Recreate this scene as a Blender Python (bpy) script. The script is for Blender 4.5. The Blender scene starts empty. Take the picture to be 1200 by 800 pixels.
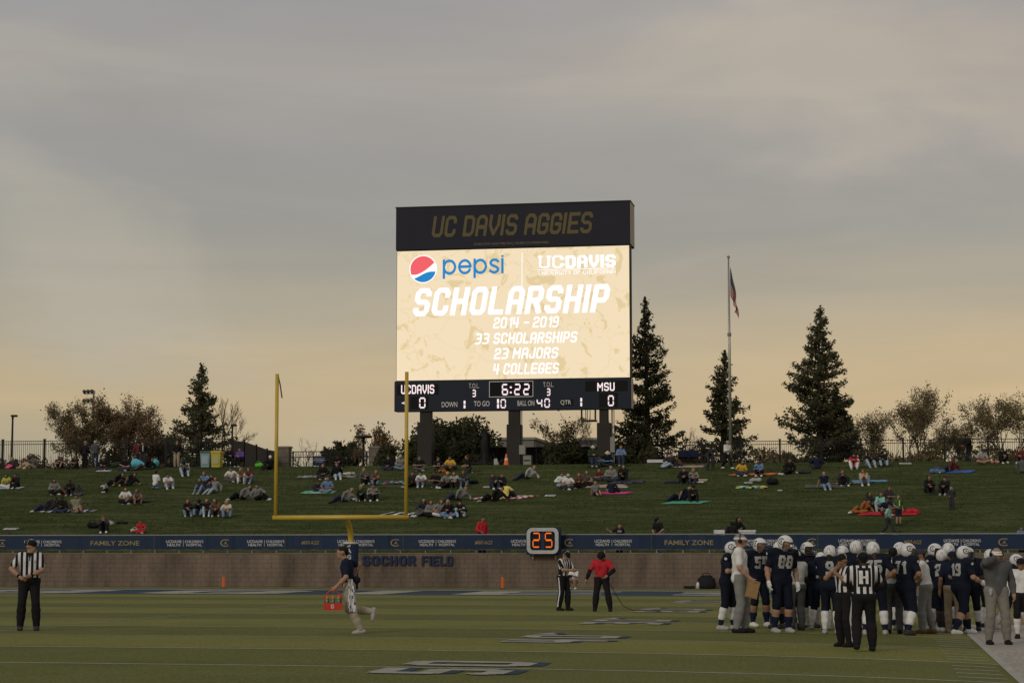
import bpy, math, random
import numpy as np
from mathutils import Vector, Matrix
rnd = random.Random(7)
rng = np.random.default_rng(7)
PI = math.pi
scene = bpy.context.scene
COL = scene.collection

# ---------------------------------------------------------------- camera, sky, sun, exposure
FOC = 2400.0                                   # focal length in pixels of a 1200 px wide picture
PITCH = math.atan(249 / FOC)
CAMZ = 1.6
cam_d = bpy.data.cameras.new('camera'); cam = bpy.data.objects.new('camera', cam_d); COL.objects.link(cam)
cam.location = (0, 0, CAMZ); cam.rotation_euler = (PI / 2 + PITCH, 0, 0)
cam_d.sensor_width = 36; cam_d.lens = 36 * FOC / 1200; cam_d.clip_start = .1; cam_d.clip_end = 6000
scene.camera = cam
scene.render.resolution_x, scene.render.resolution_y = 1024, 682

SUN_EL, SUN_AZ = math.radians(24), math.radians(215)   # low behind the camera's left shoulder, veiled by cloud
world = bpy.data.worlds.new('World'); scene.world = world; world.use_nodes = True
def build_world():
    nt = world.node_tree; N = nt.nodes; L = nt.links
    for n in list(N): N.remove(n)
    out = N.new('ShaderNodeOutputWorld'); bg = N.new('ShaderNodeBackground'); bg.inputs[1].default_value = .1
    sky = N.new('ShaderNodeTexSky'); sky.sky_type = 'NISHITA'; sky.sun_disc = False
    sky.sun_elevation = SUN_EL; sky.sun_rotation = SUN_AZ; sky.air_density = 1.2; sky.dust_density = 2.5
    tc = N.new('ShaderNodeTexCoord'); sep = N.new('ShaderNodeSeparateXYZ'); L.new(tc.outputs['Generated'], sep.inputs[0])
    # cloud sheet: colour by height above the horizon, bent by long horizontal streaks of noise
    mp = N.new('ShaderNodeMapping'); mp.inputs['Scale'].default_value = (2.2, 2.2, 17); mp.inputs['Rotation'].default_value = (0, .05, 0)
    L.new(tc.outputs['Generated'], mp.inputs[0])
    n1 = N.new('ShaderNodeTexNoise'); n1.inputs['Scale'].default_value = 1.5; n1.inputs['Detail'].default_value = 5; n1.inputs['Roughness'].default_value = .5; n1.inputs['Distortion'].default_value = .5
    L.new(mp.outputs[0], n1.inputs[0])
    mp2 = N.new('ShaderNodeMapping'); mp2.inputs['Scale'].default_value = (3, 3, 20); mp2.inputs['Location'].default_value = (4, 1, 2); mp2.inputs['Rotation'].default_value = (0, -.1, 0)
    L.new(tc.outputs['Generated'], mp2.inputs[0])
    n2 = N.new('ShaderNodeTexNoise'); n2.inputs['Scale'].default_value = 1.7; n2.inputs['Detail'].default_value = 7; n2.inputs['Roughness'].default_value = .55; n2.inputs['Distortion'].default_value = .8
    L.new(mp2.outputs[0], n2.inputs[0])
    def math_(op, a, b, clamp=False):
        m = N.new('ShaderNodeMath'); m.operation = op; m.use_clamp = clamp
        for i, x in enumerate((a, b)):
            if isinstance(x, (int, float)): m.inputs[i].default_value = x
            else: L.new(x, m.inputs[i])
        return m.outputs[0]
    wob = math_('MULTIPLY', math_('SUBTRACT', n1.outputs[0], .5), .05)
    h = math_('ADD', sep.outputs[2], wob)
    h = math_('MULTIPLY', h, 2.0, True)
    ramp = N.new('ShaderNodeValToRGB'); cr = ramp.color_ramp
    stops = SKY_STOPS
    cr.elements[0].position = stops[0][0]; cr.elements[0].color = (*stops[0][1], 1)
    cr.elements[1].position = stops[-1][0]; cr.elements[1].color = (*stops[-1][1], 1)
    for p, c in stops[1:-1]:
        e = cr.elements.new(p); e.color = (*c, 1)
    L.new(h, ramp.inputs[0])
    # streak brightness
    mr = N.new('ShaderNodeMapRange'); mr.inputs[1].default_value = .3; mr.inputs[2].default_value = .7; mr.inputs[3].default_value = .955; mr.inputs[4].default_value = 1.055
    L.new(n2.outputs[0], mr.inputs[0])
    # the whole sheet is a little warmer and brighter to the right (the west)
    side = N.new('ShaderNodeMapRange'); side.inputs[1].default_value = -.3; side.inputs[2].default_value = .3; side.inputs[3].default_value = 0; side.inputs[4].default_value = 1
    L.new(sep.outputs[0], side.inputs[0])
    warm = N.new('ShaderNodeMix'); warm.data_type = 'RGBA'; warm.inputs[6].default_value = (.96, .98, .98, 1); warm.inputs[7].default_value = (1.07, 1.03, .97, 1)
    L.new(side.outputs[0], warm.inputs[0])
    # broad soft breaks where the light comes through cream coloured
    mp3 = N.new('ShaderNodeMapping'); mp3.inputs['Scale'].default_value = (3.2, 3.2, 9); mp3.inputs['Location'].default_value = (CLOUD_OFF, 1.3, .4); mp3.inputs['Rotation'].default_value = (0, .12, 0)
    L.new(tc.outputs['Generated'], mp3.inputs[0])
    n3 = N.new('ShaderNodeTexNoise'); n3.inputs['Scale'].default_value = 1.2; n3.inputs['Detail'].default_value = 6; n3.inputs['Roughness'].default_value = .5; n3.inputs['Distortion'].default_value = .6
    L.new(mp3.outputs[0], n3.inputs[0])
    pr = N.new('ShaderNodeMapRange'); pr.interpolation_type = 'SMOOTHSTEP'; pr.inputs[1].default_value = .45; pr.inputs[2].default_value = .68; pr.inputs[3].default_value = 0; pr.inputs[4].default_value = .58
    L.new(n3.outputs[0], pr.inputs[0])
    crm = N.new('ShaderNodeMix'); crm.data_type = 'RGBA'; L.new(pr.outputs[0], crm.inputs[0]); L.new(ramp.outputs[0], crm.inputs[6]); crm.inputs[7].default_value = (.50, .445, .365, 1)
    ramp = crm; ramp_out = crm.outputs[2]
    m1 = N.new('ShaderNodeMix'); m1.data_type = 'RGBA'; m1.blend_type = 'MULTIPLY'; m1.inputs[0].default_value = 1
    L.new(ramp_out, m1.inputs[6]); L.new(warm.outputs[2], m1.inputs[7])
    sc = N.new('ShaderNodeVectorMath'); sc.operation = 'SCALE'; L.new(m1.outputs[2], sc.inputs[0]); L.new(mr.outputs[0], sc.inputs[3])
    sc2 = N.new('ShaderNodeVectorMath'); sc2.operation = 'SCALE'; L.new(sc.outputs[0], sc2.inputs[0]); sc2.inputs[3].default_value = 10.0
    mx = N.new('ShaderNodeMix'); mx.data_type = 'RGBA'; mx.inputs[0].default_value = .93      # thick cloud over the clear sky
    L.new(sky.outputs[0], mx.inputs[6]); L.new(sc2.outputs[0], mx.inputs[7])
    L.new(mx.outputs[2], bg.inputs[0]); L.new(bg.outputs[0], out.inputs[0])
CLOUD_OFF = 2.1
# position = 2 * sin(elevation)
SKY_STOPS = [(0, (0.386, 0.347, 0.262)), (0.08, (0.423, 0.366, 0.262)), (0.15, (0.571, 0.44, 0.27)), (0.19, (0.527, 0.423, 0.275)), (0.25, (0.407, 0.361, 0.287)), (0.31, (0.332, 0.319, 0.292)), (0.38, (0.337, 0.319, 0.305)), (0.48, (0.392, 0.356, 0.328)), (0.55, (0.342, 0.332, 0.337)), (1.0, (.37, .37, .38))]
build_world()
sun_d = bpy.data.lights.new('sun', 'SUN'); sun_d.energy = .95; sun_d.angle = math.radians(18); sun_d.color = (1, .93, .82)
sun = bpy.data.objects.new('sun', sun_d); COL.objects.link(sun); sun.location = (0, -20, 60)
_sd = Vector((math.sin(SUN_AZ) * math.cos(SUN_EL), math.cos(SUN_AZ) * math.cos(SUN_EL), math.sin(SUN_EL)))
sun.rotation_euler = (-_sd).to_track_quat('-Z', 'Y').to_euler()
scene.view_settings.view_transform = 'Standard'; scene.view_settings.look = 'None'
scene.view_settings.exposure = 0; scene.view_settings.gamma = 1
scene.cycles.max_bounces = 5; scene.cycles.transparent_max_bounces = 8

# ---------------------------------------------------------------- frames: camera pixels -> places on the ground
TH = math.atan(430 / FOC); CT, ST = math.cos(TH), math.sin(TH)
CP, SP = math.cos(PITCH), math.sin(PITCH)
SIDE = 1.67                                     # right sideline, metres right of the camera
def W(s, v, z=0.0):                             # field frame (s across, v along) -> world
    return Vector((s * CT + v * ST, -s * ST + v * CT, z))
def SV(x, y): return (x * CT - y * ST, x * ST + y * CT)
WALLV = 88.0; CREST = 121.5; TOPZ = 7.0
def height(s, v):
    if v < WALLV + .15:
        d = max(0.0, SIDE - s)
        return .145 * (1 - math.exp(-d / 3.2))
    if v < WALLV + .5: return 1.45
    t = (v - WALLV - .5) / (CREST - WALLV - .5)
    if t < 1:
        z = 1.45 + (TOPZ - 1.45) * t
        if t > .9: z -= (t - .9) ** 2 * 5.5 * 1.0
        return z
    e = 1.45 + (TOPZ - 1.45) - .055
    return e
def hgt(x, y): return height(*SV(x, y))
def ray(px, py):
    k = (px - 600) / FOC; m = (400 - py) / FOC
    return Vector((k, CP - m * SP, SP + m * CP))
def hit(px, py, t0=15.0, t1=160.0):             # where the line of sight through a pixel meets the ground
    d = ray(px, py); t = t0; prev = t
    while t < t1:
        if CAMZ + d.z * t < hgt(d.x * t, d.y * t):
            lo, hi = prev, t
            for _ in range(24):
                m = (lo + hi) / 2
                if CAMZ + d.z * m < hgt(d.x * m, d.y * m): hi = m
                else: lo = m
            return Vector((d.x * hi, d.y * hi, hgt(d.x * hi, d.y * hi)))
        prev = t; t += .4
    # above the crest line: stand it on the plateau just behind
    return at_v(px, CREST + .8)
def at_v(px, v, z=None):
    k = (px - 600) / FOC; zz = TOPZ if z is None else z
    q = (zz - CAMZ) * SP
    Y = (v - k * q * ST) / (k * CP * ST + CT); X = k * (Y * CP + q)
    return Vector((X, Y, height(*SV(X, Y)) if z is None else z))
def on_v(px, py, v):                            # (s, z) where a line of sight meets the upright plane v = const
    d = ray(px, py); t = v / (d.x * ST + d.y * CT)
    return (d.x * CT - d.y * ST) * t, CAMZ + d.z * t
def zat(py, Y):
    m = (400 - py) / FOC
    return CAMZ + Y * (m * CP + SP) / (CP - m * SP)

# ---------------------------------------------------------------- materials
_m = {}
def srgb(r, g, b):
    f = lambda c: (c / 255 / 12.92) if c <= 10 else ((c / 255 + .055) / 1.055) ** 2.4
    return (f(r), f(g), f(b))
def mat(name, c, rough=.8, var=.12, scale=12, metal=0, emit=None, es=1.0, spec=.15, bump=0):
    if name in _m: return _m[name]
    m = bpy.data.materials.new(name); m.use_nodes = True; nt = m.node_tree; N = nt.nodes; L = nt.links
    b = N['Principled BSDF']; b.inputs['Roughness'].default_value = rough; b.inputs['Metallic'].default_value = metal
    b.inputs['Specular IOR Level'].default_value = spec
    b.inputs['Base Color'].default_value = (*c, 1)
    if emit:
        b.inputs['Emission Color'].default_value = (*emit, 1); b.inputs['Emission Strength'].default_value = es
    elif var:
        tc = N.new('ShaderNodeTexCoord'); no = N.new('ShaderNodeTexNoise'); no.inputs['Scale'].default_value = scale; no.inputs['Detail'].default_value = 4
        L.new(tc.outputs['Object'], no.inputs[0])
        mx = N.new('ShaderNodeMix'); mx.data_type = 'RGBA'
        mx.inputs[6].default_value = (*[x * (1 - var * 2) for x in c], 1); mx.inputs[7].default_value = (*[min(1, x * (1 + var * 2)) for x in c], 1)
        L.new(no.outputs[0], mx.inputs[0]); L.new(mx.outputs[2], b.inputs['Base Color'])
        if bump:
            bp = N.new('ShaderNodeBump'); bp.inputs['Strength'].default_value = bump; bp.inputs['Distance'].default_value = .02
            L.new(no.outputs[0], bp.inputs['Height']); L.new(bp.outputs[0], b.inputs['Normal'])
    _m[name] = m
    return m

# ---------------------------------------------------------------- objects
def tag(o, label=None, cat=None, group=None, kind=None):
    if label: o['label'] = label
    if cat: o['category'] = cat
    if group: o['group'] = group
    if kind: o['kind'] = kind
    return o
def empty(name, loc, rz=0, label=None, cat=None, group=None, tilt=0):
    o = bpy.data.objects.new(name, None); COL.objects.link(o)
    o.empty_display_size = .1
    M = Matrix.Translation(loc)
    if tilt:
        M = M @ Matrix.Rotation(tilt, 4, Vector((CT, -ST, 0)))
    M = M @ Matrix.Rotation(rz, 4, 'Z')
    o.matrix_world = M
    return tag(o, label, cat, group)
def link(name, me, parent=None, mats=None, loc=None):
    o = bpy.data.objects.new(name, me); COL.objects.link(o)
    if mats:
        for m in (mats if isinstance(mats, (list, tuple)) else [mats]): me.materials.append(m)
    if parent: o.parent = parent
    if loc is not None: o.location = loc
    return o
def np_mesh(name, V, F, mi=None, smooth=True):
    me = bpy.data.meshes.new(name)
    V = np.asarray(V, np.float32).reshape(-1, 3)
    if isinstance(F, np.ndarray):
        n, k = F.shape
        me.vertices.add(len(V)); me.vertices.foreach_set('co', V.ravel())
        me.loops.add(n * k); me.loops.foreach_set('vertex_index', F.astype(np.int32).ravel())
        me.polygons.add(n); me.polygons.foreach_set('loop_start', np.arange(0, n * k, k, dtype=np.int32))
        try: me.polygons.foreach_set('loop_total', np.full(n, k, np.int32))
        except Exception: pass
        me.update(calc_edges=True)
    else:
        me.from_pydata([tuple(v) for v in V.tolist()], [], F); me.update()
    if mi is not None: me.polygons.foreach_set('material_index', np.asarray(mi, np.int32))
    if smooth: me.polygons.foreach_set('use_smooth', np.ones(len(me.polygons), bool))
    return me
class MB:
    def __init__(s): s.v = []; s.f = []; s.m = []
    def add(s, v, f, m=0):
        n = len(s.v); s.v += [tuple(p) for p in v]; s.f += [tuple(i + n for i in q) for q in f]; s.m += [m] * len(f)
        return s
    def box(s, a, b, m=0, M=None):
        x0, y0, z0 = a; x1, y1, z1 = b
        v = [Vector(p) for p in ((x0, y0, z0), (x1, y0, z0), (x1, y1, z0), (x0, y1, z0), (x0, y0, z1), (x1, y0, z1), (x1, y1, z1), (x0, y1, z1))]
        if M: v = [M @ p for p in v]
        return s.add(v, [(0, 3, 2, 1), (4, 5, 6, 7), (0, 1, 5, 4), (1, 2, 6, 5), (2, 3, 7, 6), (3, 0, 4, 7)], m)
    def tube(s, pts, r, n=8, m=0, cap=True):
        pts = [Vector(p) for p in pts]; k = len(pts)
        rs = list(r) if isinstance(r, (list, tuple)) else [r] * k
        vs = []; u = None
        for i, p in enumerate(pts):
            d = (pts[min(i + 1, k - 1)] - pts[max(i - 1, 0)])
            d = d.normalized() if d.length > 1e-9 else Vector((0, 0, 1))
            if u is None: u = d.orthogonal().normalized()
            else:
                u = (u - d * u.dot(d)); u = u.normalized() if u.length > 1e-6 else d.orthogonal().normalized()
            w = d.cross(u)
            for j in range(n):
                a = 2 * PI * j / n; vs.append(p + (u * math.cos(a) + w * math.sin(a)) * rs[i])
        f = [(i * n + j, i * n + (j + 1) % n, (i + 1) * n + (j + 1) % n, (i + 1) * n + j) for i in range(k - 1) for j in range(n)]
        if cap: f += [tuple(range(n))[::-1], tuple((k - 1) * n + j for j in range(n))]
        return s.add(vs, f, m)
    def lathe(s, prof, n=16, m=0, c=(0, 0, 0)):
        vs = [(c[0] + r * math.cos(2 * PI * j / n), c[1] + r * math.sin(2 * PI * j / n), c[2] + z) for r, z in prof for j in range(n)]
        f = [(i * n + j, i * n + (j + 1) % n, (i + 1) * n + (j + 1) % n, (i + 1) * n + j) for i in range(len(prof) - 1) for j in range(n)]
        return s.add(vs, f, m)
    def quad(s, a, b, c, d, m=0): return s.add([a, b, c, d], [(0, 1, 2, 3)], m)
    def mesh(s, name, smooth=False):
        return np_mesh(name, s.v, s.f, s.m, smooth)
    def build(s, name, mats, parent=None, smooth=False, loc=None):
        return link(name, s.mesh(name, smooth), parent, mats, loc)
def FM(v0):                                     # field-aligned upright frame: local x = s, local y = v, local z
    M = Matrix.Translation(W(0, v0, 0)) @ Matrix.Rotation(-TH, 4, 'Z'); return M
def bevel(o, w=.01, seg=2):
    b = o.modifiers.new('bevel', 'BEVEL'); b.width = w; b.segments = seg; b.limit_method = 'ANGLE'; return o

# ---------------------------------------------------------------- block lettering drawn with strokes (4 wide, 6 high)
S_ = {
 'U': [[(0,6),(0,.8),(.8,0),(3.2,0),(4,.8),(4,6)]], 'C': [[(4,4.6),(4,5.2),(3.2,6),(.8,6),(0,5.2),(0,.8),(.8,0),(3.2,0),(4,.8),(4,1.4)]],
 'D': [[(0,0),(0,6),(3,6),(4,5),(4,1),(3,0),(0,0)]], 'A': [[(0,0),(0,5),(1,6),(3,6),(4,5),(4,0)],[(0,2.5),(4,2.5)]],
 'V': [[(0,6),(0,3),(2,0),(4,3),(4,6)]], 'I': [[(2,0),(2,6)]], 'S': [[(4,5.15),(4,5.2),(3.2,6),(.8,6),(0,5.2),(0,3.7),(.7,3.1),(3.3,2.9),(4,2.3),(4,.8),(3.2,0),(.8,0),(0,.8),(0,.85)]],
 'G': [[(4,4.7),(4,5.2),(3.2,6),(.8,6),(0,5.2),(0,.8),(.8,0),(3.2,0),(4,.8),(4,2.8),(2.2,2.8)]], 'E': [[(4,6),(0,6),(0,0),(4,0)],[(0,3),(3.4,3)]],
 'F': [[(4,6),(0,6),(0,0)],[(0,3),(3.4,3)]], 'M': [[(0,0),(0,6),(2.5,2.5),(5,6),(5,0)]], 'L': [[(0,6),(0,0),(3.6,0)]], 'Y': [[(0,6),(2,3),(4,6)],[(2,3),(2,0)]],
 'Z': [[(0,6),(4,6),(0,0),(4,0)]], 'O': [[(.8,0),(0,.8),(0,5.2),(.8,6),(3.2,6),(4,5.2),(4,.8),(3.2,0),(.8,0)]], 'N': [[(0,0),(0,6),(4,0),(4,6)]],
 'H': [[(0,0),(0,6)],[(4,0),(4,6)],[(0,3),(4,3)]], 'R': [[(0,0),(0,6),(3.2,6),(4,5.2),(4,3.6),(3.2,2.8),(0,2.8)],[(2.2,2.8),(4,0)]],
 'P': [[(0,0),(0,6),(3.2,6),(4,5.2),(4,3.3),(3.2,2.5),(0,2.5)]], 'J': [[(3.6,6),(3.6,.8),(2.8,0),(.8,0),(0,.8),(0,1.6)]], 'T': [[(0,6),(4,6)],[(2,6),(2,0)]],
 'B': [[(0,0),(0,6),(3,6),(3.8,5.2),(3.8,3.8),(3,3.1),(0,3.1)],[(3,3.1),(4,2.3),(4,.8),(3.2,0),(0,0)]], 'Q': [[(.8,0),(0,.8),(0,5.2),(.8,6),(3.2,6),(4,5.2),(4,.8),(3.2,0),(.8,0)],[(2.4,1.6),(4,0)]],
 'W': [[(0,6),(1,0),(2.5,3.6),(4,0),(5,6)]], 'K': [[(0,0),(0,6)],[(4,6),(.6,3),(4,0)]], 'X': [[(0,0),(4,6)],[(0,6),(4,0)]],
 '0': [[(.7,0),(0,.8),(0,5.2),(.7,6),(3.3,6),(4,5.2),(4,.8),(3.3,0),(.7,0)]], '1': [[(1,5),(2.2,6),(2.2,0)]], '2': [[(0,4.8),(0,5.2),(.8,6),(3.2,6),(4,5.2),(4,3.9),(3.2,3.1),(.8,2.6),(0,1.8),(0,0),(4,0)]],
 '3': [[(0,6),(3.2,6),(4,5.2),(4,3.7),(3.3,3),(1.2,3)],[(3.3,3),(4,2.3),(4,.8),(3.2,0),(0,0)]], '4': [[(0,6),(0,2.4),(4,2.4)],[(3.2,6),(3.2,0)]], '5': [[(4,6),(0,6),(0,3.4),(3.2,3.4),(4,2.6),(4,.8),(3.2,0),(.6,0),(0,.6)]],
 '6': [[(3.8,6),(.8,6),(0,5.2),(0,.8),(.8,0),(3.2,0),(4,.8),(4,2.4),(3.2,3.2),(0,3.2)]], '7': [[(0,6),(4,6),(1.6,0)]], '8': [[(.8,3),(0,3.8),(0,5.2),(.8,6),(3.2,6),(4,5.2),(4,3.8),(3.2,3),(.8,3),(0,2.2),(0,.8),(.8,0),(3.2,0),(4,.8),(4,2.2),(3.2,3)]],
 '9': [[(.2,0),(3.2,0),(4,.8),(4,5.2),(3.2,6),(.8,6),(0,5.2),(0,3.6),(.8,2.8),(4,2.8)]], '-': [[(.6,2.8),(3.4,2.8)]], ':': [[(1,4.2),(1,4.3)],[(1,1.7),(1,1.8)]], '.': [[(.6,0),(.6,.1)]], "'": [[(.5,6),(.5,5)]],
 'p': [[(0,0),(0,5.1)],[(1.95+1.95*math.cos(k*PI/12),3.15+1.95*math.sin(k*PI/12)) for k in range(25)]],
 'e': [[(0,3.15),(3.9,3.15)]+[(1.95+1.95*math.cos(k*PI/12),3.15+1.95*math.sin(k*PI/12)) for k in range(1,23)]],
 's': [[(2.7,4.55),(2.2,5.0),(1.4,5.1),(.6,4.9),(.15,4.3),(.4,3.6),(1.3,3.2),(2.2,2.85),(2.8,2.3),(2.6,1.6),(1.9,1.25),(1.0,1.2),(.1,1.7)]],
 'i': [[(0,1.2),(0,5.1)],[(0,6.2),(0,6.3)]],
 '<': [[(4,5),(0,3),(4,1)]], '#': [[(1.2,0),(1.8,6)],[(2.8,0),(3.4,6)],[(.2,2),(4.2,2)],[(.4,4),(4.4,4)]],
}
S7 = {'0': 'abcdef', '1': 'bc', '2': 'abged', '3': 'abgcd', '4': 'fgbc', '5': 'afgcd', '6': 'afgedc', '7': 'abc', '8': 'abcdefg', '9': 'abcdfg'}
SEG = {'a': ((.3,6),(3.7,6)), 'b': ((4,5.7),(4,3.3)), 'c': ((4,2.7),(4,.3)), 'd': ((.3,0),(3.7,0)), 'e': ((0,2.7),(0,.3)), 'f': ((0,5.7),(0,3.3)), 'g': ((.3,3),(3.7,3))}
def glyph_rects(ch, t=.55, res=36, serif=False, seven=False, cap=True):
    """the cells a stroked character covers, merged to row rectangles: no two overlap. Units: baseline 0, height 6+2t; returns rects, width"""
    if ch == ' ': return [], 3.0
    st = [list(SEG[c]) for c in S7[ch]] if seven and ch in S7 else S_[ch]
    w = max(p[0] for q in st for p in q)
    if ch == 'I' and not seven: st = [[(t * .0 + .0, 0), (.0, 6)]]; w = 0
    if seven: w = 4 if ch in S7 else w
    ky = 1 + max(0, t - .5) * .9 if not seven else 1
    st = [[(x, y * ky) for x, y in q] for q in st]
    H = 6 * ky + 2 * t; c = H / res
    nx = int(math.ceil((w + 2 * t + (1.2 if serif else 0)) / c)); ox = t + (.6 if serif else 0)
    X, Y = np.meshgrid((np.arange(nx) + .5) * c - ox, (np.arange(res) + .5) * c - t)
    on = np.zeros_like(X, bool)
    for q in st:
        closed = q[0] == q[-1]
        for i in range(len(q) - 1):
            ax, ay = q[i]; bx, by = q[i + 1]; L = math.hypot(bx - ax, by - ay) or 1e-6
            ux, uy = (bx - ax) / L, (by - ay) / L
            al = (X - ax) * ux + (Y - ay) * uy; pe = np.abs(-(X - ax) * uy + (Y - ay) * ux)
            e = 0 if seven else t
            lo = -e if (i == 0 and not closed and cap) else 0; hi = L + (e if (i == len(q) - 2 and not closed and cap) else 0)
            on |= (pe < t) & (al > lo) & (al < hi)
            if i > 0 or closed: on |= (X - ax) ** 2 + (Y - ay) ** 2 < t * t
        if serif and not closed:
            for (ax, ay), (bx, by) in ((q[0], q[1]), (q[-1], q[-2])):
                if abs(ax - bx) < .6: on |= (np.abs(X - ax) < t + .55) & (np.abs(Y - ay) < t * .7)
    R = []
    runs = {}
    for j in range(res):
        row = on[j]; d = np.diff(np.concatenate([[0], row.astype(np.int8), [0]])); a = np.where(d == 1)[0]; b = np.where(d == -1)[0]
        new = {}
        for i0, i1 in zip(a, b):
            if (i0, i1) in runs: new[(i0, i1)] = runs.pop((i0, i1))
            else: new[(i0, i1)] = j
        for (p, q2), j0 in runs.items(): R.append((p * c, j0 * c, q2 * c, j * c))
        runs = new
    for (p, q2), j0 in runs.items(): R.append((p * c, j0 * c, q2 * c, res * c))
    return R, nx * c
def block_text(txt, t=.55, res=36, gap=.7, slant=0.0, serif=False, seven=False, mono=None):
    """rects as 4-point polygons for a whole string, height normalised to 1; returns polygons per character, width"""
    H = 6 * (1 + max(0, t - .5) * .9 if not seven else 1) + 2 * t; x = 0; out = []
    for ch in txt:
        r, w = glyph_rects(ch, t, res, serif, seven)
        if mono: w = mono
        out.append([[((x + a) / H + slant * b / H, b / H), ((x + c) / H + slant * b / H, b / H), ((x + c) / H + slant * d / H, d / H), ((x + a) / H + slant * d / H, d / H)] for a, b, c, d in r])
        x += w + (gap if ch != ' ' else 0)
    return out, (x - gap) / H
_fontc = {}
def sans_text(txt, bold=0.0, slant=0.0):
    """Blender's own letters as vertices and faces; height of a capital normalised to 1"""
    key = (txt, bold, slant)
    if key not in _fontc:
        cu = bpy.data.curves.new('t', 'FONT'); cu.body = txt; cu.offset = bold; cu.resolution_u = 4; cu.shear = slant
        o = bpy.data.objects.new('t', cu); COL.objects.link(o)
        dg = bpy.context.evaluated_depsgraph_get(); me = bpy.data.meshes.new_from_object(o.evaluated_get(dg))
        V = np.array([v.co[:] for v in me.vertices]); F = [tuple(p.vertices) for p in me.polygons]
        bpy.data.objects.remove(o); bpy.data.curves.remove(cu); bpy.data.meshes.remove(me)
        _fontc[key] = (V, F)
    return _fontc[key]
def plane_text(name, txt, style, parent, m, v, pa, pb, hpx, off=.01, depth=0, t=.55, slant=0.0, serif=False, seven=False, gap=.7, bold=.0, res=36, v0=None, each=False):
    """write txt on the upright plane v: pa = pixel of its bottom left, pb = pixel of its bottom right, hpx = height in pixels. local frame of parent FM(v0)"""
    s0, z0 = on_v(pa[0], pa[1], v); s1, _ = on_v(pb[0], pb[1], v); _, z1 = on_v(pa[0], pa[1] - hpx, v)
    h = z1 - z0; y = (v - (v0 if v0 is not None else v)) - off
    if style == 'sans':
        V, F = sans_text(txt, bold, slant)
        x0, x1 = V[:, 0].min(), V[:, 0].max(); b0, b1 = (V[:, 1].min(), V[:, 1].max())
        P = np.stack([s0 + (V[:, 0] - x0) / (x1 - x0) * (s1 - s0), np.full(len(V), y), z0 + (V[:, 1] - b0) / (b1 - b0) * h], 1)
        return link(name, np_mesh(name, P, F, smooth=False), parent, m)
    cs, w = block_text(txt, t, res, gap, slant, serif, seven)
    k = (s1 - s0) / (w + slant * 1.0)
    res_ = []; mb = MB()
    for polys in cs:
        if each: mb = MB()
        for q in polys:
            if depth:
                f = [(s0 + px_ * k, y - depth, z0 + py_ * h) for px_, py_ in q]; bck = [(a, y, c) for a, _, c in f]
                mb.add(f + bck, [(0, 1, 2, 3), (4, 7, 6, 5), (0, 4, 5, 1), (1, 5, 6, 2), (2, 6, 7, 3), (3, 7, 4, 0)])
            else:
                mb.add([(s0 + px_ * k, y, z0 + py_ * h) for px_, py_ in q], [(0, 1, 2, 3)])
        if each and polys: res_.append(mb.build(name, m, parent))
    if each: return res_
    return mb.build(name, m, parent)
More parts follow.
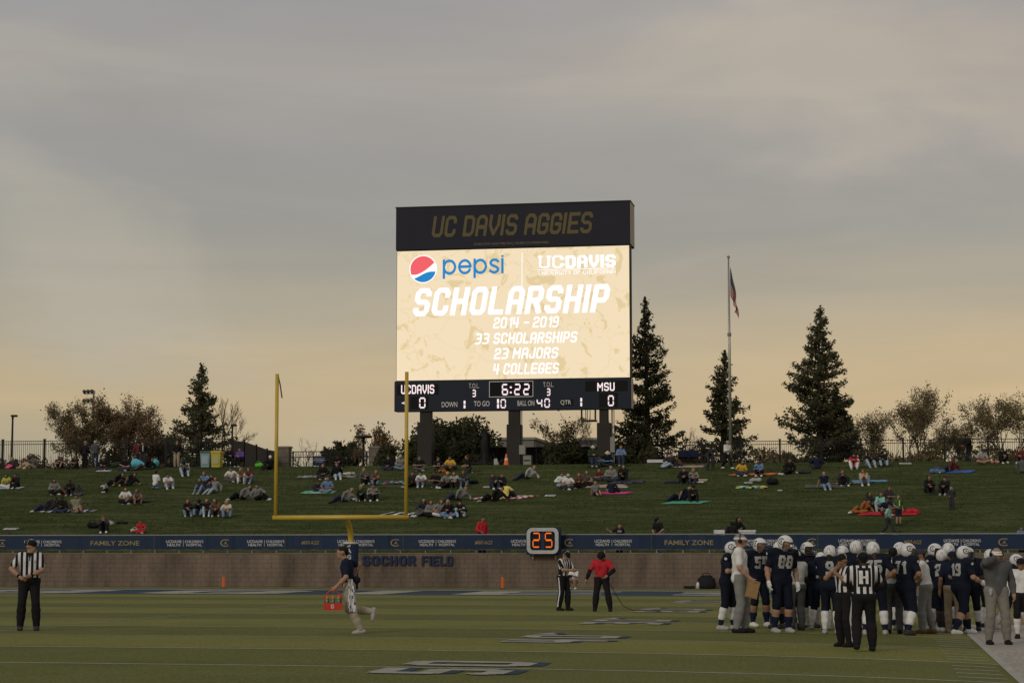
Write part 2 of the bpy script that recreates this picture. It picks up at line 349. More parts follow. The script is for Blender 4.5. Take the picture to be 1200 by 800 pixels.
# ---------------------------------------------------------------- the setting: ground, turf, markings, hill
def surf_mat(name, cols, sc, rough=.9, bands=None, fine=60, bumpd=.02, stretch=(1, 1, 1), nap=0):
    m = bpy.data.materials.new(name); m.use_nodes = True; nt = m.node_tree; N = nt.nodes; L = nt.links
    b = N['Principled BSDF']; b.inputs['Roughness'].default_value = rough; b.inputs['Specular IOR Level'].default_value = .04
    tc = N.new('ShaderNodeTexCoord'); mp = N.new('ShaderNodeMapping'); mp.inputs['Scale'].default_value = stretch
    L.new(tc.outputs['Object'], mp.inputs[0])
    n1 = N.new('ShaderNodeTexNoise'); n1.inputs['Scale'].default_value = sc; n1.inputs['Detail'].default_value = 6; n1.inputs['Roughness'].default_value = .65; L.new(mp.outputs[0], n1.inputs[0])
    n2 = N.new('ShaderNodeTexNoise'); n2.inputs['Scale'].default_value = fine; n2.inputs['Detail'].default_value = 3; L.new(mp.outputs[0], n2.inputs[0])
    r = N.new('ShaderNodeValToRGB'); r.color_ramp.elements[0].position = .32; r.color_ramp.elements[1].position = .68
    r.color_ramp.elements[0].color = (*cols[0], 1); r.color_ramp.elements[1].color = (*cols[-1], 1)
    if len(cols) == 3: r.color_ramp.elements.new(.5).color = (*cols[1], 1)
    L.new(n1.outputs[0], r.inputs[0]); out = r.outputs[0]
    if bands:
        sp = N.new('ShaderNodeSeparateXYZ'); L.new(tc.outputs['Object'], sp.inputs[0])
        def M(op, a, bb):
            q = N.new('ShaderNodeMath'); q.operation = op
            for i, x in enumerate((a, bb)):
                if isinstance(x, (int, float)): q.inputs[i].default_value = x
                else: L.new(x, q.inputs[i])
            return q.outputs[0]
        fr = M('FRACT', M('DIVIDE', M('SUBTRACT', sp.outputs[1], bands[0]), bands[1]), 0)
        st = M('GREATER_THAN', fr, .5)
        far = M('GREATER_THAN', sp.outputs[1], bands[0])
        st = M('MULTIPLY', st, far)
        mx = N.new('ShaderNodeMix'); mx.data_type = 'RGBA'; mx.blend_type = 'MULTIPLY'; mx.inputs[0].default_value = 1
        mx2 = N.new('ShaderNodeMix'); mx2.data_type = 'RGBA'; mx2.inputs[6].default_value = (1, 1, 1, 1); mx2.inputs[7].default_value = (*bands[2], 1)
        L.new(st, mx2.inputs[0]); L.new(out, mx.inputs[6]); L.new(mx2.outputs[2], mx.inputs[7]); out = mx.outputs[2]
    mx = N.new('ShaderNodeMix'); mx.data_type = 'RGBA'; mx.blend_type = 'MULTIPLY'; mx.inputs[0].default_value = 1
    mr = N.new('ShaderNodeMapRange'); mr.inputs[1].default_value = .25; mr.inputs[2].default_value = .75; mr.inputs[3].default_value = .5; mr.inputs[4].default_value = 1.5
    L.new(n2.outputs[0], mr.inputs[0]); L.new(out, mx.inputs[6]); L.new(mr.outputs[0], mx.inputs[7])
    L.new(mx.outputs[2], b.inputs['Base Color'])
    bp = N.new('ShaderNodeBump'); bp.inputs['Strength'].default_value = .6; bp.inputs['Distance'].default_value = bumpd
    L.new(n2.outputs[0], bp.inputs['Height']); L.new(bp.outputs[0], b.inputs['Normal'])
    return m
LINE0 = 26.4; YD = .9144
M_TURF = surf_mat('turf', [(.108, .113, .036), (.124, .127, .042), (.138, .138, .048)], .35, bands=(LINE0, 10 * YD, (1.36, 1.32, 1.18)), fine=26, bumpd=.01)
M_HILL = surf_mat('hill_grass', [(.030, .041, .012), (.046, .060, .018), (.085, .086, .036)], .9, fine=7, bumpd=.05, stretch=(.35, 1.6, 1))
M_GROUND = surf_mat('ground', [(.09, .08, .04), (.13, .11, .06)], .2, fine=3)
M_APRON = surf_mat('apron', [(.30, .275, .24), (.36, .33, .29)], .8, fine=14)
M_TAN = surf_mat('tan_track', [(.20, .155, .085), (.25, .19, .11)], .8, fine=14)
def sheet(name, fs, fv, m, zf, frame=True, label=None, uvs=None):
    S = np.array(fs, float); V = np.array(fv, float)
    P = [(s, v, zf(s, v)) for v in V for s in S]; ns = len(S)
    F = np.array([(j * ns + i, j * ns + i + 1, (j + 1) * ns + i + 1, (j + 1) * ns + i) for j in range(len(V) - 1) for i in range(ns - 1)])
    o = link(name, np_mesh(name, P, F, smooth=True), None, m); o.matrix_world = Matrix.Rotation(-TH, 4, 'Z')
    o['kind'] = 'structure'; return o
sheet('ground', [-4000, -200, 200, 4000], [-300, 60, 4000], M_GROUND, lambda s, v: -.06)
SS = [-60, -40, -30, -24, -18, -14, -11, -9, -7.5, -6.2, -5, -4, -3.2, -2.5, -1.8, -1.2, -.6, 0, .5, 1, 1.4, SIDE]
sheet('field_turf', SS + [6, 16, 40], np.linspace(-30, WALLV + .3, 20), M_TURF, lambda s, v: height(s, 20))
sheet('sideline_apron', [SIDE, 4, 9, 40], [-30, 20, 48.3], M_APRON, lambda s, v: .005)
sheet('sideline_track', [3.1, 6, 12, 40], [48.3, 54, 59], M_TAN, lambda s, v: .006)
M_WHITE = mat('field_paint', (.34, .33, .29), .9, var=.25, scale=6)
M_GREYP = mat('field_paint_worn', (.30, .285, .245), .9, var=.25, scale=3)
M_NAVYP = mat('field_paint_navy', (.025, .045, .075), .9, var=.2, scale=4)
def up(s, v, k=1): return height(s, 20) + .004 * k
def strips(name, rects, m, k=1):
    mb = MB()
    for s0, s1, v0, v1 in rects:
        cuts = sorted({s0, s1} | {x for x in SS if s0 < x < s1})
        for a, b in zip(cuts, cuts[1:]):
            mb.quad((a, v0, up(a, 0, k)), (b, v0, up(b, 0, k)), (b, v1, up(b, 0, k)), (a, v1, up(a, 0, k)))
    o = mb.build(name, m); o.matrix_world = Matrix.Rotation(-TH, 4, 'Z'); o['kind'] = 'structure'; return o
LW = .05
R_ = [(-47.1, SIDE, LINE0 + i * 5 * YD - LW, LINE0 + i * 5 * YD + LW) for i in range(-5, 11)]
for i in range(-25, 50):
    if i % 5 == 0: continue
    v = LINE0 + i * YD
    for s0, s1 in ((SIDE - .1 - .61, SIDE - .1), (-16.9, -16.3), (-29.1, -28.5), (-47, -46.4)): R_.append((s0, s1, v - LW, v + LW))
strips('yard_lines', R_, M_WHITE)
strips('sideline_edge', [(SIDE, SIDE + .12, -20, 81)], M_WHITE, 2)
# yard numbers, read from the right sideline: glyph x runs along the field, glyph up points away from the sideline
def field_glyphs(name, txt, v0, sb, wid, hei, m, k, ds=0, dv=0, t=.85):
    mb = MB(); cs, w = block_text(txt, t, 22, .9)
    for ci, polys in enumerate(cs):
        a = min(q[0][0] for q in polys); b = max(q[1][0] for q in polys)
        for q in polys:
            P = []
            for x, y in q:
                gx = (x - a) / (b - a) * wid + (.32 if ci else -.32 - wid)
                s = sb - y * hei; P.append((s + ds, v0 + gx + dv, up(s + ds, 0, k)))
            mb.add(P, [(0, 1, 2, 3)])
    # arrow beyond the far digit, pointing to the goal line
    if txt != '50':
        s = sb - hei + .25; v = v0 + .32 + wid + .25
        P = [(s - .23 + ds, v + dv), (s + .23 + ds, v + dv), (s + ds, v + .9 + dv)]
        mb.add([(a, b, up(a, 0, k)) for a, b in P], [(0, 1, 2)])
    o = mb.build(name, m); o.matrix_world = Matrix.Rotation(-TH, 4, 'Z'); o['kind'] = 'structure'
for i, n in enumerate(('50', '40', '30', '20', '10')):
    v0 = LINE0 + i * 10 * YD
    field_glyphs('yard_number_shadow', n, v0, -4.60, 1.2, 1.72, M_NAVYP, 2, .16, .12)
    field_glyphs('yard_number', n, v0, -4.60, 1.2, 1.72, M_GREYP, 3)
# end zone: navy with pale letters, and the pale border past the end line
G0 = LINE0 + 50 * YD; E0 = G0 + 10 * YD
strips('end_zone', [(-47.1, SIDE, G0 + .1, E0)], M_NAVYP, 2)
strips('end_line', [(-47.1, SIDE + 1.8, E0, E0 + 1.2), (-47.1, SIDE, G0 - .05, G0 + .1)], M_GREYP, 3)
mb = MB(); cs, w = block_text('AGGIES', 1.0, 24, 2.2)
for polys in cs:
    for q in polys:
        P = [(-43.5 + x / w * 42, G0 + .7 + y * 7.2) for x, y in q]
        mb.add([(a, b, up(a, 0, 3)) for a, b in P], [(0, 1, 2, 3)])
o = mb.build('end_zone_lettering', M_GREYP); o.matrix_world = Matrix.Rotation(-TH, 4, 'Z'); o['kind'] = 'structure'
# the grass hill behind the wall
hv = [WALLV + .3] + [WALLV + .5 + i * 1.2 for i in range(28)] + [CREST - .3, CREST, CREST + 1, CREST + 4, 135, 160, 400, 900, 1600, 3000]
def hz(s, v):
    if v > 500: return max(.0, 6.9 - (v - 500) * .006)
    und = .05 * math.sin(s * .21 + v * .13) * math.sin(v * .19 + 1) if WALLV + 2 < v < CREST - 2 else 0
    return height(s, max(v, WALLV + .2)) + und * 0
sheet('grass_hill', [-900, -300, -120] + list(range(-70, 60, 5)) + [120, 300, 900], hv, M_HILL, hz)

rg = np.random.default_rng(9); n_ = 110000
gs = rg.uniform(-52, 16, n_); gv = WALLV + .6 + (CREST + 1.2 - WALLV - .6) * rg.uniform(0, 1, n_)
t_ = np.sin(gs * .7) + np.sin(gv * .9 + gs * .3); keep = rg.uniform(-2.2, 2.6, n_) < t_ + 1.2; gs, gv = gs[keep], gv[keep]; n_ = len(gs)
gz = np.array([height(a, b2) for a, b2 in zip(gs, gv)]); hh_ = rg.uniform(.03, .085, n_); aa = rg.uniform(0, PI, n_); ww = rg.uniform(.012, .03, n_); ln = rg.normal(0, .025, (n_, 2))
V = np.stack([np.stack([gs - ww * np.cos(aa), gv - ww * np.sin(aa), gz - .01], 1), np.stack([gs + ww * np.cos(aa), gv + ww * np.sin(aa), gz - .01], 1), np.stack([gs + ln[:, 0], gv + ln[:, 1], gz + hh_], 1)], 1).reshape(-1, 3)
o = link('grass', np_mesh('grass', V, np.arange(len(V)).reshape(-1, 3), smooth=False), None, M_HILL); o.matrix_world = Matrix.Rotation(-TH, 4, 'Z')
tag(o, 'short mown grass blades covering the slope of the hill', 'grass', kind='stuff')

# ---------------------------------------------------------------- retaining wall, letters, guard rail, banners, clock
def field_root(name, v0, label, cat, group=None):
    o = bpy.data.objects.new(name, None); COL.objects.link(o); o.matrix_world = FM(v0); return tag(o, label, cat, group)
w_ = field_root('retaining_wall', WALLV, 'long low brown concrete block wall at the foot of the grass hill', 'wall')
M_BLOCK = mat('split_block', (.155, .118, .093), .95, var=.4, scale=.9, bump=.6)
nt = M_BLOCK.node_tree; tcn = [n for n in nt.nodes if n.type == 'TEX_COORD'][0]; non = [n for n in nt.nodes if n.type == 'TEX_NOISE'][0]; geo = nt.nodes.new('ShaderNodeNewGeometry'); mpn = nt.nodes.new('ShaderNodeMapping'); mpn.inputs['Scale'].default_value = (1.6, 1.6, .45)
nt.links.new(geo.outputs['Position'], mpn.inputs[0]); nt.links.new(mpn.outputs[0], non.inputs[0])
M_CORE = mat('mortar', (.06, .05, .042), .95)
mb = MB(); r2 = random.Random(3)
BM = []
for k in range(5):
    p = r2.uniform(0, .016); m_ = MB().box((.004, -.02 - p, -.016), (.402, .06, .179)).mesh('block'); m_.materials.append(M_BLOCK); BM.append(m_)
for j in range(8):
    for i in range(-160, 110):
        s0 = i * .406 + (.203 if j % 2 else 0); p = r2.uniform(.0, .014)
        if -13.6 < s0 < 1.4:
            o = link('block', BM[r2.randrange(5)], w_); o.location = (s0, r2.uniform(-.004, .004), j * .203); continue
        mb.box((s0 + .004, -.02 - p, j * .203 - .02 + .004), (s0 + .402, .06, j * .203 + .183 - .004))
b_ = mb.build('block_courses', M_BLOCK, w_); b_['kind'] = 'stuff'
mb = MB().box((-66, .03, -.1), (45, .3, 1.59)); mb.build('wall_core', M_CORE, w_)
mb = MB().box((-66, -.035, 1.61), (45, .29, 1.66)); mb.build('coping', mat('coping', (.17, .14, .11), .9, var=.2, scale=2, bump=.4), w_)
M_NAVY = mat('navy_sign', (.018, .03, .07), .6, var=.1)
sg = field_root('wall_letters', WALLV, 'raised navy words SOCHOR FIELD on the block wall right of the goal post', 'sign')
for l in plane_text('letter', 'SOCHOR', 'block', sg, M_NAVY, WALLV, (425, 662.3), (488, 662.3), 11.5, off=.035, depth=.07, t=1.0, v0=WALLV, each=True, gap=.9): pass
for l in plane_text('letter', 'FIELD', 'block', sg, M_NAVY, WALLV, (494.5, 662.5), (531.5, 662.5), 11.5, off=.035, depth=.07, t=1.0, v0=WALLV, each=True, gap=.9): pass
M_RAIL = mat('galvanised', (.30, .30, .28), .5, metal=.4)
gr = field_root('guard_rail', WALLV + .12, 'pale metal guard rail standing on top of the block wall', 'railing')
sx = lambda px, y=640, v=WALLV: on_v(px, y, v)[0]
pm = None
for i in range(-4, 62):
    s = sx(13.6) + i * 1.13
    mb = MB().tube([(0, 0, 1.66), (0, 0, 2.43)], .024, 6)
    if pm is None: pm = mb.mesh('post'); pm.materials.append(M_RAIL)
    o = link('post', pm, gr); o.location = (s, .02, 0)
MB().tube([(sx(-60), 0, 2.45), (sx(1640), 0, 2.45)], .026, 6).build('top_rail', M_RAIL, gr)
MB().tube([(sx(-60), 0, 1.80), (sx(1640), 0, 1.80)], .022, 6).build('bottom_rail', M_RAIL, gr)
M_BAN = mat('banner_vinyl', (.014, .028, .062), .5, var=.15, scale=.7)
M_BANW = mat('banner_white', (.55, .55, .55), .6, var=0); M_GOLD = mat('banner_gold', (.26, .21, .11), .6, var=0)
BV = WALLV + .06
def btxt(par, txt, x0, x1, z0, z1, m, bold=.02, slant=0.0):
    V, F = sans_text(txt, bold, slant); a, b = sx(x0, 636, BV), sx(x1, 636, BV)
    xa, xb = V[:, 0].min(), V[:, 0].max(); ya, yb = V[:, 1].min(), V[:, 1].max()
    P = np.stack([a + (V[:, 0] - xa) / (xb - xa) * (b - a), np.full(len(V), -.045), z0 + (V[:, 1] - ya) / (yb - ya) * (z1 - z0)], 1)
    return link('lettering', np_mesh('lettering', P, F, smooth=False), par, m)
def health(par, x):
    btxt(par, 'UCDAVIS', x, x + 18, 2.10, 2.225, M_BANW, .012); btxt(par, 'HEALTH', x + 1.5, x + 16.5, 1.955, 2.07, M_BANW, .012)
    a = sx(x + 20, 636, BV); MB().box((a, -.047, 1.95), (a + .015, -.04, 2.23)).build('divider', M_BANW, par)
    btxt(par, "CHILDREN'S", x + 22, x + 43.5, 2.10, 2.225, M_BANW, .008); btxt(par, 'HOSPITAL', x + 23.7, x + 42, 1.955, 2.07, M_BANW, .008)
def calogo(par, x, m=M_GOLD):
    c = sx(x, 636, BV); mb = MB(); R1, R2 = .165, .125
    A = [math.radians(a) for a in range(48, 313, 12)]
    for a, b in zip(A, A[1:]):
        for (p, q) in ((a, b),):
            mb.quad((c + 1.45 * R2 * math.cos(p), -.045, 2.1 + R2 * math.sin(p)), (c + 1.45 * R1 * math.cos(p), -.045, 2.1 + R1 * math.sin(p)), (c + 1.45 * R1 * math.cos(q), -.045, 2.1 + R1 * math.sin(q)), (c + 1.45 * R2 * math.cos(q), -.045, 2.1 + R2 * math.sin(q)))
    mb.build('logo_ring', m, par)
    V, F = sans_text('A', .03); xa, xb = V[:, 0].min(), V[:, 0].max(); ya, yb = V[:, 1].min(), V[:, 1].max()
    P = np.stack([c - .07 + (V[:, 0] - xa) / (xb - xa) * .16, np.full(len(V), -.046), 2.03 + (V[:, 1] - ya) / (yb - ya) * .14], 1)
    link('logo_letter', np_mesh('lettering', P, F, smooth=False), par, m)
def banner(x0, x1, label, items):
    r = field_root('banner', BV, label, 'banner', 'banners on the guard rail')
    a, b = sx(x0, 636, BV), sx(x1, 636, BV); n = 40; mb = MB(); q = random.Random(int(x0))
    ph = q.uniform(0, 6)
    pts = [(a + (b - a) * i / n, .014 * math.sin(i * .9 + ph) + .006 * math.sin(i * 2.3) - .014, i) for i in range(n + 1)]
    for (p, y0, i), (p2, y1, _) in zip(pts, pts[1:]):
        k0, k1 = .012 * math.sin(i * .78) ** 2, .012 * math.sin((i + 1) * .78) ** 2; mb.quad((p, y0, 1.81 + k0), (p2, y1, 1.81 + k1), (p2, y1 - .006, 2.425 - k1), (p, y0 - .006, 2.425 - k0))
    mb.build('vinyl_sheet', M_BAN, r)
    for it in items:
        if it[0] == 'h': health(r, it[1])
        elif it[0] == 'c': calogo(r, it[1])
        elif it[0] == 'f': btxt(r, 'FAMILY ZONE', it[1], it[1] + 57, 1.99, 2.2, M_GOLD, .015)
        elif it[0] == 'g': btxt(r, '#GO', it[1], it[1] + 10, 2.02, 2.19, M_GOLD, .03, .25); btxt(r, 'AGS', it[1] + 10.3, it[1] + 21, 2.02, 2.19, M_GOLD, .01, .25)
banner(-40, 180, 'navy banner reading FAMILY ZONE behind the referee at the left', [('c', 3), ('h', 29), ('f', 106.6)])
banner(181, 333.5, 'navy hospital banner with round gold logo between the FAMILY ZONE and GOAGS banners', [('h', 195), ('c', 264.5), ('h', 290)])
banner(334.5, 472, 'navy banner with gold GOAGS hashtag behind the goal post pad', [('g', 353.4), ('h', 395.7), ('c', 464)])
banner(473, 763, 'long navy banner crossed by the orange play clock', [('h', 491), ('g', 556.7), ('h', 599), ('c', 667.8), ('h', 697)])
banner(764, 958, 'navy banner reading FAMILY ZONE just left of the helmeted players', [('f', 779), ('h', 868), ('c', 952)])
banner(959, 1620, 'navy banner running behind the players huddle to the right edge', [('h', 982.6), ('g', 1059), ('h', 1106), ('c', 1176.6)])
# play clock
def rrect(hw, hh, r, n=6):
    P = []
    for cx, cy, a0 in ((hw - r, hh - r, 0), (-hw + r, hh - r, 90), (-hw + r, -hh + r, 180), (hw - r, -hh + r, 270)):
        for i in range(n + 1):
            a = math.radians(a0 + 90 * i / n); P.append((cx + r * math.cos(a), cy + r * math.sin(a)))
    return P
ck = field_root('play_clock', WALLV - .5, 'play clock showing 25 in orange inside a rounded silver frame', 'clock')
VC = WALLV - .5
s0, z0 = on_v(617.8, 648.5, VC); s1, z1 = on_v(654.8, 618.1, VC); cs_, cz = (s0 + s1) / 2, (z0 + z1) / 2; hw, hh = (s1 - s0) / 2, (z1 - z0) / 2
def ring(P, Q, y0, y1):
    mb = MB(); n = len(P)
    for i in range(n):
        j = (i + 1) % n; a, b, c, d = P[i], P[j], Q[j], Q[i]
        V = [(cs_ + p[0], y0, cz + p[1]) for p in (a, b, c, d)] + [(cs_ + p[0], y1, cz + p[1]) for p in (a, b, c, d)]
        mb.add(V, [(0, 3, 2, 1), (4, 5, 6, 7), (0, 1, 5, 4), (2, 3, 7, 6)])
    return mb
ring(rrect(hw, hh, .24), rrect(hw - .15, hh - .15, .13), -.12, .05).build('frame', mat('clock_frame', (.40, .42, .44), .4, metal=.3), ck)
mb = MB().box((cs_ - hw + .12, -.03, cz - hh + .12), (cs_ + hw - .12, .02, cz + hh - .12)); mb.build('face_panel', mat('clock_black', (.008, .008, .012), .5), ck)
mb = MB().box((cs_ - .07, -.045, cz - hh + .16), (cs_ + .07, -.032, cz + hh - .16)); mb.build('centre_band', M_NAVY, ck)
MB().box((cs_ - hw - .04, .06, cz - hh - .04), (cs_ + hw + .06, .3, cz + hh + .0)).build('housing', M_NAVY, ck)
for dx in (-.5, .5): MB().box((cs_ + dx - .03, .3, 1.4), (cs_ + dx + .03, .36, cz + .3)).build('bracket', M_RAIL, ck)
M_ORL = mat('orange_led', (.1, .02, 0), emit=(1.0, .19, .03), es=.9)
plane_text('digit', '2', 'block', ck, M_ORL, VC, (624.3, 641.3), (633.3, 641.3), 17.6, off=.05, t=.30, seven=True, v0=VC)
plane_text('digit', '5', 'block', ck, M_ORL, VC, (638.8, 641.3), (647.8, 641.3), 17.6, off=.05, t=.30, seven=True, v0=VC)

# ---------------------------------------------------------------- goal post and pylons
M_YEL = mat('post_yellow', (.50, .34, .035), .38, var=.06, scale=2, spec=.5)
gp = field_root('goal_post', E0, 'tall yellow gooseneck goal post behind the end zone', 'goal post')
sa = on_v(321.5, 606, E0)[0]; sb = on_v(477.2, 606, E0)[0]; zb = on_v(399, 606, E0)[1]; zt = on_v(326, 438, E0)[1]; sm = (sa + sb) / 2 + .12
MB().tube([(sa - .06, 0, zb), (sb + .06, 0, zb)], .095, 14).build('crossbar', M_YEL, gp, True)
for s in (sa + .05, sb - .05):
    u = MB().tube([(s, 0, zb - .08), (s, 0, zt)], .075, 12).build('upright', M_YEL, gp, True)
MB().tube([(sm, 1.3, 0), (sm, 1.3, 1.6), (sm, 1.27, 2.1), (sm, 1.16, 2.5), (sm, .9, 2.82), (sm, .5, 2.98), (sm, .08, zb - .0)], .115, 14).build('gooseneck', M_YEL, gp, True)
rb = MB(); pts = [(sa + .05, -.03, zt - .02), (sa + .16, -.03, zt - .45), (sa + .24, -.01, zt - 1.0)]
for (x, y, z), (x2, y2, z2) in zip(pts, pts[1:]): rb.add([(x, y, z), (x + .06, y, z), (x2 + .06, y2, z2), (x2, y2, z2)], [(0, 1, 2, 3)]).add([(x, y + .004, z), (x2, y2 + .004, z2), (x2 + .06, y2 + .004, z2), (x + .06, y + .004, z)], [(0, 1, 2, 3)])
rb.build('wind_ribbon', mat('ribbon', (.12, .09, .08), .8), gp)
pd = MB(); pd.lathe([(.0, .14), (.30, .14), (.31, .3), (.31, 1.95), (.29, 2.06), (.0, 2.06)], 20, c=(sm, 1.3, 0))
pdo = pd.build('pad', M_NAVY, gp, True)
MB().lathe([(.315, 2.02), (.33, 2.04), (.33, 2.1), (.10, 2.1)], 20, c=(sm, 1.3, 0)).build('pad_trim', M_BANW, pdo)
cs, w = None, None
for i, ch in enumerate('AGGIES'):
    V, F = sans_text(ch, .03); xa, xb = V[:, 0].min(), V[:, 0].max()
    P = []
    for x, y, _ in V:
        X = (x - (xa + xb) / 2) * .24; P.append((sm + X, 1.3 - math.sqrt(.318 ** 2 - X * X), 1.66 - i * .26 + y * .24))
    link('lettering', np_mesh('lettering', P, F, smooth=False), pdo, M_BANW)
tr_ = MB()
for k in range(3): tr_.add([(sm - .1 + k * .06, .925, 1.9), (sm - .06 + k * .06, 0.925, 1.9), (sm - .03 + k * .05, 0.925, 1.94 + k * .025), (sm - .06 + k * .05, 0.925, 1.94 + k * .025)], [(0, 1, 2, 3)])
tr_.build('emblem', M_BANW, pdo)
M_OR = mat('safety_orange', (.75, .16, .04), .6, var=.05)
for x, lab in ((262, 'orange foam pylon on the end border left of the goal post'), (589, 'orange foam pylon on the end border left of the play clock')):
    p = at_v(x, 86.2, .145); r = empty('pylon', p, -TH, lab, 'pylon', 'orange end line pylons')
    o = MB().lathe([(0, .02), (.06, .02), (.06, .46), (.055, .48), (0, .48)], 4).build('column', M_OR, r); MB().box((-.09, -.09, 0), (.09, .09, .02)).build('base', mat('black_rubber', (.015, .015, .015), .8), r)
for x, y, w, h, m_, lab in ((828, 688, .9, .62, 'bk', 'black equipment bag slumped against the block wall'),):
    p = at_v(x, 87.3, .145); r = empty('equipment_bag', p, -TH, lab, 'bag')
    mb = MB(); 
    mb.lathe([(0, 0), (.36, 0), (.4, .15), (.36, .42), (.2, .56), (0, .58)], 12)
    o = mb.build('bag_body', mat('bag_black', (.012, .012, .014), .7), r, True); o.scale = (1, .6, 1)
    MB().tube([(-.2, -.1, .5), (-.1, -.12, .66), (.1, -.12, .66), (.2, -.1, .5)], .018, 6).build('carry_strap', mat('bag_black', (0, 0, 0)), r)
    MB().box((-.95, -.1, 0), (-.5, .1, .12)).build('side_pouch', mat('bag_black', (0, 0, 0)), r)
p = at_v(818, 87.2, .145); r = empty('water_jug', p, 0, 'small pale water jug on the ground beside the black bag', 'jug')
MB().lathe([(0, 0), (.07, 0), (.08, .2), (.04, .28), (.0, .28)], 12).build('jug_body', M_BANW, r, True); MB().lathe([(.035, .28), (.035, .33), (0, .33)], 8).build('cap', mat('jug_cap', (.1, .1, .12)), r)

# ---------------------------------------------------------------- fences
M_FEN = mat('fence_black', (.012, .012, .014), .5, var=.1)
def fence(label, v, xs, ztop, ends=None, pick=.13, name='metal_fence', rails=2):
    """xs: pixel x of posts"""
    r = field_root(name, v, label, 'fence')
    ps = [on_v(x, 530, v)[0] for x in xs]
    pmh = MB().box((-.06, -.06, TOPZ - .35), (.06, .06, ztop + .1)).box((-.08, -.08, ztop + .1), (.08, .08, ztop + .14)).mesh('post'); pmh.materials.append(M_FEN)
    for s in ps: o = link('post', pmh, r); o.location = (s, 0, 0)
    for a, b in zip(ps, ps[1:]):
        for z in (ztop, ztop - .2, TOPZ + .15)[: 3]:
            MB().box((a + .06, -.02, z - .02), (b - .06, .02, z + .02)).build('rail', M_FEN, r)
        mb = MB(); n = int((b - a) / pick)
        for i in range(1, n):
            s = a + (b - a) * i / n
            mb.box((s - .010, -.010, TOPZ), (s + .010, .010, ztop - .021))
        mb.build('picket_row', M_FEN, r)['kind'] = 'stuff'
    return r
fence('black picket fence along the hill crest at the left, in front of the brown trees', 125.0, [-46, 3, 52, 99.5, 147, 194.5, 241, 272], 8.87)
fence('black picket fence along the crest between the dark bush and the right edge', 131.0, [748, 776, 822, 868, 914, 962, 1009, 1058.5, 1107, 1158, 1210, 1262], 8.74)
# screened fence running back towards the gate
M_SCR = mat('screen_brown', (.075, .062, .05), .9, var=.15)
r = tag(bpy.data.objects.new('screened_fence', None), 'brown screened fence running away from the crest towards the gate', 'fence'); COL.objects.link(r)
pp = [(273, 516, 125.6), (286, 517.5, 130), (300, 522, 138), (312.5, 526.5, 147), (326, 529, 152)]
P3 = []
for x, y, v in pp:
    g = at_v(x, v); P3.append((g, zat(y, g.y)))
for g, zt_ in P3: MB().box((g.x - .06, g.y - .06, 6.6), (g.x + .06, g.y + .06, zt_ + .1)).build('post', M_FEN, r)
for (g, za), (h_, zb_) in zip(P3, P3[1:]):
    MB().add([(g.x, g.y, 6.6), (h_.x, h_.y, 6.6), (h_.x, h_.y, zb_), (g.x, g.y, za), (g.x, g.y + .03, 6.6), (h_.x, h_.y + .03, 6.6), (h_.x, h_.y + .03, zb_), (g.x, g.y + .03, za)], [(0, 1, 2, 3), (4, 7, 6, 5), (3, 2, 6, 7)]).build('screen_panel', M_SCR, r)
# entrance gate between stone pillars
VG = 148.0
M_ST = mat('pillar_stone', (.16, .135, .11), .9, var=.25, scale=3, bump=.5)
M_CAP = mat('pillar_cap', (.2, .18, .155), .9)
for x0, x1, lab in ((326, 341, 'brown stone gate pillar left of the entrance gate'), (432.5, 446, 'brown stone gate pillar right of the entrance gate beside the hedge')):
    r = field_root('gate_pillar', VG, lab, 'pillar', 'stone pillars of the entrance gate')
    a = on_v(x0, 530, VG)[0]; b = on_v(x1, 530, VG)[0]; z1 = on_v(x0, 523, VG)[1]
    MB().box((a + .06, -.4, 6.6), (b - .06, .4, z1 - .14)).build('shaft', M_ST, r)
    MB().box((a, -.46, z1 - .14), (b, .46, z1)).build('cap_stone', M_CAP, r)
    for k in range(5):
        MB().box((a + .055, -.405, 7.0 + k * .45), (b - .055, -.398, 7.03 + k * .45)).build('joint', mat('joint', (.07, .06, .05)), r)
gt = field_root('entrance_gate', VG, 'black double leaf bar gate with diagonal braces between two stone pillars', 'gate')
def gleaf(x0, x1, brace):
    a, b = on_v(x0, 530, VG)[0], on_v(x1, 530, VG)[0]; z1 = on_v(x0, 528.5, VG)[1]
    f = MB()
    for s in (a, b): f.box((s - .05, -.05, 6.9), (s + .05, .05, z1))
    for z in (z1 - .04, z1 - .45, 7.1): f.box((a + .05, -.03, z - .03), (b - .05, .03, z + .03))
    f.tube([(a if brace > 0 else b, 0, z1 - .9), (b if brace > 0 else a, 0, 7.1)], .04, 5)
    fo = f.build('gate_leaf', M_FEN, gt); n = int((b - a) / .2); mb = MB()
    for i in range(1, n): s = a + (b - a) * i / n; mb.box((s - .013, -.012, 7.13), (s + .013, .012, z1 - .07))
    mb.build('gate_bars', M_FEN, fo)['kind'] = 'stuff'
gleaf(343.5, 386, 1); gleaf(387.5, 430, -1)
sgn = field_root('gate_sign', VG - .12, 'navy welcome notice board hung on the entrance gate', 'sign')
a, z0 = on_v(366.3, 545.5, VG - .12); b, z1 = on_v(381.8, 534, VG - .12)
MB().box((a, -.03, z0), (b, .0, z1)).build('board', M_NAVY, sgn)
plane_text('lettering', 'WELCOME TO', 'sans', sgn, M_BANW, VG - .12, (368.5, 537.4), (379.6, 537.4), 1.2, off=.035, v0=VG - .12)
plane_text('lettering', 'UC DAVIS HEALTH', 'sans', sgn, M_BANW, VG - .12, (367.5, 539.6), (380.6, 539.6), 1.5, off=.035, v0=VG - .12, bold=.03)
plane_text('lettering', 'STADIUM', 'sans', sgn, M_BANW, VG - .12, (370, 541.6), (378.4, 541.6), 1.3, off=.035, v0=VG - .12)
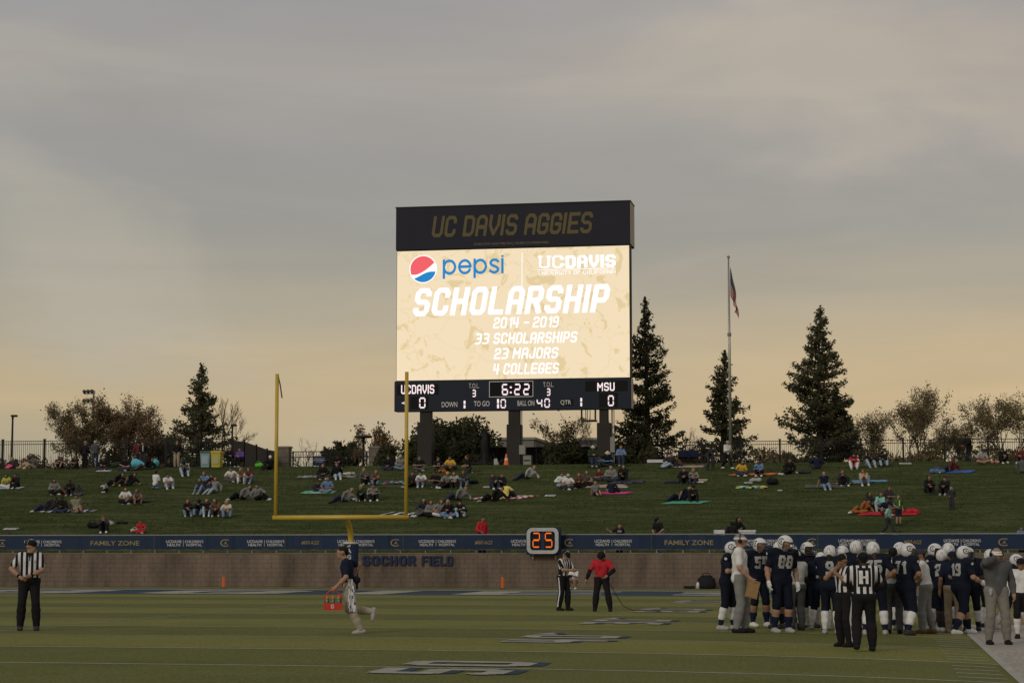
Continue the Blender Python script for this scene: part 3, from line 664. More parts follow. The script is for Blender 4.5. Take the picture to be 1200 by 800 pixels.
# screened dark fence behind the scoreboard columns
bf = field_root('windscreen_fence', 132.5, 'dark windscreen covered fence behind the scoreboard columns', 'fence')
xs = [560, 583, 606, 629, 652, 675, 698, 721, 744]
ps = [on_v(x, 530, 132.5)[0] for x in xs]; zt = on_v(640, 523.5, 132.5)[1]
for s in ps: MB().tube([(s, 0, 6.6), (s, 0, zt + .05)], .04, 6).build('post', M_FEN, bf)
for a, b in zip(ps, ps[1:]): MB().box((a + .04, -.06, 6.7), (b - .04, -.045, zt)).build('windscreen_panel', mat('windscreen', (.010, .010, .012), .9), bf)

# ---------------------------------------------------------------- scoreboard
VB = 126.0
sb_ = field_root('scoreboard', VB, 'huge stadium scoreboard with a glowing video screen raised on three dark columns', 'scoreboard')
P_ = lambda x, y: on_v(x, y, VB)
sL = P_(463.6, 400)[0]; sR = P_(739.2, 400)[0]
zH1 = P_(464, 244)[1]; zH0 = P_(464, 293.2)[1]; zV0 = P_(463.6, 446.8)[1]; zB0 = P_(463, 482)[1]
M_HEAD = mat('header_navy', (.020, .020, .030), .6, var=.08, scale=.6); M_LIT_SIDE = mat('header_side_lit', (.44, .37, .29), .6, var=.1, scale=.5)  # the beige side colour is lightened to paint in light on the right side
M_BRD = mat('board_navy', (.014, .020, .034), .5, var=.06, scale=.5); M_DK = mat('steel_dark', (.03, .026, .022), .6, var=.15, scale=1)
hb = MB().box((sL - .02, 0, zH0), (sR + .0, 2.1, zH1)).build('header_box', M_HEAD, sb_)
MB().box((sR + .002, .04, zH0 + .02), (sR + .03, 2.06, zH1 - .04)).build('lit_side_panel', M_LIT_SIDE, hb)  # right side of the header, its lit look put into the colour
MB().box((sL - .06, -.04, zH1), (sR + .05, 2.14, zH1 + .06)).build('header_trim', M_DK, hb)
M_HG = mat('header_gold', (.125, .10, .045), .5, var=.0)
plane_text('lettering', 'UC DAVIS AGGIES', 'block', hb, M_HG, VB, (505.3, 278.3), (696, 278.3), 24.6, off=.012, t=.72, slant=.17, v0=VB, gap=.75)
plane_text('lettering', 'DOROTHY AND MELVIN J. OLSEN SCOREBOARD', 'sans', hb, mat('header_small', (.2, .17, .12), .5, var=0), VB, (555.6, 288.3), (643, 288.3), 3.4, off=.012, v0=VB)
vb = MB().box((sL + .02, .12, zV0), (sR - .02, .9, zH0 - .002)).build('screen_cabinet', mat('cabinet_black', (.010, .010, .011), .6), sb_)
# video picture: pale gold with darker cracks and blotches
m = bpy.data.materials.new('screen_picture'); m.use_nodes = True; nt = m.node_tree; N = nt.nodes; L = nt.links
b = N['Principled BSDF']; b.inputs['Base Color'].default_value = (.02, .02, .02, 1); b.inputs['Roughness'].default_value = .6
tc = N.new('ShaderNodeTexCoord'); no = N.new('ShaderNodeTexNoise'); no.inputs['Scale'].default_value = .75; no.inputs['Detail'].default_value = 9; no.inputs['Roughness'].default_value = .62; no.inputs['Distortion'].default_value = 1.2
vo = N.new('ShaderNodeTexVoronoi'); vo.feature = 'DISTANCE_TO_EDGE'; vo.inputs['Scale'].default_value = .42
wn = N.new('ShaderNodeTexNoise'); wn.inputs['Scale'].default_value = 1.1; wn.inputs['Detail'].default_value = 6
ad = N.new('ShaderNodeMix'); ad.data_type = 'RGBA'; ad.blend_type = 'ADD'; ad.inputs[0].default_value = 1.6
L.new(tc.outputs['Object'], no.inputs[0]); L.new(tc.outputs['Object'], wn.inputs[0]); L.new(tc.outputs['Object'], ad.inputs[6]); L.new(wn.outputs[1], ad.inputs[7]); L.new(ad.outputs[2], vo.inputs[0])
r1 = N.new('ShaderNodeValToRGB'); r1.color_ramp.elements[0].position = .565; r1.color_ramp.elements[0].color = (0, 0, 0, 1); r1.color_ramp.elements[1].position = .60; r1.color_ramp.elements[1].color = (1, 1, 1, 1); L.new(no.outputs[0], r1.inputs[0])
r2 = N.new('ShaderNodeValToRGB'); r2.color_ramp.elements[0].position = .0; r2.color_ramp.elements[0].color = (.6, .6, .6, 1); r2.color_ramp.elements[1].position = .014; r2.color_ramp.elements[1].color = (0, 0, 0, 1); L.new(vo.outputs[0], r2.inputs[0])
mx = N.new('ShaderNodeMix'); mx.data_type = 'RGBA'; mx.blend_type = 'LIGHTEN'; mx.inputs[0].default_value = 1; L.new(r1.outputs[0], mx.inputs[6]); L.new(r2.outputs[0], mx.inputs[7])
mc = N.new('ShaderNodeMix'); mc.data_type = 'RGBA'; mc.inputs[6].default_value = (.87, .71, .475, 1); mc.inputs[7].default_value = (.745, .585, .32, 1); L.new(mx.outputs[2], mc.inputs[0])
L.new(mc.outputs[2], b.inputs['Emission Color']); b.inputs['Emission Strength'].default_value = 1.0
M_PIC = m
zi1 = P_(464, 294.6)[1]; zi0 = P_(464, 445.8)[1]; pL = P_(464.6, 400)[0]; pR = P_(737.6, 400)[0]
scr = MB().box((pL, .07, zi0), (pR, .13, zi1)).build('video_screen', M_PIC, sb_)
M_LW = mat('led_white', (.1, .1, .1), emit=(1, 1, 1), es=1.05)
def vt(txt, x0, yb, x1, h, m=M_LW, style='block', **k):
    return plane_text('lettering', txt, style, scr, m, VB, (x0, yb), (x1, yb), h, off=-.06, v0=VB, **k)
vt('SCHOLARSHIP', 482.5, 370.4, 717, 32.6, t=.95, slant=.17, gap=.75, res=44)
vt('2014 - 2019', 577.3, 384.6, 656, 12.9, t=.78, slant=.17, gap=.8)
vt('33 SCHOLARSHIPS', 556, 403.2, 677.6, 12.9, t=.78, slant=.17, gap=.8)
vt('23 MAJORS', 578.2, 420.6, 655.3, 12.9, t=.78, slant=.17, gap=.8)
vt('4 COLLEGES', 577, 438.6, 656, 12.9, t=.78, slant=.17, gap=.8)
vt('UC', 630, 314.4, 661.5, 14.8, t=.55, serif=True, gap=-.1); vt('DAVIS', 662.5, 314.1, 721.6, 14.8, t=1.05, gap=.7)
vt('UNIVERSITY OF CALIFORNIA', 630.7, 322.3, 721.6, 4.6, t=.45, serif=True, gap=.25)
M_BLU = mat('led_blue', (.01, .02, .05), emit=(.015, .23, .55), es=1.0); M_RED = mat('led_red', (.05, .01, .01), emit=(.88, .12, .14), es=1.0)
vt('pepsi', 518.5, 326.6, 590, 26.0, M_BLU, t=.42, gap=.6, res=56)
s0, z0 = P_(611.2, 334); s1, z1 = P_(611.8, 296); MB().box((s0, .055, z0), (s0 + .04, .068, z1)).build('divider', M_LW, scr)
s0, z0 = P_(630.7, 316.2); s1, _ = P_(721.6, 316.2); MB().box((s0, .055, z0 - .02), (s1, .068, z0 + .02)).build('rule', M_LW, scr)
gc, gz = P_(495.6, 315.2); gr_ = abs(P_(511.8, 315)[0] - gc)
def disc(mb, R, y, m=0, n=40): mb.add([(gc + R * math.cos(2 * PI * i / n), y, gz + R * math.sin(2 * PI * i / n)) for i in range(n)], [tuple(range(n))], m)
g = MB(); disc(g, gr_, .060); go = g.build('globe_disc', M_LW, scr)
def wave(name, f0, f1, m, y):
    mb = MB(); R = gr_ * .93; n = 40; rows = []
    for i in range(n + 1):
        x = -R + 2 * R * i / n; c = math.sqrt(max(0, R * R - x * x)); lo = max(-c, min(c, f0(x / R) * R)); hi = max(-c, min(c, f1(x / R) * R)); rows.append((x, lo, hi))
    for (x, a, b2), (x2, c, d) in zip(rows, rows[1:]):
        if b2 - a > 1e-4 or d - c > 1e-4: mb.quad((gc + x, y, gz + a), (gc + x2, y, gz + c), (gc + x2, y, gz + d), (gc + x, y, gz + b2))
    mb.build(name, m, scr)
wave('globe_red', lambda x: -.42 + .62 * max(0, x + .6) ** 1.55 * .8, lambda x: 2, M_RED, .056)
wave('globe_blue', lambda x: -2, lambda x: -.66 + .22 * (x + 1) + .12 * math.sin((x + .2) * 2.6), M_BLU, .056)
# lower fixed digit panel
lb = MB().box((sL - .06, .0, zB0), (sR + .02, .8, zV0 - .002)).build('score_panel', M_BRD, sb_)
MB().box((sR + .022, .02, zB0 + .02), (sR + .05, .78, zV0 - .02)).build('lit_side_panel', M_LIT_SIDE, lb)  # same painted-in light on the right side of the lower panel
M_BK = mat('led_module', (.008, .008, .009), .7, var=0); M_LP = mat('led_pink', (.1, .1, .1), emit=(1, .82, .84), es=1.0); M_PNT = mat('panel_paint', (.62, .6, .58), .5, var=0)
def module(x0, y0, x1, y1):
    a, z1 = P_(x0, y0); b2, _ = P_(x1, y0); _, z0 = P_(x0, y1); MB().box((a, -.012, z0), (b2, .004, z1)).build('digit_module', M_BK, lb)
def lt(txt, x0, x1, yb, h, m=M_LP, style='block', **k): return plane_text('digit' if style == 'block' else 'lettering', txt, style, lb, m, VB, (x0, yb), (x1, yb), h, off=.018, v0=VB, **k)
for q in ((465.5, 450.3, 513.8, 462.6), (481, 464.5, 502, 479.3), (686, 446.5, 735.5, 458.5), (702, 460.5, 724, 477), (657, 467.5, 671.5, 475.5)): module(*q)
module(573.5, 447, 624.6, 465)
lt('UCDAVIS', 470.1, 508.9, 461.6, 10.6, t=.62, gap=1.0); lt('MSU', 700, 720.3, 458.0, 9.8, t=.62, gap=1.0); lt('<', 470.7, 475.3, 474.2, 4.2, t=.6)
lt('0', 491.3, 498.6, 478.3, 12.8, t=.5, seven=True); lt('0', 712.5, 719.4, 475.7, 12.7, t=.5, seven=True)
lt('3', 553.3, 557.7, 465, 8.6, t=.6, seven=True); lt('3', 640.6, 645, 463.5, 8.6, t=.6, seven=True)
lt('6', 588.2, 595.4, 463, 13.4, t=.5, seven=True); lt('2', 602.6, 610, 462.8, 13.4, t=.5, seven=True); lt('2', 613.2, 620.6, 462.7, 13.4, t=.5, seven=True)
for y in (453.6, 459.6):
    a, z = P_(598.6, y); MB().box((a - .05, -.03, z - .06), (a + .06, -.014, z + .05)).build('colon_dot', M_LP, lb)
for x0, x1, yb, h in ((543.4, 545.5, 478.2, 8.8), (582.6, 584.8, 478.2, 10.8), (680.2, 682.2, 475.8, 9.6)):
    a, z0 = P_(x0, yb); b2, _ = P_(x1, yb); _, z1 = P_(x0, yb - h); MB().box((a, -.03, z0), (b2, -.014, (z0 + z1) / 2 - .03)).box((a, -.03, (z0 + z1) / 2 + .03), (b2, -.014, z1)).build('digit', M_LP, lb)
lt('0', 586.7, 592.9, 478.2, 10.8, t=.5, seven=True); lt('4', 629, 635.6, 477.7, 10.8, t=.5, seven=True); lt('0', 638, 644.4, 477.5, 10.8, t=.5, seven=True)
lt('DOWN', 517.7, 536, 477, 6.2, M_PNT, 'sans', bold=.01); lt('TO GO', 555.4, 573.7, 476, 6.2, M_PNT, 'sans', bold=.01); lt('BALL ON', 606.5, 626.2, 475.4, 6.2, M_PNT, 'sans', bold=.01); lt('QTR', 656.9, 669.3, 474.6, 6.0, M_PNT, 'sans', bold=.01)
for x0, x1, yb in ((549.5, 561.5, 454.7), (636.5, 648.8, 453.2)):
    lt('T.O.L.', x0, x1, yb, 5.6, M_PNT, 'sans')
a, z1 = P_(573.2, 446.8); b2, _ = P_(624.9, 446.8); _, z0 = P_(573.2, 465.4)
MB().box((a, -.02, z0), (b2, -.013, z0 + .04)).box((a, -.02, z1 - .04), (b2, -.013, z1)).box((a, -.02, z0 + .041), (a + .04, -.013, z1 - .041)).box((b2 - .04, -.02, z0 + .041), (b2, -.013, z1 - .041)).build('clock_outline', M_PNT, lb)
# columns
for x0, x1, x2, x3, yc in ((491.3, 503.7, 488.8, 505.5, 497), (595.2, 607.6, 593.4, 609.6, 497), (701.9, 711.4, 699.3, 714.8, 495)):
    a, b2 = P_(x0, 500)[0], P_(x1, 500)[0]; c, d = P_(x2, 510)[0], P_(x3, 510)[0]; zc = P_(x0, yc)[1]
    co = MB().box((a, .15, zc), (b2, .85, zB0)).build('column', M_DK, sb_)
    MB().box((c, .05, 6.4), (d, .95, zc)).build('column_sleeve', M_DK, co)
    MB().box((c - .15, -.1, 6.4), (d + .15, 1.1, TOPZ + .05)).build('footing', M_CAP, co)
cg = MB(); 
a, z0 = P_(681, 491.5); b2, z1 = P_(697, 481)
for s in (a, b2): cg.box((s - .05, .2, z0), (s + .05, .3, zB0))
cg.box((a - .05, .2, z0 - .1), (b2 + .05, .3, z0)).box((a - .05, .7, z0 - .1), (b2 + .05, .8, z0))
for k in (.3, .42, .62): s = a + (b2 - a) * k; cg.box((s - .02, .2, z0), (s + .02, .24, zB0))
cg.build('service_cage', M_DK, sb_)
M_CON = mat('conduit_grey', (.22, .21, .19), .5, metal=.3)
cd = field_root('electrical_conduit', VB + .3, 'grey electrical pipes with a cabinet beside the right scoreboard column', 'conduit')
for x, r in ((717.3, .05), (719.6, .03)):
    s = on_v(x, 510, VB + .3)[0]; MB().tube([(s, 0, 6.5), (s, 0, zB0 + .1)], r, 6).build('pipe', M_CON, cd)
s, z = on_v(718.5, 528, VB + .3); MB().box((s - .15, -.25, z - .1), (s + .13, -.06, z + .85)).build('cabinet', M_CON, cd)
cd = field_root('electrical_cabinet', VB + .3, 'grey electrical cabinet with a thin pipe beside the middle scoreboard column', 'cabinet')
s = on_v(611.5, 510, VB + .3)[0]; MB().tube([(s, 0, 6.5), (s, 0, zB0)], .035, 6).build('pipe', M_CON, cd)
a, z0 = on_v(609.2, 532.5, VB + .3); b2, z1 = on_v(616.5, 521.5, VB + .3); MB().box((a, -.3, z0), (b2, -.04, z1)).build('cabinet_body', M_CON, cd); MB().box((a + .03, -.315, z0 + .03), (b2 - .03, -.302, z1 - .03)).build('cabinet_door', mat('cab_door', (.26, .25, .23), .5), cd)
cd = field_root('transformer_box', VB - .3, 'low grey metal utility box on the crest right of the middle column', 'utility box')
a, z0 = on_v(614, 545, VB - .3); b2, z1 = on_v(623, 534.5, VB - .3)
MB().box((a, -.25, 6.7), (b2, .25, z1)).build('box_body', M_CON, cd); MB().box((a - .02, -.28, z1), (b2 + .02, .28, z1 + .05)).build('box_lid', M_CON, cd); MB().box((a + .04, -.262, z1 - .3), (b2 - .04, -.252, z1 - .22)).build('vent', M_FEN, cd)
# ---------------------------------------------------------------- vegetation
def leaf_mat(name, cols, sc=.8):
    m = bpy.data.materials.new(name); m.use_nodes = True; nt = m.node_tree; N = nt.nodes; L = nt.links
    b = N['Principled BSDF']; b.inputs['Roughness'].default_value = .75; b.inputs['Specular IOR Level'].default_value = .2
    tc = N.new('ShaderNodeTexCoord'); no = N.new('ShaderNodeTexNoise'); no.inputs['Scale'].default_value = sc; no.inputs['Detail'].default_value = 5
    L.new(tc.outputs['Object'], no.inputs[0])
    r = N.new('ShaderNodeValToRGB'); r.color_ramp.elements[0].position = .3; r.color_ramp.elements[1].position = .7
    r.color_ramp.elements[0].color = (*cols[0], 1); r.color_ramp.elements[1].color = (*cols[-1], 1)
    for i, c in enumerate(cols[1:-1]): r.color_ramp.elements.new(.3 + .4 * (i + 1) / (len(cols) - 1)).color = (*c, 1)
    L.new(no.outputs[0], r.inputs[0]); L.new(r.outputs[0], b.inputs['Base Color'])
    tr = N.new('ShaderNodeBsdfTranslucent'); ms = N.new('ShaderNodeMixShader'); ms.inputs[0].default_value = .38; L.new(r.outputs[0], tr.inputs[0]); L.new(b.outputs[0], ms.inputs[1]); L.new(tr.outputs[0], ms.inputs[2]); L.new(ms.outputs[0], N['Material Output'].inputs[0]); return m
L_CON = leaf_mat('conifer_needles', [(.065, .070, .036), (.10, .10, .052), (.14, .13, .07)])
L_DRK = leaf_mat('dark_leaves', [(.038, .044, .020), (.060, .064, .030), (.09, .085, .042)])
L_BRN = leaf_mat('autumn_leaves', [(.15, .115, .062), (.22, .165, .085), (.16, .145, .08)])
L_RED = leaf_mat('rust_leaves', [(.17, .115, .065), (.22, .145, .08), (.16, .125, .07)])
L_OLV = leaf_mat('olive_leaves', [(.14, .12, .06), (.21, .17, .08), (.25, .19, .085)])
M_BARK = mat('bark', (.055, .042, .03), .95, var=.25, scale=4); M_TWIG = mat('twig', (.13, .095, .065), .95, var=.2, scale=2)
def leaves_mesh(name, C, size, m, parent, rg, flat=0.0, kind=None):
    """one triangle-pair leaf clump per centre, random facing"""
    C = np.asarray(C, float); n = len(C); sz = size * rg.uniform(.6, 1.4, n)[:, None]
    a = rg.normal(size=(n, 3)); a[:, 2] *= (1 - flat); a /= np.linalg.norm(a, axis=1)[:, None]
    b = rg.normal(size=(n, 3)); b[:, 2] *= (1 - flat * .7); b -= a * (a * b).sum(1)[:, None]; b /= np.linalg.norm(b, axis=1)[:, None]
    b *= rg.uniform(.35, .7, n)[:, None]
    V = np.stack([C - a * sz, C + b * sz, C + a * sz, C - b * sz], 1).reshape(-1, 3)
    F = np.arange(4 * n).reshape(n, 4)
    o = link(name, np_mesh(name, V, F, smooth=False), parent, m)
    return o
def conifer(px, v, ytop, hw, label, seed, base=.0, n=70, dens=1.0, skirt=1.0):
    g = at_v(px, v, 6.8); H = zat(ytop, g.y) - 6.8; R = hw / FOC * g.y; rg = np.random.default_rng(seed)
    r = empty('conifer_tree', g, 0, label, 'tree', 'tall conifers behind the crest')
    lean = rg.normal(0, .006, 2)
    ax = lambda z: np.array([lean[0] * z * z / H * 3 + .06 * math.sin(z * .5 + seed), lean[1] * z, z])
    MB().tube([ax(H * t) for t in np.linspace(0, 1, 12)], [.26 * (1 - t) + .015 for t in np.linspace(0, 1, 12)], 8).build('trunk', M_BARK, r, True)
    br = MB(); C = []
    N_ = int(2.6 * n * H / 11)
    for i in range(N_):
        t = (i + rg.uniform(0, 1)) / N_; t = t ** .9; z = .5 + base + (H - .7 - base) * t
        Lb = (R * 1.12 * (1 - t) ** .80 * (skirt if t < .2 else 1) + .05) * (rg.uniform(.5, 1.1) if rg.uniform() > .1 else rg.uniform(1.1, 1.25))
        az = rg.uniform(0, 2 * PI); dr = rg.uniform(-.25, .28) * (1 - t) - .05
        o = ax(z); d = np.array([math.cos(az), math.sin(az), 0]); pts = []
        for q in (0, .35, .7, 1):
            pts.append(o + d * Lb * q + np.array([0, 0, dr * Lb * q + .22 * Lb * q * q]))
        br.tube(pts, [.05 * (1 - t) + .018, .035 * (1 - t) + .012, .015, .006], 4, cap=False)
        k = int(max(14, 62 * Lb * dens)); k = int(k * (1 if t < .75 else .7)); u = rg.uniform(.15, 1, k) ** .8
        P = o + d * (Lb * u)[:, None] + np.stack([np.zeros(k), np.zeros(k), dr * Lb * u + .22 * Lb * u * u], 1)
        sd = np.array([-d[1], d[0], 0]); w = .34 * Lb * (1 - u * .75) * rg.normal(0, .55, k)
        P = P + sd * w[:, None] + rg.normal(0, 1, (k, 3)) * np.array([.07, .07, .10]) + np.stack([np.zeros(k), np.zeros(k), -abs(w) * .35], 1)
        C.append(P)
    k = 30; zz = rg.uniform(H * .94, H * 1.0, k); C.append(np.stack([rg.normal(0, .03, k) + np.array([ax(z_)[0] for z_ in zz]), rg.normal(0, .03, k), zz], 1))
    br.build('branches', M_BARK, r)['kind'] = 'stuff'
    leaves_mesh('crown', np.concatenate(C), .105, L_CON, r, rg, .35)['kind'] = 'stuff'
    return r
def decid(px, v, ytop, hw, label, seed, m=L_BRN, leaf=6, lsz=.13, name='tree', group='broadleaf trees behind the fences', stems=1, depth=5, spread=.6, asp=1.0):
    g = at_v(px, v, 6.8); H = zat(ytop, g.y) - 6.8; R = hw / FOC * g.y; rg = np.random.default_rng(seed)
    r = empty(name, g, 0, label, 'tree', group)
    segs = []; tips = []
    def grow(p, d, L, rad, k):
        n = 3; q = p
        pts = [q]
        for i in range(n):
            d = d + rg.normal(0, .13, 3) + np.array([0, 0, .05]); d /= np.linalg.norm(d); q = q + d * L / n; pts.append(q)
        segs.append((pts, rad, rad * .62, k))
        if k <= 1: tips.append(pts)
        if k == 0: return
        for j in range(rg.integers(2, 4) + (1 if k <= 2 else 0)):
            b = rg.normal(0, 1, 3); b -= d * (b @ d); b /= np.linalg.norm(b)
            a = rg.uniform(.3, 1.0) * spread; nd = d * math.cos(a) + b * math.sin(a)
            st = pts[rg.integers(1, 4)] if j else pts[-1]
            grow(st, nd, L * rg.uniform(.62, .85), rad * .6, k - 1)
    for s in range(stems):
        d = np.array([rg.normal(0, .22 if stems > 1 else .05), rg.normal(0, .15), 1.]); d /= np.linalg.norm(d)
        grow(np.array([rg.normal(0, .25) if stems > 1 else 0, 0, 0.]), d, H * .3, .11 if stems == 1 else .06, depth)
    A = np.concatenate([np.array(s[0]) for s in segs]); zmax = A[:, 2].max(); xm = np.percentile(np.abs(A[:, 0]), 98)
    S = np.array([R / xm, R / xm, H / zmax])
    mb = MB(); tr = MB()
    for pts, r0, r1, k in segs:
        P = [p * S for p in pts]; nn = len(P)
        (tr if k >= depth - 1 else mb).tube(P, [max(.009, r0 + (r1 - r0) * i / (nn - 1)) for i in range(nn)], 6 if k > 2 else 3, cap=False)
    tr.build('trunk', M_BARK, r, True); mb.build('branches', M_TWIG, r)['kind'] = 'stuff'
    if leaf:
        T = np.concatenate([np.array(t) for t in tips]) * S; k = int(len(T) * leaf); idx = rg.integers(0, len(T), k)
        keep = rg.uniform(size=len(T)) > .25; idx = idx[keep[idx]]
        C = T[idx] + rg.normal(0, .17, (len(idx), 3))
        leaves_mesh('crown', C, lsz, m, r, rg)['kind'] = 'stuff'
    return r
def bush(px, v, ytop, hw, label, seed, m=L_DRK, n=5000, name='bush', cat='bush', group='bushes around the scoreboard', lsz=.12, dy=None):
    g = at_v(px, v, 6.8); H = zat(ytop, g.y) - 6.8; R = hw / FOC * g.y; rg = np.random.default_rng(seed); dy = dy or min(R, 2.0)
    r = empty(name, g, 0, label, cat, group)
    # lumpy volume: many overlapping lobes, leaves near their surfaces, twigs inside
    K = max(8, int(R * 6)); L_ = []
    for i in range(K):
        x = rg.uniform(-.85, .85); h = math.sqrt(max(.05, 1 - x * x)) * rg.uniform(.55, 1); rr = rg.uniform(.16, .3) * H * (1.2 - abs(x) * .5)
        L_.append((x * R, rg.uniform(-.7, .7) * dy, max(rr * .5, h * H - rr), rr))
        L_.append((x * R, rg.uniform(-.8, .8) * dy, rg.uniform(.15, .6) * H * h, rr * 1.1))
    C = []; per = n // len(L_)
    for x, y, z, rr in L_:
        d = rg.normal(size=(per, 3)); d /= np.linalg.norm(d, axis=1)[:, None]; C.append(np.array([x, y, z]) + d * rr * rg.uniform(.55, 1.12, per)[:, None])
    C = np.concatenate(C); C = C[C[:, 2] > -.1]
    leaves_mesh('foliage', C, lsz, m, r, rg)['kind'] = 'stuff'
    mb = MB()
    for i in range(16):
        x = rg.uniform(-.7, .7) * R; y = rg.uniform(-.6, .6) * dy; mb.tube([(x * .5, y * .5, -.1), (x * .8, y * .8, H * .4), (x, y, H * rg.uniform(.6, .85))], [.04, .025, .01], 4, cap=False)
    mb.build('stems', M_BARK, r)['kind'] = 'stuff'
    return r
conifer(233.5, 136, 426, 40, 'lone dark conifer at the left between the brown trees and the goal post', 11)
conifer(758, 137, 348, 44, 'tall narrow conifer rising just right of the scoreboard', 12, skirt=1.2)
conifer(847, 137, 410, 36, 'smaller conifer standing right behind the flagpole', 13)
conifer(961, 137, 358, 52, 'tallest broad conifer right of the flagpole', 14, dens=1.15, skirt=.9)
conifer(984, 138.5, 450, 27, 'shorter dense conifer pressed against the right side of the tallest one', 15, dens=1.3, skirt=.9)
decid(101, 134, 461, 42, 'dark brown leafy tree in front of the stadium floodlight at the left', 21, L_BRN, 4.6, .066, stems=5)
decid(147, 136, 462, 40, 'reddish brown leafy tree between the floodlight and the lone conifer', 22, L_RED, 5.2, .066, stems=5)
decid(176, 137, 505, 26, 'low brown tree at the foot of the reddish tree on the left', 23, L_BRN, 10, .10, stems=3, depth=4)
decid(262, 139, 463, 34, 'bare branched tree behind the right side of the lone conifer', 24, None, 0, stems=3)
decid(212, 139, 492, 18, 'small bare tree behind the left side of the lone conifer', 25, L_BRN, 1, .1, stems=2, depth=4)
decid(360, 165, 513, 26, 'low bare twiggy tree beyond the entrance gate', 26, None, 0, stems=3, depth=4)
decid(441, 152, 496, 24, 'small rusty leafed tree beside the right gate pillar', 27, L_RED, 3, .11, stems=3, depth=4)
decid(405, 158, 518, 22, 'dark shrubby tree behind the right leaf of the gate', 28, L_DRK, 10, .2, stems=3, depth=4)
decid(664, 141, 484, 34, 'bare tree with a few brown leaves below the right half of the scoreboard', 30, L_BRN, .3, .10, stems=3)
decid(690, 143, 487, 24, 'thin bare tree behind the right scoreboard column', 31, None, 0, stems=2, depth=4)
decid(803, 146, 500, 24, 'small bare domed tree between the two right conifers', 32, None, 0, stems=2, depth=4)
decid(1017, 142, 478, 30, 'bare golden twigged tree right of the tallest conifer', 33, L_OLV, 1.2, .06, stems=4)
decid(1072, 138, 450, 40, 'tall half bare tree with olive leaves on the right', 34, L_OLV, 2.2, .065, stems=4)
decid(1125, 143, 494, 30, 'bare golden twigged tree behind the cyclist', 35, L_OLV, 1.2, .06, stems=4)
decid(1180, 137, 459, 46, 'bushy olive brown tree at the right edge', 36, L_OLV, 3.0, .065, stems=4)
for i, (x, y, w, m_, lab) in enumerate(((18, 524, 34, L_RED, 'low rust coloured shrub behind the fence at the left edge'), (62, 527, 24, L_BRN, 'low brown shrub behind the fence under the first brown tree'), (130, 512, 40, L_BRN, 'dense brown undergrowth beneath the reddish tree'), (182, 520, 26, L_RED, 'rust shrub behind the blue air lounger'),
        (783, 520, 24, L_RED, 'rust brown shrub behind the fence right of the dark bush'), (812, 516, 26, L_RED, 'domed rust shrub behind the fence left of the flagpole'), (900, 516, 20, L_BRN, 'small round brown shrub behind the fence between two conifers'),
        (925, 524, 30, L_BRN, 'brown shrub under the left side of the tallest conifer'), (1035, 515, 34, L_OLV, 'tangled golden shrub behind the three seated boys'), (1088, 515, 36, L_OLV, 'tangled golden shrub left of the cyclist'), (1150, 516, 40, L_OLV, 'golden shrub behind the man in the white tee on the crest'), (1200, 518, 26, L_BRN, 'brown shrub behind the fence at the right edge'))):
    bush(x, 136 + (i % 3), y, w, lab, 50 + i, m_, int(w * 55), 'shrub', 'shrub', 'shrubs behind the crest fences', .13)
for i, (x, v, y, w, n_, lab) in enumerate(((459, 130, 516, 20, 5000, 'dark clipped hedge bush beside the right gate pillar'), (514, 128.5, 518, 16, 3500, 'dark hedge bush right of the left scoreboard column'), (484, 129.5, 520, 14, 2500, 'dark hedge bush behind the left scoreboard column'),
        (542, 128.5, 514, 22, 5000, 'wide dark hedge bush left of the black draped tower'), (662, 128.6, 511, 26, 8000, 'big round dark bush between the two right scoreboard columns'), (690, 129.6, 519, 13, 2500, 'smaller dark bush tucked beside the right scoreboard column'),
        (742, 128.6, 508, 28, 8000, 'big dark bush at the foot of the tall narrow conifer'), (592, 129.5, 534, 7, 800, 'tiny bush at the foot of the middle scoreboard column'))):
    bush(x, v, y, w, lab, 70 + i, L_DRK, n_)

t_ = bush(530, 139, 477, 54, 'broad rounded dark evergreen tree filling the gap below the scoreboard', 29, L_DRK, 24000, 'evergreen_tree', 'tree', 'broadleaf trees behind the fences', .14, 2.6)
MB().tube([(0, 0, -.1), (.1, 0, 1.6), (0, .1, 3.0)], [.28, .22, .1], 8).build('trunk', M_BARK, t_, True)

# ---------------------------------------------------------------- poles, lamps, flag
M_POL = mat('pole_dark', (.02, .02, .02), .5, var=0)
for x, y, v, lab in ((13.2, 486, 129, 'black lamp post at the left edge behind the crest fence'), (271.5, 497, 133, 'black lamp post right of the lone conifer')):
    g = at_v(x, v, 6.8); H = zat(y, g.y) - 6.8; r = empty('street_lamp', g, 0, lab, 'street lamp', 'black lamp posts')
    MB().tube([(0, 0, 0), (0, 0, H - .1)], [.09, .06], 8).build('pole', M_POL, r, True)
    MB().box((-.1, -.15, H - .12), (.3, .15, H)).box((-.06, -.06, H - .3), (.06, .06, H - .12)).build('lamp_head', M_POL, r); MB().box((-.07, -.12, H - .135), (.27, .12, H - .122)).build('lens', M_CON, r)
g = at_v(425.5, 140, 6.8); H = zat(513, g.y) - 6.8; r = empty('shade_canopy_lamp', g, 0, 'lamp post with a wide flat disc head near the right gate pillar', 'street lamp')
MB().tube([(0, 0, 0), (0, 0, H)], [.1, .08], 8).build('pole', M_POL, r, True)
MB().lathe([(0, H + .02), (.62, H + .03), (.66, H + .1), (.5, H + .2), (0, H + .24)], 24).build('disc_head', mat('disc', (.06, .055, .05), .5), r, True); MB().lathe([(0, H + .012), (.55, H + .012)], 24).build('lens', M_CON, r)
g = at_v(105.5, 300, 0); H = zat(457, g.y); r = empty('stadium_floodlight', g, -.5, 'distant stadium floodlight pole with two rows of lamps above the brown tree', 'floodlight')
MB().tube([(0, 0, 0), (0, 0, H)], [.35, .14], 8).build('pole', M_CON, r, True)
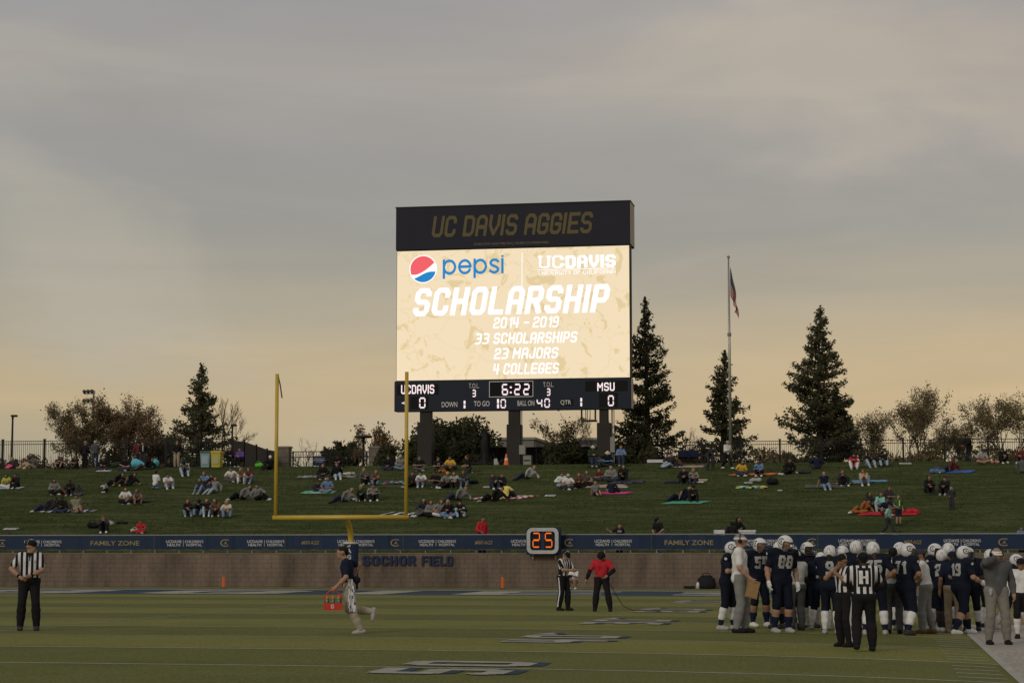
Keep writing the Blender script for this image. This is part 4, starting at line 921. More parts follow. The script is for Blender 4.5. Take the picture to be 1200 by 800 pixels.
for z in (H - .5, H - 1.9): MB().box((-1.9, -.1, z - .08), (.3, .1, z + .08)).build('crossarm', M_CON, r)
lm = MB().lathe([(0, -.24), (.27, -.22), (.3, 0), (.2, .22), (0, .26)], 12).mesh('lamp', True); lm.materials.append(mat('flood', (.07, .065, .06), .4))
for z in (H - .15, H - 1.55):
    for x in (-1.7, -.95, -.2): o = link('lamp', lm, r); o.location = (x, -.2, z); o.rotation_euler = (.9, 0, 0)
g = at_v(856.3, 122.6); ztop = zat(303, g.y); r = empty('flagpole', g, 0, 'tall grey flagpole standing on the crest beside the walking man', 'flagpole')
H = ztop - g.z
MB().tube([(0, 0, -.1), (0, 0, H * .5), (0, 0, H)], [.105, .085, .05], 10).build('pole', mat('pole_alu', (.33, .32, .29), .35, metal=.5), r, True)
MB().lathe([(0, H), (.08, H + .04), (.1, H + .1), (.07, H + .17), (0, H + .2)], 12).build('finial', mat('finial', (.3, .25, .12), .4), r, True); MB().lathe([(.09, H * .62), (.12, H * .62), (.12, H * .635), (.09, H * .635)], 10).build('cleat', M_CON, r)
# flag: hanging limp, hoist on the pole, stripes folded down
fl = bpy.data.objects.new('flag', None); COL.objects.link(fl); fl.location = g; tag(fl, 'limp United States flag hanging at the top of the flagpole', 'flag')
hz1 = zat(313, g.y) - g.z; hz0 = zat(347, g.y) - g.z
def flag_pt(a, b):                    # a along the fly 0..1, b down the hoist 0..1: the fly hangs down in folds
    top = hz1 + (hz0 - hz1) * b; fall = (zat(313, g.y) - zat(373, g.y)) * 1.0
    drop = fall * a ** 1.1 * (1 - .42 * b)
    x = .09 + .50 * (a ** .7) * (1 - .35 * b) * (.62 + .38 * math.sin(a * 2.4)) + .07 * math.sin(a * 15 + b * 2) * a * (1 - b * .3)
    y = .17 * math.sin(a * 13 + 1.5 * b) * min(1, a * 3)
    return (x, y, top - drop * (.55 + .45 * (1 - b)))
NA, NB = 40, 26
V = [flag_pt(i / NA, j / NB) for j in range(NB + 1) for i in range(NA + 1)]
Fq = np.array([(j * (NA + 1) + i, j * (NA + 1) + i + 1, (j + 1) * (NA + 1) + i + 1, (j + 1) * (NA + 1) + i) for j in range(NB) for i in range(NA)])
mi = [2 if (i < NA * .4 and j < 14) else (0 if (j // 2) % 2 == 0 else 1) for j in range(NB) for i in range(NA)]
link('cloth', np_mesh('cloth', V, Fq, mi), fl, [mat('flag_red', (.34, .012, .018), .8, var=0), mat('flag_white', (.45, .41, .39), .8, var=0), mat('flag_blue', (.006, .009, .035), .8, var=0)])
st = MB()
for j in range(9):
    for i in range(6 if j % 2 == 0 else 5):
        a = (.035 + i * .065 + (.0325 if j % 2 else 0)); b_ = (.035 + j * .056)
        p = [flag_pt(a + dx, b_ + dy) for dx, dy in ((0, -.016), (.02, 0), (0, .016), (-.02, 0))]
        st.add([(x, y - .012, z) for x, y, z in p], [(0, 1, 2, 3)])
st.build('stars', mat('flag_white', (0, 0, 0)), fl)['kind'] = 'stuff'

# ---------------------------------------------------------------- buildings far off, dark tower, cone, bins
M_BL = mat('far_wall', (.16, .155, .145), .9, var=.08, scale=.1); M_BL2 = mat('far_roof', (.24, .22, .19), .8, var=.05)
def far_building(x0, x1, yt, v, label, hy, win=8):
    r = field_root('building', v, label, 'building', None)
    a, b = on_v(x0, 530, v)[0], on_v(x1, 530, v)[0]; z1 = on_v(x0, yt, v)[1]; z0 = on_v(x0, hy, v)[1]
    MB().box((a, 0, 0), (b, 18, z1 - .5)).build('wall', M_BL, r); MB().box((a - .4, -.4, z1 - .5), (b + .4, 18.4, z1)).build('roof', M_BL2, r)
    wm = MB().box((-.5, -.12, -.7), (.5, -.02, .7)).mesh('window'); wm.materials.append(mat('far_glass', (.05, .055, .06), .2))
    for i in range(win): o = link('window', wm, r); o.location = (a + (b - a) * (i + .5) / win, 0, z0 + .4)
far_building(583, 625.5, 512.5, 420, 'plain pale grey building far off behind the middle scoreboard column', 530, 6)
far_building(632, 658, 519, 520, 'low pale building far off left of the big round bush', 526, 5)
far_building(676, 704, 513, 460, 'long flat roofed pale building far off below the scoreboard cage', 519, 5)
r = field_root('draped_tower', 126.5, 'tall black draped equipment tower on a stand left of the traffic cone', 'equipment')
s, zb_ = on_v(568.5, 545, 126.5); _, zt_ = on_v(568.5, 504, 126.5); rg = np.random.default_rng(4)
prof = [(0, 0), (.5, 0), (.42, .35), (.3, .6), (.27, 1.1), (.3, 1.5), (.24, 1.9), (.17, 2.15), (.1, 2.33), (0, 2.38)]
mb = MB(); nn = 18; hsc = (zt_ - 6.95) / 2.38
for rr, z in prof:
    for k in range(nn):
        a = 2 * PI * k / nn; q = rr * (1 + .22 * math.sin(4 * a + z * 3) + .16 * math.sin(9 * a - z) + rg.normal(0, .07)); s_off = 0; mb.v.append((s + q * math.cos(a), q * .8 * math.sin(a), 6.95 + z * hsc))
for i in range(len(prof) - 1):
    for k in range(nn): mb.f.append((i * nn + k, i * nn + (k + 1) % nn, (i + 1) * nn + (k + 1) % nn, (i + 1) * nn + k)); mb.m.append(0)
mb.build('black_cover', mat('tarp_black', (.012, .012, .013), .6), r, True)
for dx in (-1.0, -.6, .6, 1.0): MB().tube([(s + dx, -.1, 6.9), (s + dx * .5, 0, 7.9)], .03, 5).build('leg', M_POL, r)
MB().box((s - 1.1, -.3, 7.25), (s + 1.1, .3, 7.32)).build('platform', M_POL, r)
r = field_root('leaning_board', 125.6, 'pale narrow board leaning beside the black draped tower', 'board')
s, z0 = on_v(582, 546, 125.6); MB().add([(s - .16, 0, 6.9), (s + .2, 0, 6.9), (s, .1, 7.55), (s - .2, .1, 7.5), (s - .16, .04, 6.9), (s + .2, .04, 6.9), (s, .14, 7.55), (s - .2, .14, 7.5)], [(0, 1, 2, 3), (4, 7, 6, 5), (0, 4, 5, 1), (1, 5, 6, 2), (2, 6, 7, 3), (3, 7, 4, 0)]).build('panel', M_CON, r)
g = at_v(593.3, 122.2); r = empty('traffic_cone', g, 0, 'orange traffic cone on the crest left of the middle column', 'traffic cone')
MB().lathe([(.16, .03), (.04, .68), (.03, .7), (0, .7)], 16).build('cone_body', M_OR, r, True); MB().box((-.2, -.2, 0), (.2, .2, .03)).build('base', M_OR, r); MB().lathe([(.118, .3), (.085, .45)], 16).build('collar', mat('cone_white', (.6, .55, .5), .5), r)
def bin_(x, yb, body, lid, label, front):
    g = hit(x, yb); r = empty('litter_bin', g, -TH, label, 'bin', 'waste bins on the crest'); h = .88
    MB().add([(-.26, -.26, 0), (.26, -.26, 0), (.26, .26, 0), (-.26, .26, 0), (-.31, -.31, h), (.31, -.31, h), (.31, .31, h), (-.31, .31, h)], [(0, 3, 2, 1), (0, 1, 5, 4), (1, 2, 6, 5), (2, 3, 7, 6), (3, 0, 4, 7), (4, 5, 6, 7)]).build('bin_body', body, r)
    MB().add([(-.34, -.34, h + .002), (.34, -.34, h + .002), (.34, .34, h + .002), (-.34, .34, h + .002), (-.3, -.3, h + .14), (.3, -.3, h + .14), (.3, .3, h + .14), (-.3, .3, h + .14)], [(0, 3, 2, 1), (0, 1, 5, 4), (1, 2, 6, 5), (2, 3, 7, 6), (3, 0, 4, 7), (4, 5, 6, 7)]).build('lid', lid, r)
    MB().box((-.2, -.305, .2), (.2, -.295, .7)).build('sticker', front, r)
bin_(241.8, 547.5, mat('bin_blue', (.19, .30, .33), .6), mat('bin_green', (.05, .09, .05), .6), 'pale blue recycling bin with a green lid on the crest', mat('bin_st', (.28, .36, .38), .6))
bin_(254.2, 547.5, mat('bin_yellow', (.42, .36, .06), .6), mat('bin_yellow_lid', (.40, .32, .03), .6), 'yellow waste bin on the crest right of the blue bin', mat('bin_st2', (.36, .36, .16), .6))
for i, (px_, yb) in enumerate(((249, 538), (260, 538))): pass
# ---------------------------------------------------------------- people: one smooth skinned surface per body, clothes grown the same way
E12 = [(0,1),(2,3),(4,5),(6,7),(0,2),(1,3),(4,6),(5,7),(0,4),(1,5),(2,6),(3,7)]
CO = np.array([(i, j, k) for i in (0, 1) for j in (0, 1) for k in (0, 1)])
def surfnet(f, org, h):
    s = f < 0; c = [s[i:s.shape[0] - 1 + i, j:s.shape[1] - 1 + j, k:s.shape[2] - 1 + k] for i, j, k in CO]
    anyi = np.logical_or.reduce(c); alli = np.logical_and.reduce(c); act = anyi & ~alli
    I = np.argwhere(act)
    if not len(I): return np.zeros((0, 3)), np.zeros((0, 4), int)
    val = np.stack([f[I[:, 0] + a, I[:, 1] + b, I[:, 2] + d] for a, b, d in CO], 1)
    acc = np.zeros((len(I), 3)); cnt = np.zeros(len(I))
    for a, b in E12:
        va, vb = val[:, a], val[:, b]; m = (va < 0) != (vb < 0)
        t = np.where(m, va / np.where(m, va - vb, 1), 0)
        acc += np.where(m[:, None], CO[a] + t[:, None] * (CO[b] - CO[a]), 0); cnt += m
    V = (I + acc / cnt[:, None]) * h + org
    idx = -np.ones(act.shape, np.int64); idx[tuple(I.T)] = np.arange(len(I))
    Fs = []
    for ax in range(3):
        sl = [slice(1, -1)] * 3; sl[ax] = slice(0, -1); nl = list(sl); nl[ax] = slice(1, None)
        a = s[tuple(sl)]; b = s[tuple(nl)]; E = np.argwhere(a != b); 
        if not len(E): continue
        sg = a[tuple(E.T)]; off = np.array([1, 1, 1]); off[ax] = 0; E = E + off
        u = np.zeros(3, int); v = np.zeros(3, int); u[(ax + 1) % 3] = 1; v[(ax + 2) % 3] = 1
        q = [idx[tuple((E - d).T)] for d in (0 * u, u, u + v, v)]
        q = np.stack(q, 1); q[~sg] = q[~sg][:, ::-1]
        Fs.append(q)
    F = np.concatenate(Fs); F = F[(F >= 0).all(1)]
    return V, F
def sdf_grid(items, h, k=.03, cuts=()):
    """items: (a, b, ra, rb) tapered capsules, blended smoothly; cuts: (point, normal) planes that trim the far side"""
    A = np.array([i[0] for i in items], float); B = np.array([i[1] for i in items], float); R = np.array([[i[2], i[3]] for i in items])
    pad = 3 * h + .02
    lo = np.minimum(A - R[:, :1], B - R[:, 1:]).min(0) - pad; hi = np.maximum(A + R[:, :1], B + R[:, 1:]).max(0) + pad
    i0 = np.floor(lo / h).astype(int); n = np.ceil(hi / h).astype(int) - i0 + 1; f = np.full(n, .3, np.float32); org = i0 * h
    for a, b, (ra, rb) in zip(A, B, R):
        m = k + 2.5 * h; l = np.maximum(np.floor((np.minimum(a - ra, b - rb) - m - org) / h).astype(int), 0); u = np.minimum(np.ceil((np.maximum(a + ra, b + rb) + m - org) / h).astype(int) + 1, n)
        g = np.meshgrid(*[(np.arange(l[i], u[i]) * h + org[i]).astype(np.float32) for i in range(3)], indexing='ij')
        d = b - a; dd = float(d @ d) + 1e-9
        px, py, pz = g[0] - a[0], g[1] - a[1], g[2] - a[2]
        t = np.clip((px * d[0] + py * d[1] + pz * d[2]) / dd, 0, 1)
        q = np.sqrt((px - t * d[0]) ** 2 + (py - t * d[1]) ** 2 + (pz - t * d[2]) ** 2) - (ra + (rb - ra) * t)
        w = tuple(slice(l[i], u[i]) for i in range(3)); o = f[w]
        hh = np.maximum(k - np.abs(o - q), 0) / k
        f[w] = np.minimum(o, q) - hh * hh * k * .25
    if cuts:
        g = np.meshgrid(*[np.arange(n[i]) * h + org[i] for i in range(3)], indexing='ij')
        for p, nn in cuts:
            f = np.maximum(f, (g[0] - p[0]) * nn[0] + (g[1] - p[1]) * nn[1] + (g[2] - p[2]) * nn[2])
    return f, org
def sdf_at(P, items, k=.03):
    f = np.full(len(P), .5)
    for a, b, ra, rb in items:
        a = np.array(a); b = np.array(b); d = b - a; t = np.clip((P - a) @ d / (d @ d + 1e-9), 0, 1)
        q = np.linalg.norm(P - a - t[:, None] * d, axis=1) - (ra + (rb - ra) * t)
        hh = np.maximum(k - np.abs(f - q), 0) / k; f = np.minimum(f, q) - hh * hh * k * .25
    return f
U3 = np.array
def nrm(v): v = np.asarray(v, float); return v / (np.linalg.norm(v) + 1e-9)
def ik(a, c, l1, l2, pole):
    a, c = U3(a, float), U3(c, float); d = c - a; L = np.linalg.norm(d); mx_ = (l1 + l2) * .995
    if L > mx_: c = a + d / L * mx_; L = mx_; d = c - a
    L = max(L, abs(l1 - l2) + .02); x = (l1 * l1 - l2 * l2 + L * L) / (2 * L); y = math.sqrt(max(0, l1 * l1 - x * x)); u = nrm(d); p = U3(pole, float); p = nrm(p - u * (p @ u))
    return a + u * x + p * y, c
D0 = dict(P=(0, 0, .93), lean=2, tilt=0, twist=0, fL=(.11, 0, .08), fR=(-.11, 0, .08), tL=None, tR=None, kL=(.1, -1, 0), kR=(-.1, -1, 0), hL=(.27, -.03, .86), hR=(-.27, -.03, .86),
          eL=(.6, 1, -.3), eR=(-.6, 1, -.3), hy=0, hp=0)
POSES = {
 'stand': {}, 
 'hips': dict(hL=(.16, -.06, 1.02), hR=(-.16, -.06, 1.02), eL=(1, .4, 0), eR=(-1, .4, 0)),
 'folded': dict(hL=(-.02, -.24, 1.14), hR=(.02, -.25, 1.12), eL=(1, 0, -.6), eR=(-1, 0, -.6)),
 'walk': dict(fL=(.08, -.34, .09), fR=(-.08, .34, .14), hL=(.25, .12, .95), hR=(-.25, -.2, .98), lean=6, P=(0, 0, .88)),
 'run': dict(P=(0, 0, .90), fL=(.08, -.30, .10), fR=(-.08, .52, .42), kR=(0, -1, -.4), lean=14, tR=(0, -.35, -1), hL=(.26, -.05, .98), hR=(-.3, .28, 1.14)),
 'sit_knees': dict(P=(0, .27, .12), lean=14, fL=(.14, -.27, .07), fR=(-.14, -.27, .07), kL=(.2, 0, 1), kR=(-.2, 0, 1), hL=(.05, -.22, .40), hR=(-.05, -.21, .37), eL=(1, .3, -.4), eR=(-1, .3, -.4)),
 'sit_phone': dict(P=(0, .27, .12), lean=14, fL=(.16, -.27, .07), fR=(-.16, -.27, .07), kL=(.3, 0, 1), kR=(-.3, 0, 1), hL=(.05, -.08, .50), hR=(-.05, -.08, .50), eL=(1, .2, -.7), eR=(-1, .2, -.7), hp=25),
 'sit_cross': dict(P=(0, .1, .12), lean=12, fL=(-.1, -.24, .08), fR=(.1, -.3, .08), kL=(1, -.4, .25), kR=(-1, -.4, .25), hL=(.14, -.2, .32), hR=(-.14, -.2, .32), eL=(1, .4, -.2), eR=(-1, .4, -.2), tL=(-1, -.3, 0), tR=(1, -.3, 0)),
 'sit_legs': dict(P=(0, .45, .12), lean=-8, fL=(.12, -.36, .08), fR=(-.1, -.38, .08), kL=(.1, 0, 1), kR=(-.1, 0, 1), hL=(.3, .62, .06), hR=(-.3, .62, .06), eL=(.4, 1, 0), eR=(-.4, 1, 0)),
 'sit_side': dict(P=(0, .12, .12), lean=8, tilt=6, fL=(-.42, -.22, .08), fR=(-.5, -.06, .08), kL=(0, -1, .5), kR=(-.2, -1, .7), hL=(.26, .14, .08), hR=(-.16, -.22, .32), eL=(1, 0, 0), eR=(-1, .3, 0), tL=(-1, -.2, 0), tR=(-1, -.2, 0)),
 'recline': dict(P=(0, 0, .13), tilt=44, fL=(-.82, -.14, .08), fR=(-.7, -.24, .09), kL=(0, -.6, .6), kR=(0, -.5, 1), hL=(.62, -.16, .06), hR=(-.12, -.24, .26), eL=(.8, 0, -1), eR=(-.3, -.5, .8), tL=(-.7, -.6, 0), tR=(-.7, -.6, .2)),
 'squat': dict(P=(0, .2, .36), lean=32, fL=(.15, -.05, .08), fR=(-.15, 0, .08), kL=(.3, -1, .6), kR=(-.3, -1, .6), hL=(.1, -.32, .56), hR=(-.1, -.32, .54)),
 'kneel': dict(P=(0, .2, .28), lean=10, fL=(.1, .32, .07), fR=(-.1, .32, .07), kL=(.15, -1, -.1), kR=(-.15, -1, -.1), hL=(.12, -.15, .4), hR=(-.12, -.15, .4), tL=(0, .6, -.6), tR=(0, .6, -.6)),
 'chair': dict(P=(0, .1, .5), lean=10, fL=(.12, -.36, .08), fR=(-.12, -.36, .08), kL=(0, -1, 1), kR=(0, -1, 1), hL=(.05, -.24, .72), hR=(-.05, -.24, .70), eL=(1, .3, -.5), eR=(-1, .3, -.5)),
 'bend': dict(P=(0, .12, .84), lean=52, fL=(.14, -.05, .08), fR=(-.14, .1, .08), hL=(.12, -.62, .72), hR=(-.12, -.62, .70), eL=(.8, .3, -.5), eR=(-.8, .3, -.5), hp=20),
 'hunch': dict(P=(0, .04, .92), lean=16, hL=(.16, -.2, .95), hR=(-.16, -.2, .93), eL=(1, .3, -.2), eR=(-1, .3, -.2), hp=28),
}
class Fig: pass
def skeleton(pose, hs=1.0, bulk=1.0, mirror=False, ov=None):
    q = dict(D0); q.update(POSES[pose] if isinstance(pose, str) else pose)
    if ov: q.update(ov)
    f = Fig(); P = U3(q['P'], float)
    la, ti, tw = (math.radians(q[k]) for k in ('lean', 'tilt', 'twist'))
    d = nrm((math.sin(ti), -math.sin(la) * math.cos(ti), math.cos(la) * math.cos(ti)))
    sh = U3((1., 0, 0)); s0 = U3((math.cos(tw), math.sin(tw), 0)); s = nrm(s0 - d * (s0 @ d)); fw = np.cross(d, s) * -1; fw = fw if fw[1] < .3 or abs(tw) > 1 else -fw
    fw = nrm(np.cross(s, d)) ; 
    f.P, f.d, f.s, f.fw = P, d, s, fw
    if fw @ U3((0, -1., 0)) < 0 and abs(tw) < 1.5: f.fw = fw = -fw
    f.hipL = P + sh * .09; f.hipR = P - sh * .09
    f.waist = P + d * .15; f.chest = P + d * .36; f.neck = P + d * .50
    f.shL = P + d * .455 + s * .175 * (1 + (bulk - 1) * .8); f.shR = P + d * .455 - s * .175 * (1 + (bulk - 1) * .8)
    f.elL, f.wrL = ik(f.shL, q['hL'], .29, .26, q['eL']); f.elR, f.wrR = ik(f.shR, q['hR'], .29, .26, q['eR'])
    f.knL, f.anL = ik(f.hipL, q['fL'], .43, .43, q['kL']); f.knR, f.anR = ik(f.hipR, q['fR'], .43, .43, q['kR'])
    hy, hp = math.radians(q['hy']), math.radians(q['hp'])
    hd = nrm(d * .45 + U3((0, 0, 1.)) * .55)
    f0 = nrm(fw - hd * (fw @ hd)); s_ = np.cross(hd, f0); s_ = s_ if s_ @ U3((1., 0, 0)) > 0 else -s_
    ff = f0 * math.cos(hy) + s_ * math.sin(hy)
    f.hf = nrm(ff * math.cos(hp) - hd * math.sin(hp)); f.hu = nrm(hd * math.cos(hp) + ff * math.sin(hp)); f.hs = np.cross(f.hu, f.hf); f.hs = f.hs if f.hs @ s_ > 0 or abs(hy) > 1.4 else -f.hs
    f.head = f.neck + hd * .135 + ff * .025 + f.hf * .02 * (hp > 0)
    def toe(an, kn, t):
        if t is not None: return nrm(t)
        sh_ = nrm(an - kn); g = U3((0., -1, 0)); return nrm(g + U3((0, 0, 0.)))
    f.tL, f.tR = toe(f.anL, f.knL, q['tL']), toe(f.anR, f.knR, q['tR'])
    for k in ('P', 'hipL', 'hipR', 'waist', 'chest', 'neck', 'shL', 'shR', 'elL', 'elR', 'wrL', 'wrR', 'knL', 'knR', 'anL', 'anR', 'head'): setattr(f, k, getattr(f, k) * hs)
    if mirror:
        M = U3((-1., 1, 1))
        for k in ('P', 'waist', 'chest', 'neck', 'head', 'd', 'fw', 'hf', 'hu'): setattr(f, k, getattr(f, k) * M)
        f.hs = f.hs * U3((1., -1, -1)); f.s = f.s * U3((1., -1, -1))
        for a, b in (('hipL', 'hipR'), ('shL', 'shR'), ('elL', 'elR'), ('wrL', 'wrR'), ('knL', 'knR'), ('anL', 'anR'), ('tL', 'tR')):
            x, y = getattr(f, a) * M, getattr(f, b) * M; setattr(f, a, y); setattr(f, b, x)
    f.z = hs; f.b = bulk
    return f
def lerp(a, b, t): return a + (b - a) * t
def torso(f, i=0.0, low=True, pads=False):
    z, b = f.z, f.b; o = f.s * .065 * z * b; r = lambda x: (x * b) * z + i
    L = [(f.waist - o, f.chest - o * 1.25, r(.092), r(.108)), (f.waist + o, f.chest + o * 1.25, r(.092), r(.108)), (f.P, f.waist, r(.115), r(.115)),
         (lerp(f.chest, f.shL, .35), f.shL - f.d * .01, r(.085), r(.062)), (lerp(f.chest, f.shR, .35), f.shR - f.d * .01, r(.085), r(.062)), (f.neck - f.d * .02 * z, lerp(f.neck, f.shL, .7), r(.05), r(.05)), (f.neck - f.d * .02 * z, lerp(f.neck, f.shR, .7), r(.05), r(.05))]
    if low: L += [(f.hipL, f.hipR, r(.105), r(.105)), (f.P - f.fw * .04 * z - o, f.P - f.fw * .04 * z + o, r(.09), r(.09))]
    if pads: L += [(f.shL + f.d * .035 * z - f.s * .06, f.shL + f.d * .02 * z + f.s * .045 * z, .078 + i, .078 + i), (f.shR + f.d * .035 * z + f.s * .06, f.shR + f.d * .02 * z - f.s * .045 * z, .078 + i, .078 + i), (lerp(f.chest, f.shL, .3) + f.fw * .05, lerp(f.chest, f.shR, .3) + f.fw * .05, .09 + i, .09 + i), (lerp(f.chest, f.shL, .3) - f.fw * .05, lerp(f.chest, f.shR, .3) - f.fw * .05, .09 + i, .09 + i)]
    return L
def arm(f, S, a=0.0, b_=2.0, i=0.0):
    z, b = f.z, (f.b + 1) / 2; sh, el, wr = getattr(f, 'sh' + S), getattr(f, 'el' + S), getattr(f, 'wr' + S); L = []
    t1 = min(b_, 1); L.append((lerp(sh, el, a), lerp(sh, el, t1), (.054 - .01 * a) * z * b + i, (.054 - .013 * t1) * z * b + i))
    if b_ > 1:
        t = b_ - 1; L.append((el, lerp(el, wr, min(t, .4)), .042 * z * b + i, .043 * z * b + i)); 
        if t > .4: L.append((lerp(el, wr, .4), lerp(el, wr, t), .043 * z * b + i, .030 * z + i))
    return L
def leg(f, S, a=0.0, b_=2.0, i=0.0):
    z, b = f.z, f.b; hp, kn, an = getattr(f, 'hip' + S), getattr(f, 'kn' + S), getattr(f, 'an' + S); L = []; t1 = min(b_, 1)
    if a < 1: L.append((lerp(hp, kn, a), lerp(hp, kn, t1), (.092 - .034 * a) * z * b + i, (.092 - .036 * t1) * z * b + i))
    if b_ > 1:
        t = b_ - 1; back = nrm(np.cross(np.cross(nrm(an - kn), getattr(f, 't' + S)), nrm(an - kn))) * -.012 * z; a2 = max(0, a - 1)
        rad = lambda u: ((.053 + .011 * math.sin(min(1, u / .55) * PI * .75)) * b if u < .6 else lerp(.056 * b, .038, (u - .6) / .4)) * z
        us = [u for u in (0, .3, .6, 1) if a2 < u < t]; us = [a2] + us + [t]
        for u, w in zip(us, us[1:]):
            L.append((lerp(kn, an, u) + back * math.sin(u * PI), lerp(kn, an, w) + back * math.sin(w * PI), rad(u) + i, rad(w) + i))
    return L
def foot(f, S, i=0.0):
    z = f.z; an, t = getattr(f, 'an' + S), getattr(f, 't' + S); kn = getattr(f, 'kn' + S); dn = nrm(U3((0, 0, -1.)) - t * (U3((0, 0, -1.)) @ t)) if abs(t[2]) < .8 else nrm(np.cross(np.cross(t, an - kn), t))
    s = np.cross(t, dn) * .016 * z
    return [(an - t * .045 * z + dn * .04 * z, an + t * .06 * z + dn * .04 * z, .037 * z + i, .036 * z + i), (an + t * .06 * z + dn * .043 * z + s, an + t * .15 * z + dn * .05 * z + s, .033 * z + i, .026 * z + i), (an + t * .06 * z + dn * .043 * z - s, an + t * .135 * z + dn * .05 * z - s, .033 * z + i, .026 * z + i), (an, an + dn * .03 * z, .036 * z + i, .038 * z + i)]
def hand_frame(f, S, curl=None):
    el, wr = getattr(f, 'el' + S), getattr(f, 'wr' + S); d = nrm(wr - el); sgn = 1 if S == 'L' else -1
    n = nrm(f.s * -sgn * .8 + f.fw * .2); n = nrm(n - d * (n @ d)); w = np.cross(d, n) * (1 if S == 'L' else -1); w = w if w @ f.fw > -.2 else -w
    return wr, d, n, w
def palm(f, S, i=0.0):
    z = f.z; wr, d, n, w = hand_frame(f, S)
    return [(wr, wr + d * .03 * z, .028 * z + i, .026 * z + i)] + [(wr + d * .03 * z + w * o * z, wr + d * .085 * z + w * o * 1.3 * z, .019 * z + i, .017 * z + i) for o in (-.02, 0, .02)]
def fingers(f, S, r=.0095, curl=.5):
    z = f.z; wr, d, n, w = hand_frame(f, S); mb = MB()
    for k, (o, L) in enumerate(((-.031, .060), (-.0105, .072), (.0105, .078), (.031, .070))):
        b = wr + d * .088 * z + w * o * z; c = curl * (.75 + .12 * k)
        p1 = b + nrm(d + n * c) * L * .5 * z; p2 = p1 + nrm(d + n * c * 2.2) * L * .32 * z; p3 = p2 + nrm(d + n * c * 3.5) * L * .22 * z
        mb.tube([b - d * .02 * z, b, p1, p2, p3], [r * z, r * z, r * .95 * z, r * .85 * z, r * .55 * z], 5)
    b = wr + d * .03 * z + w * .026 * z; p1 = b + nrm(d * .8 + w * .75 + n * .35) * .04 * z; p2 = p1 + nrm(d + w * .25 + n * .5) * .032 * z
    mb.tube([wr + d * .02 * z + w * .01 * z, b, p1, p2], [r * 1.2 * z, r * 1.25 * z, r * 1.1 * z, r * .7 * z], 5)
    return np.array(mb.v), mb.f
def headitems(f, i=0.0):
    z = f.z; c = f.head; u, w, s = f.hu * z, f.hf * z, f.hs * z
    return [(c + u * .032 - w * .022, c + u * .03 + w * .012, .086 * z + i, .082 * z + i), (c + w * .022 + u * .01, c + w * .034 - u * .055, .068 * z + i, .05 * z + i), (c + w * .052 - u * .088, c + w * .03 - u * .085, .024 * z + i, .04 * z + i), (f.neck - f.d * .03 * z, c - u * .04 - w * .02, .056 * z + i, .052 * z + i)]
def face_bits(f):
    z = f.z; c = f.head; u, w, s = f.hu * z, f.hf * z, f.hs * z
    return [(c + w * .088 + u * .012, c + w * .108 - u * .024, .010 * z, .015 * z), (c + w * .083 - u * .058 - s * .018, c + w * .083 - u * .058 + s * .018, .012 * z, .012 * z), (c + w * .082 + u * .032 - s * .03, c + w * .082 + u * .032 + s * .03, .014 * z, .014 * z)] + [(c + s * .082 * k + u * .012, c + s * .085 * k - u * .014, .02 * z, .014 * z) for k in (1, -1)]
def grow(name, items, h, m, parent, k=.03, cuts=(), extra=None):
    F_, org = sdf_grid(items, h, k, cuts); V, F = surfnet(F_, org, h)
    if extra:
        V = list(map(tuple, V)); F = [tuple(q) for q in F]
        for v2, f2 in extra: n = len(V); V += list(map(tuple, v2)); F += [tuple(i + n for i in q) for q in f2]
        me = np_mesh(name, np.array(V), F)
    else: me = np_mesh(name, V, F)
    return link(name, me, parent, m)
SKIN = {'l': mat('skin_light', (.34, .20, .135), .6, var=.05), 't': mat('skin_tan', (.26, .145, .09), .6, var=.05), 'b': mat('skin_brown', (.10, .055, .034), .6, var=.05), 'd': mat('skin_dark', (.05, .028, .018), .6, var=.05)}
HAIR = {'k': mat('hair_black', (.012, .010, .009), .6), 'n': mat('hair_brown', (.05, .028, .016), .6), 'y': mat('hair_blonde', (.28, .19, .09), .6), 'r': mat('hair_auburn', (.13, .055, .025), .6), 'g': mat('hair_grey', (.2, .19, .18), .6)}
CL = dict(black=(.012, .012, .013), char=(.035, .035, .038), dgrey=(0.085, 0.085, 0.085), grey=(0.195, 0.195, 0.189), lgrey=(0.342, 0.342, 0.329), white=(.62, .61, .60), cream=(0.549, 0.488, 0.390), navy=(.010, .015, .034), blue=(0.122, 0.207, 0.366), sky=(0.244, 0.390, 0.549), jeans=(0.146, 0.207, 0.293), djeans=(.03, .04, .07), ljeans=(0.293, 0.366, 0.439),
          red=(0.439, 0.024, 0.037), maroon=(0.110, 0.022, 0.024), pink=(0.700, 0.098, 0.244), purple=(0.110, 0.061, 0.244), gold=(0.610, 0.366, 0.049), yellow=(0.700, 0.610, 0.171), lime=(0.427, 0.464, 0.073), green=(0.037, 0.110, 0.049), dgreen=(0.022, 0.043, 0.024), teal=(0.195, 0.488, 0.403), khaki=(0.317, 0.256, 0.177), gkhaki=(0.366, 0.317, 0.244), tan=(0.439, 0.317, 0.195), brown=(0.122, 0.067, 0.037), olive=(0.207, 0.207, 0.146), orange=(0.700, 0.244, 0.049), rust=(0.305, 0.110, 0.037), jersey=(.007, .010, .020), ref=(.0, .0, .0), coachpant=(.19, .175, .155))
def cm(c): return mat('cloth_' + c, CL[c], .85, var=.14, scale=11, bump=.45)
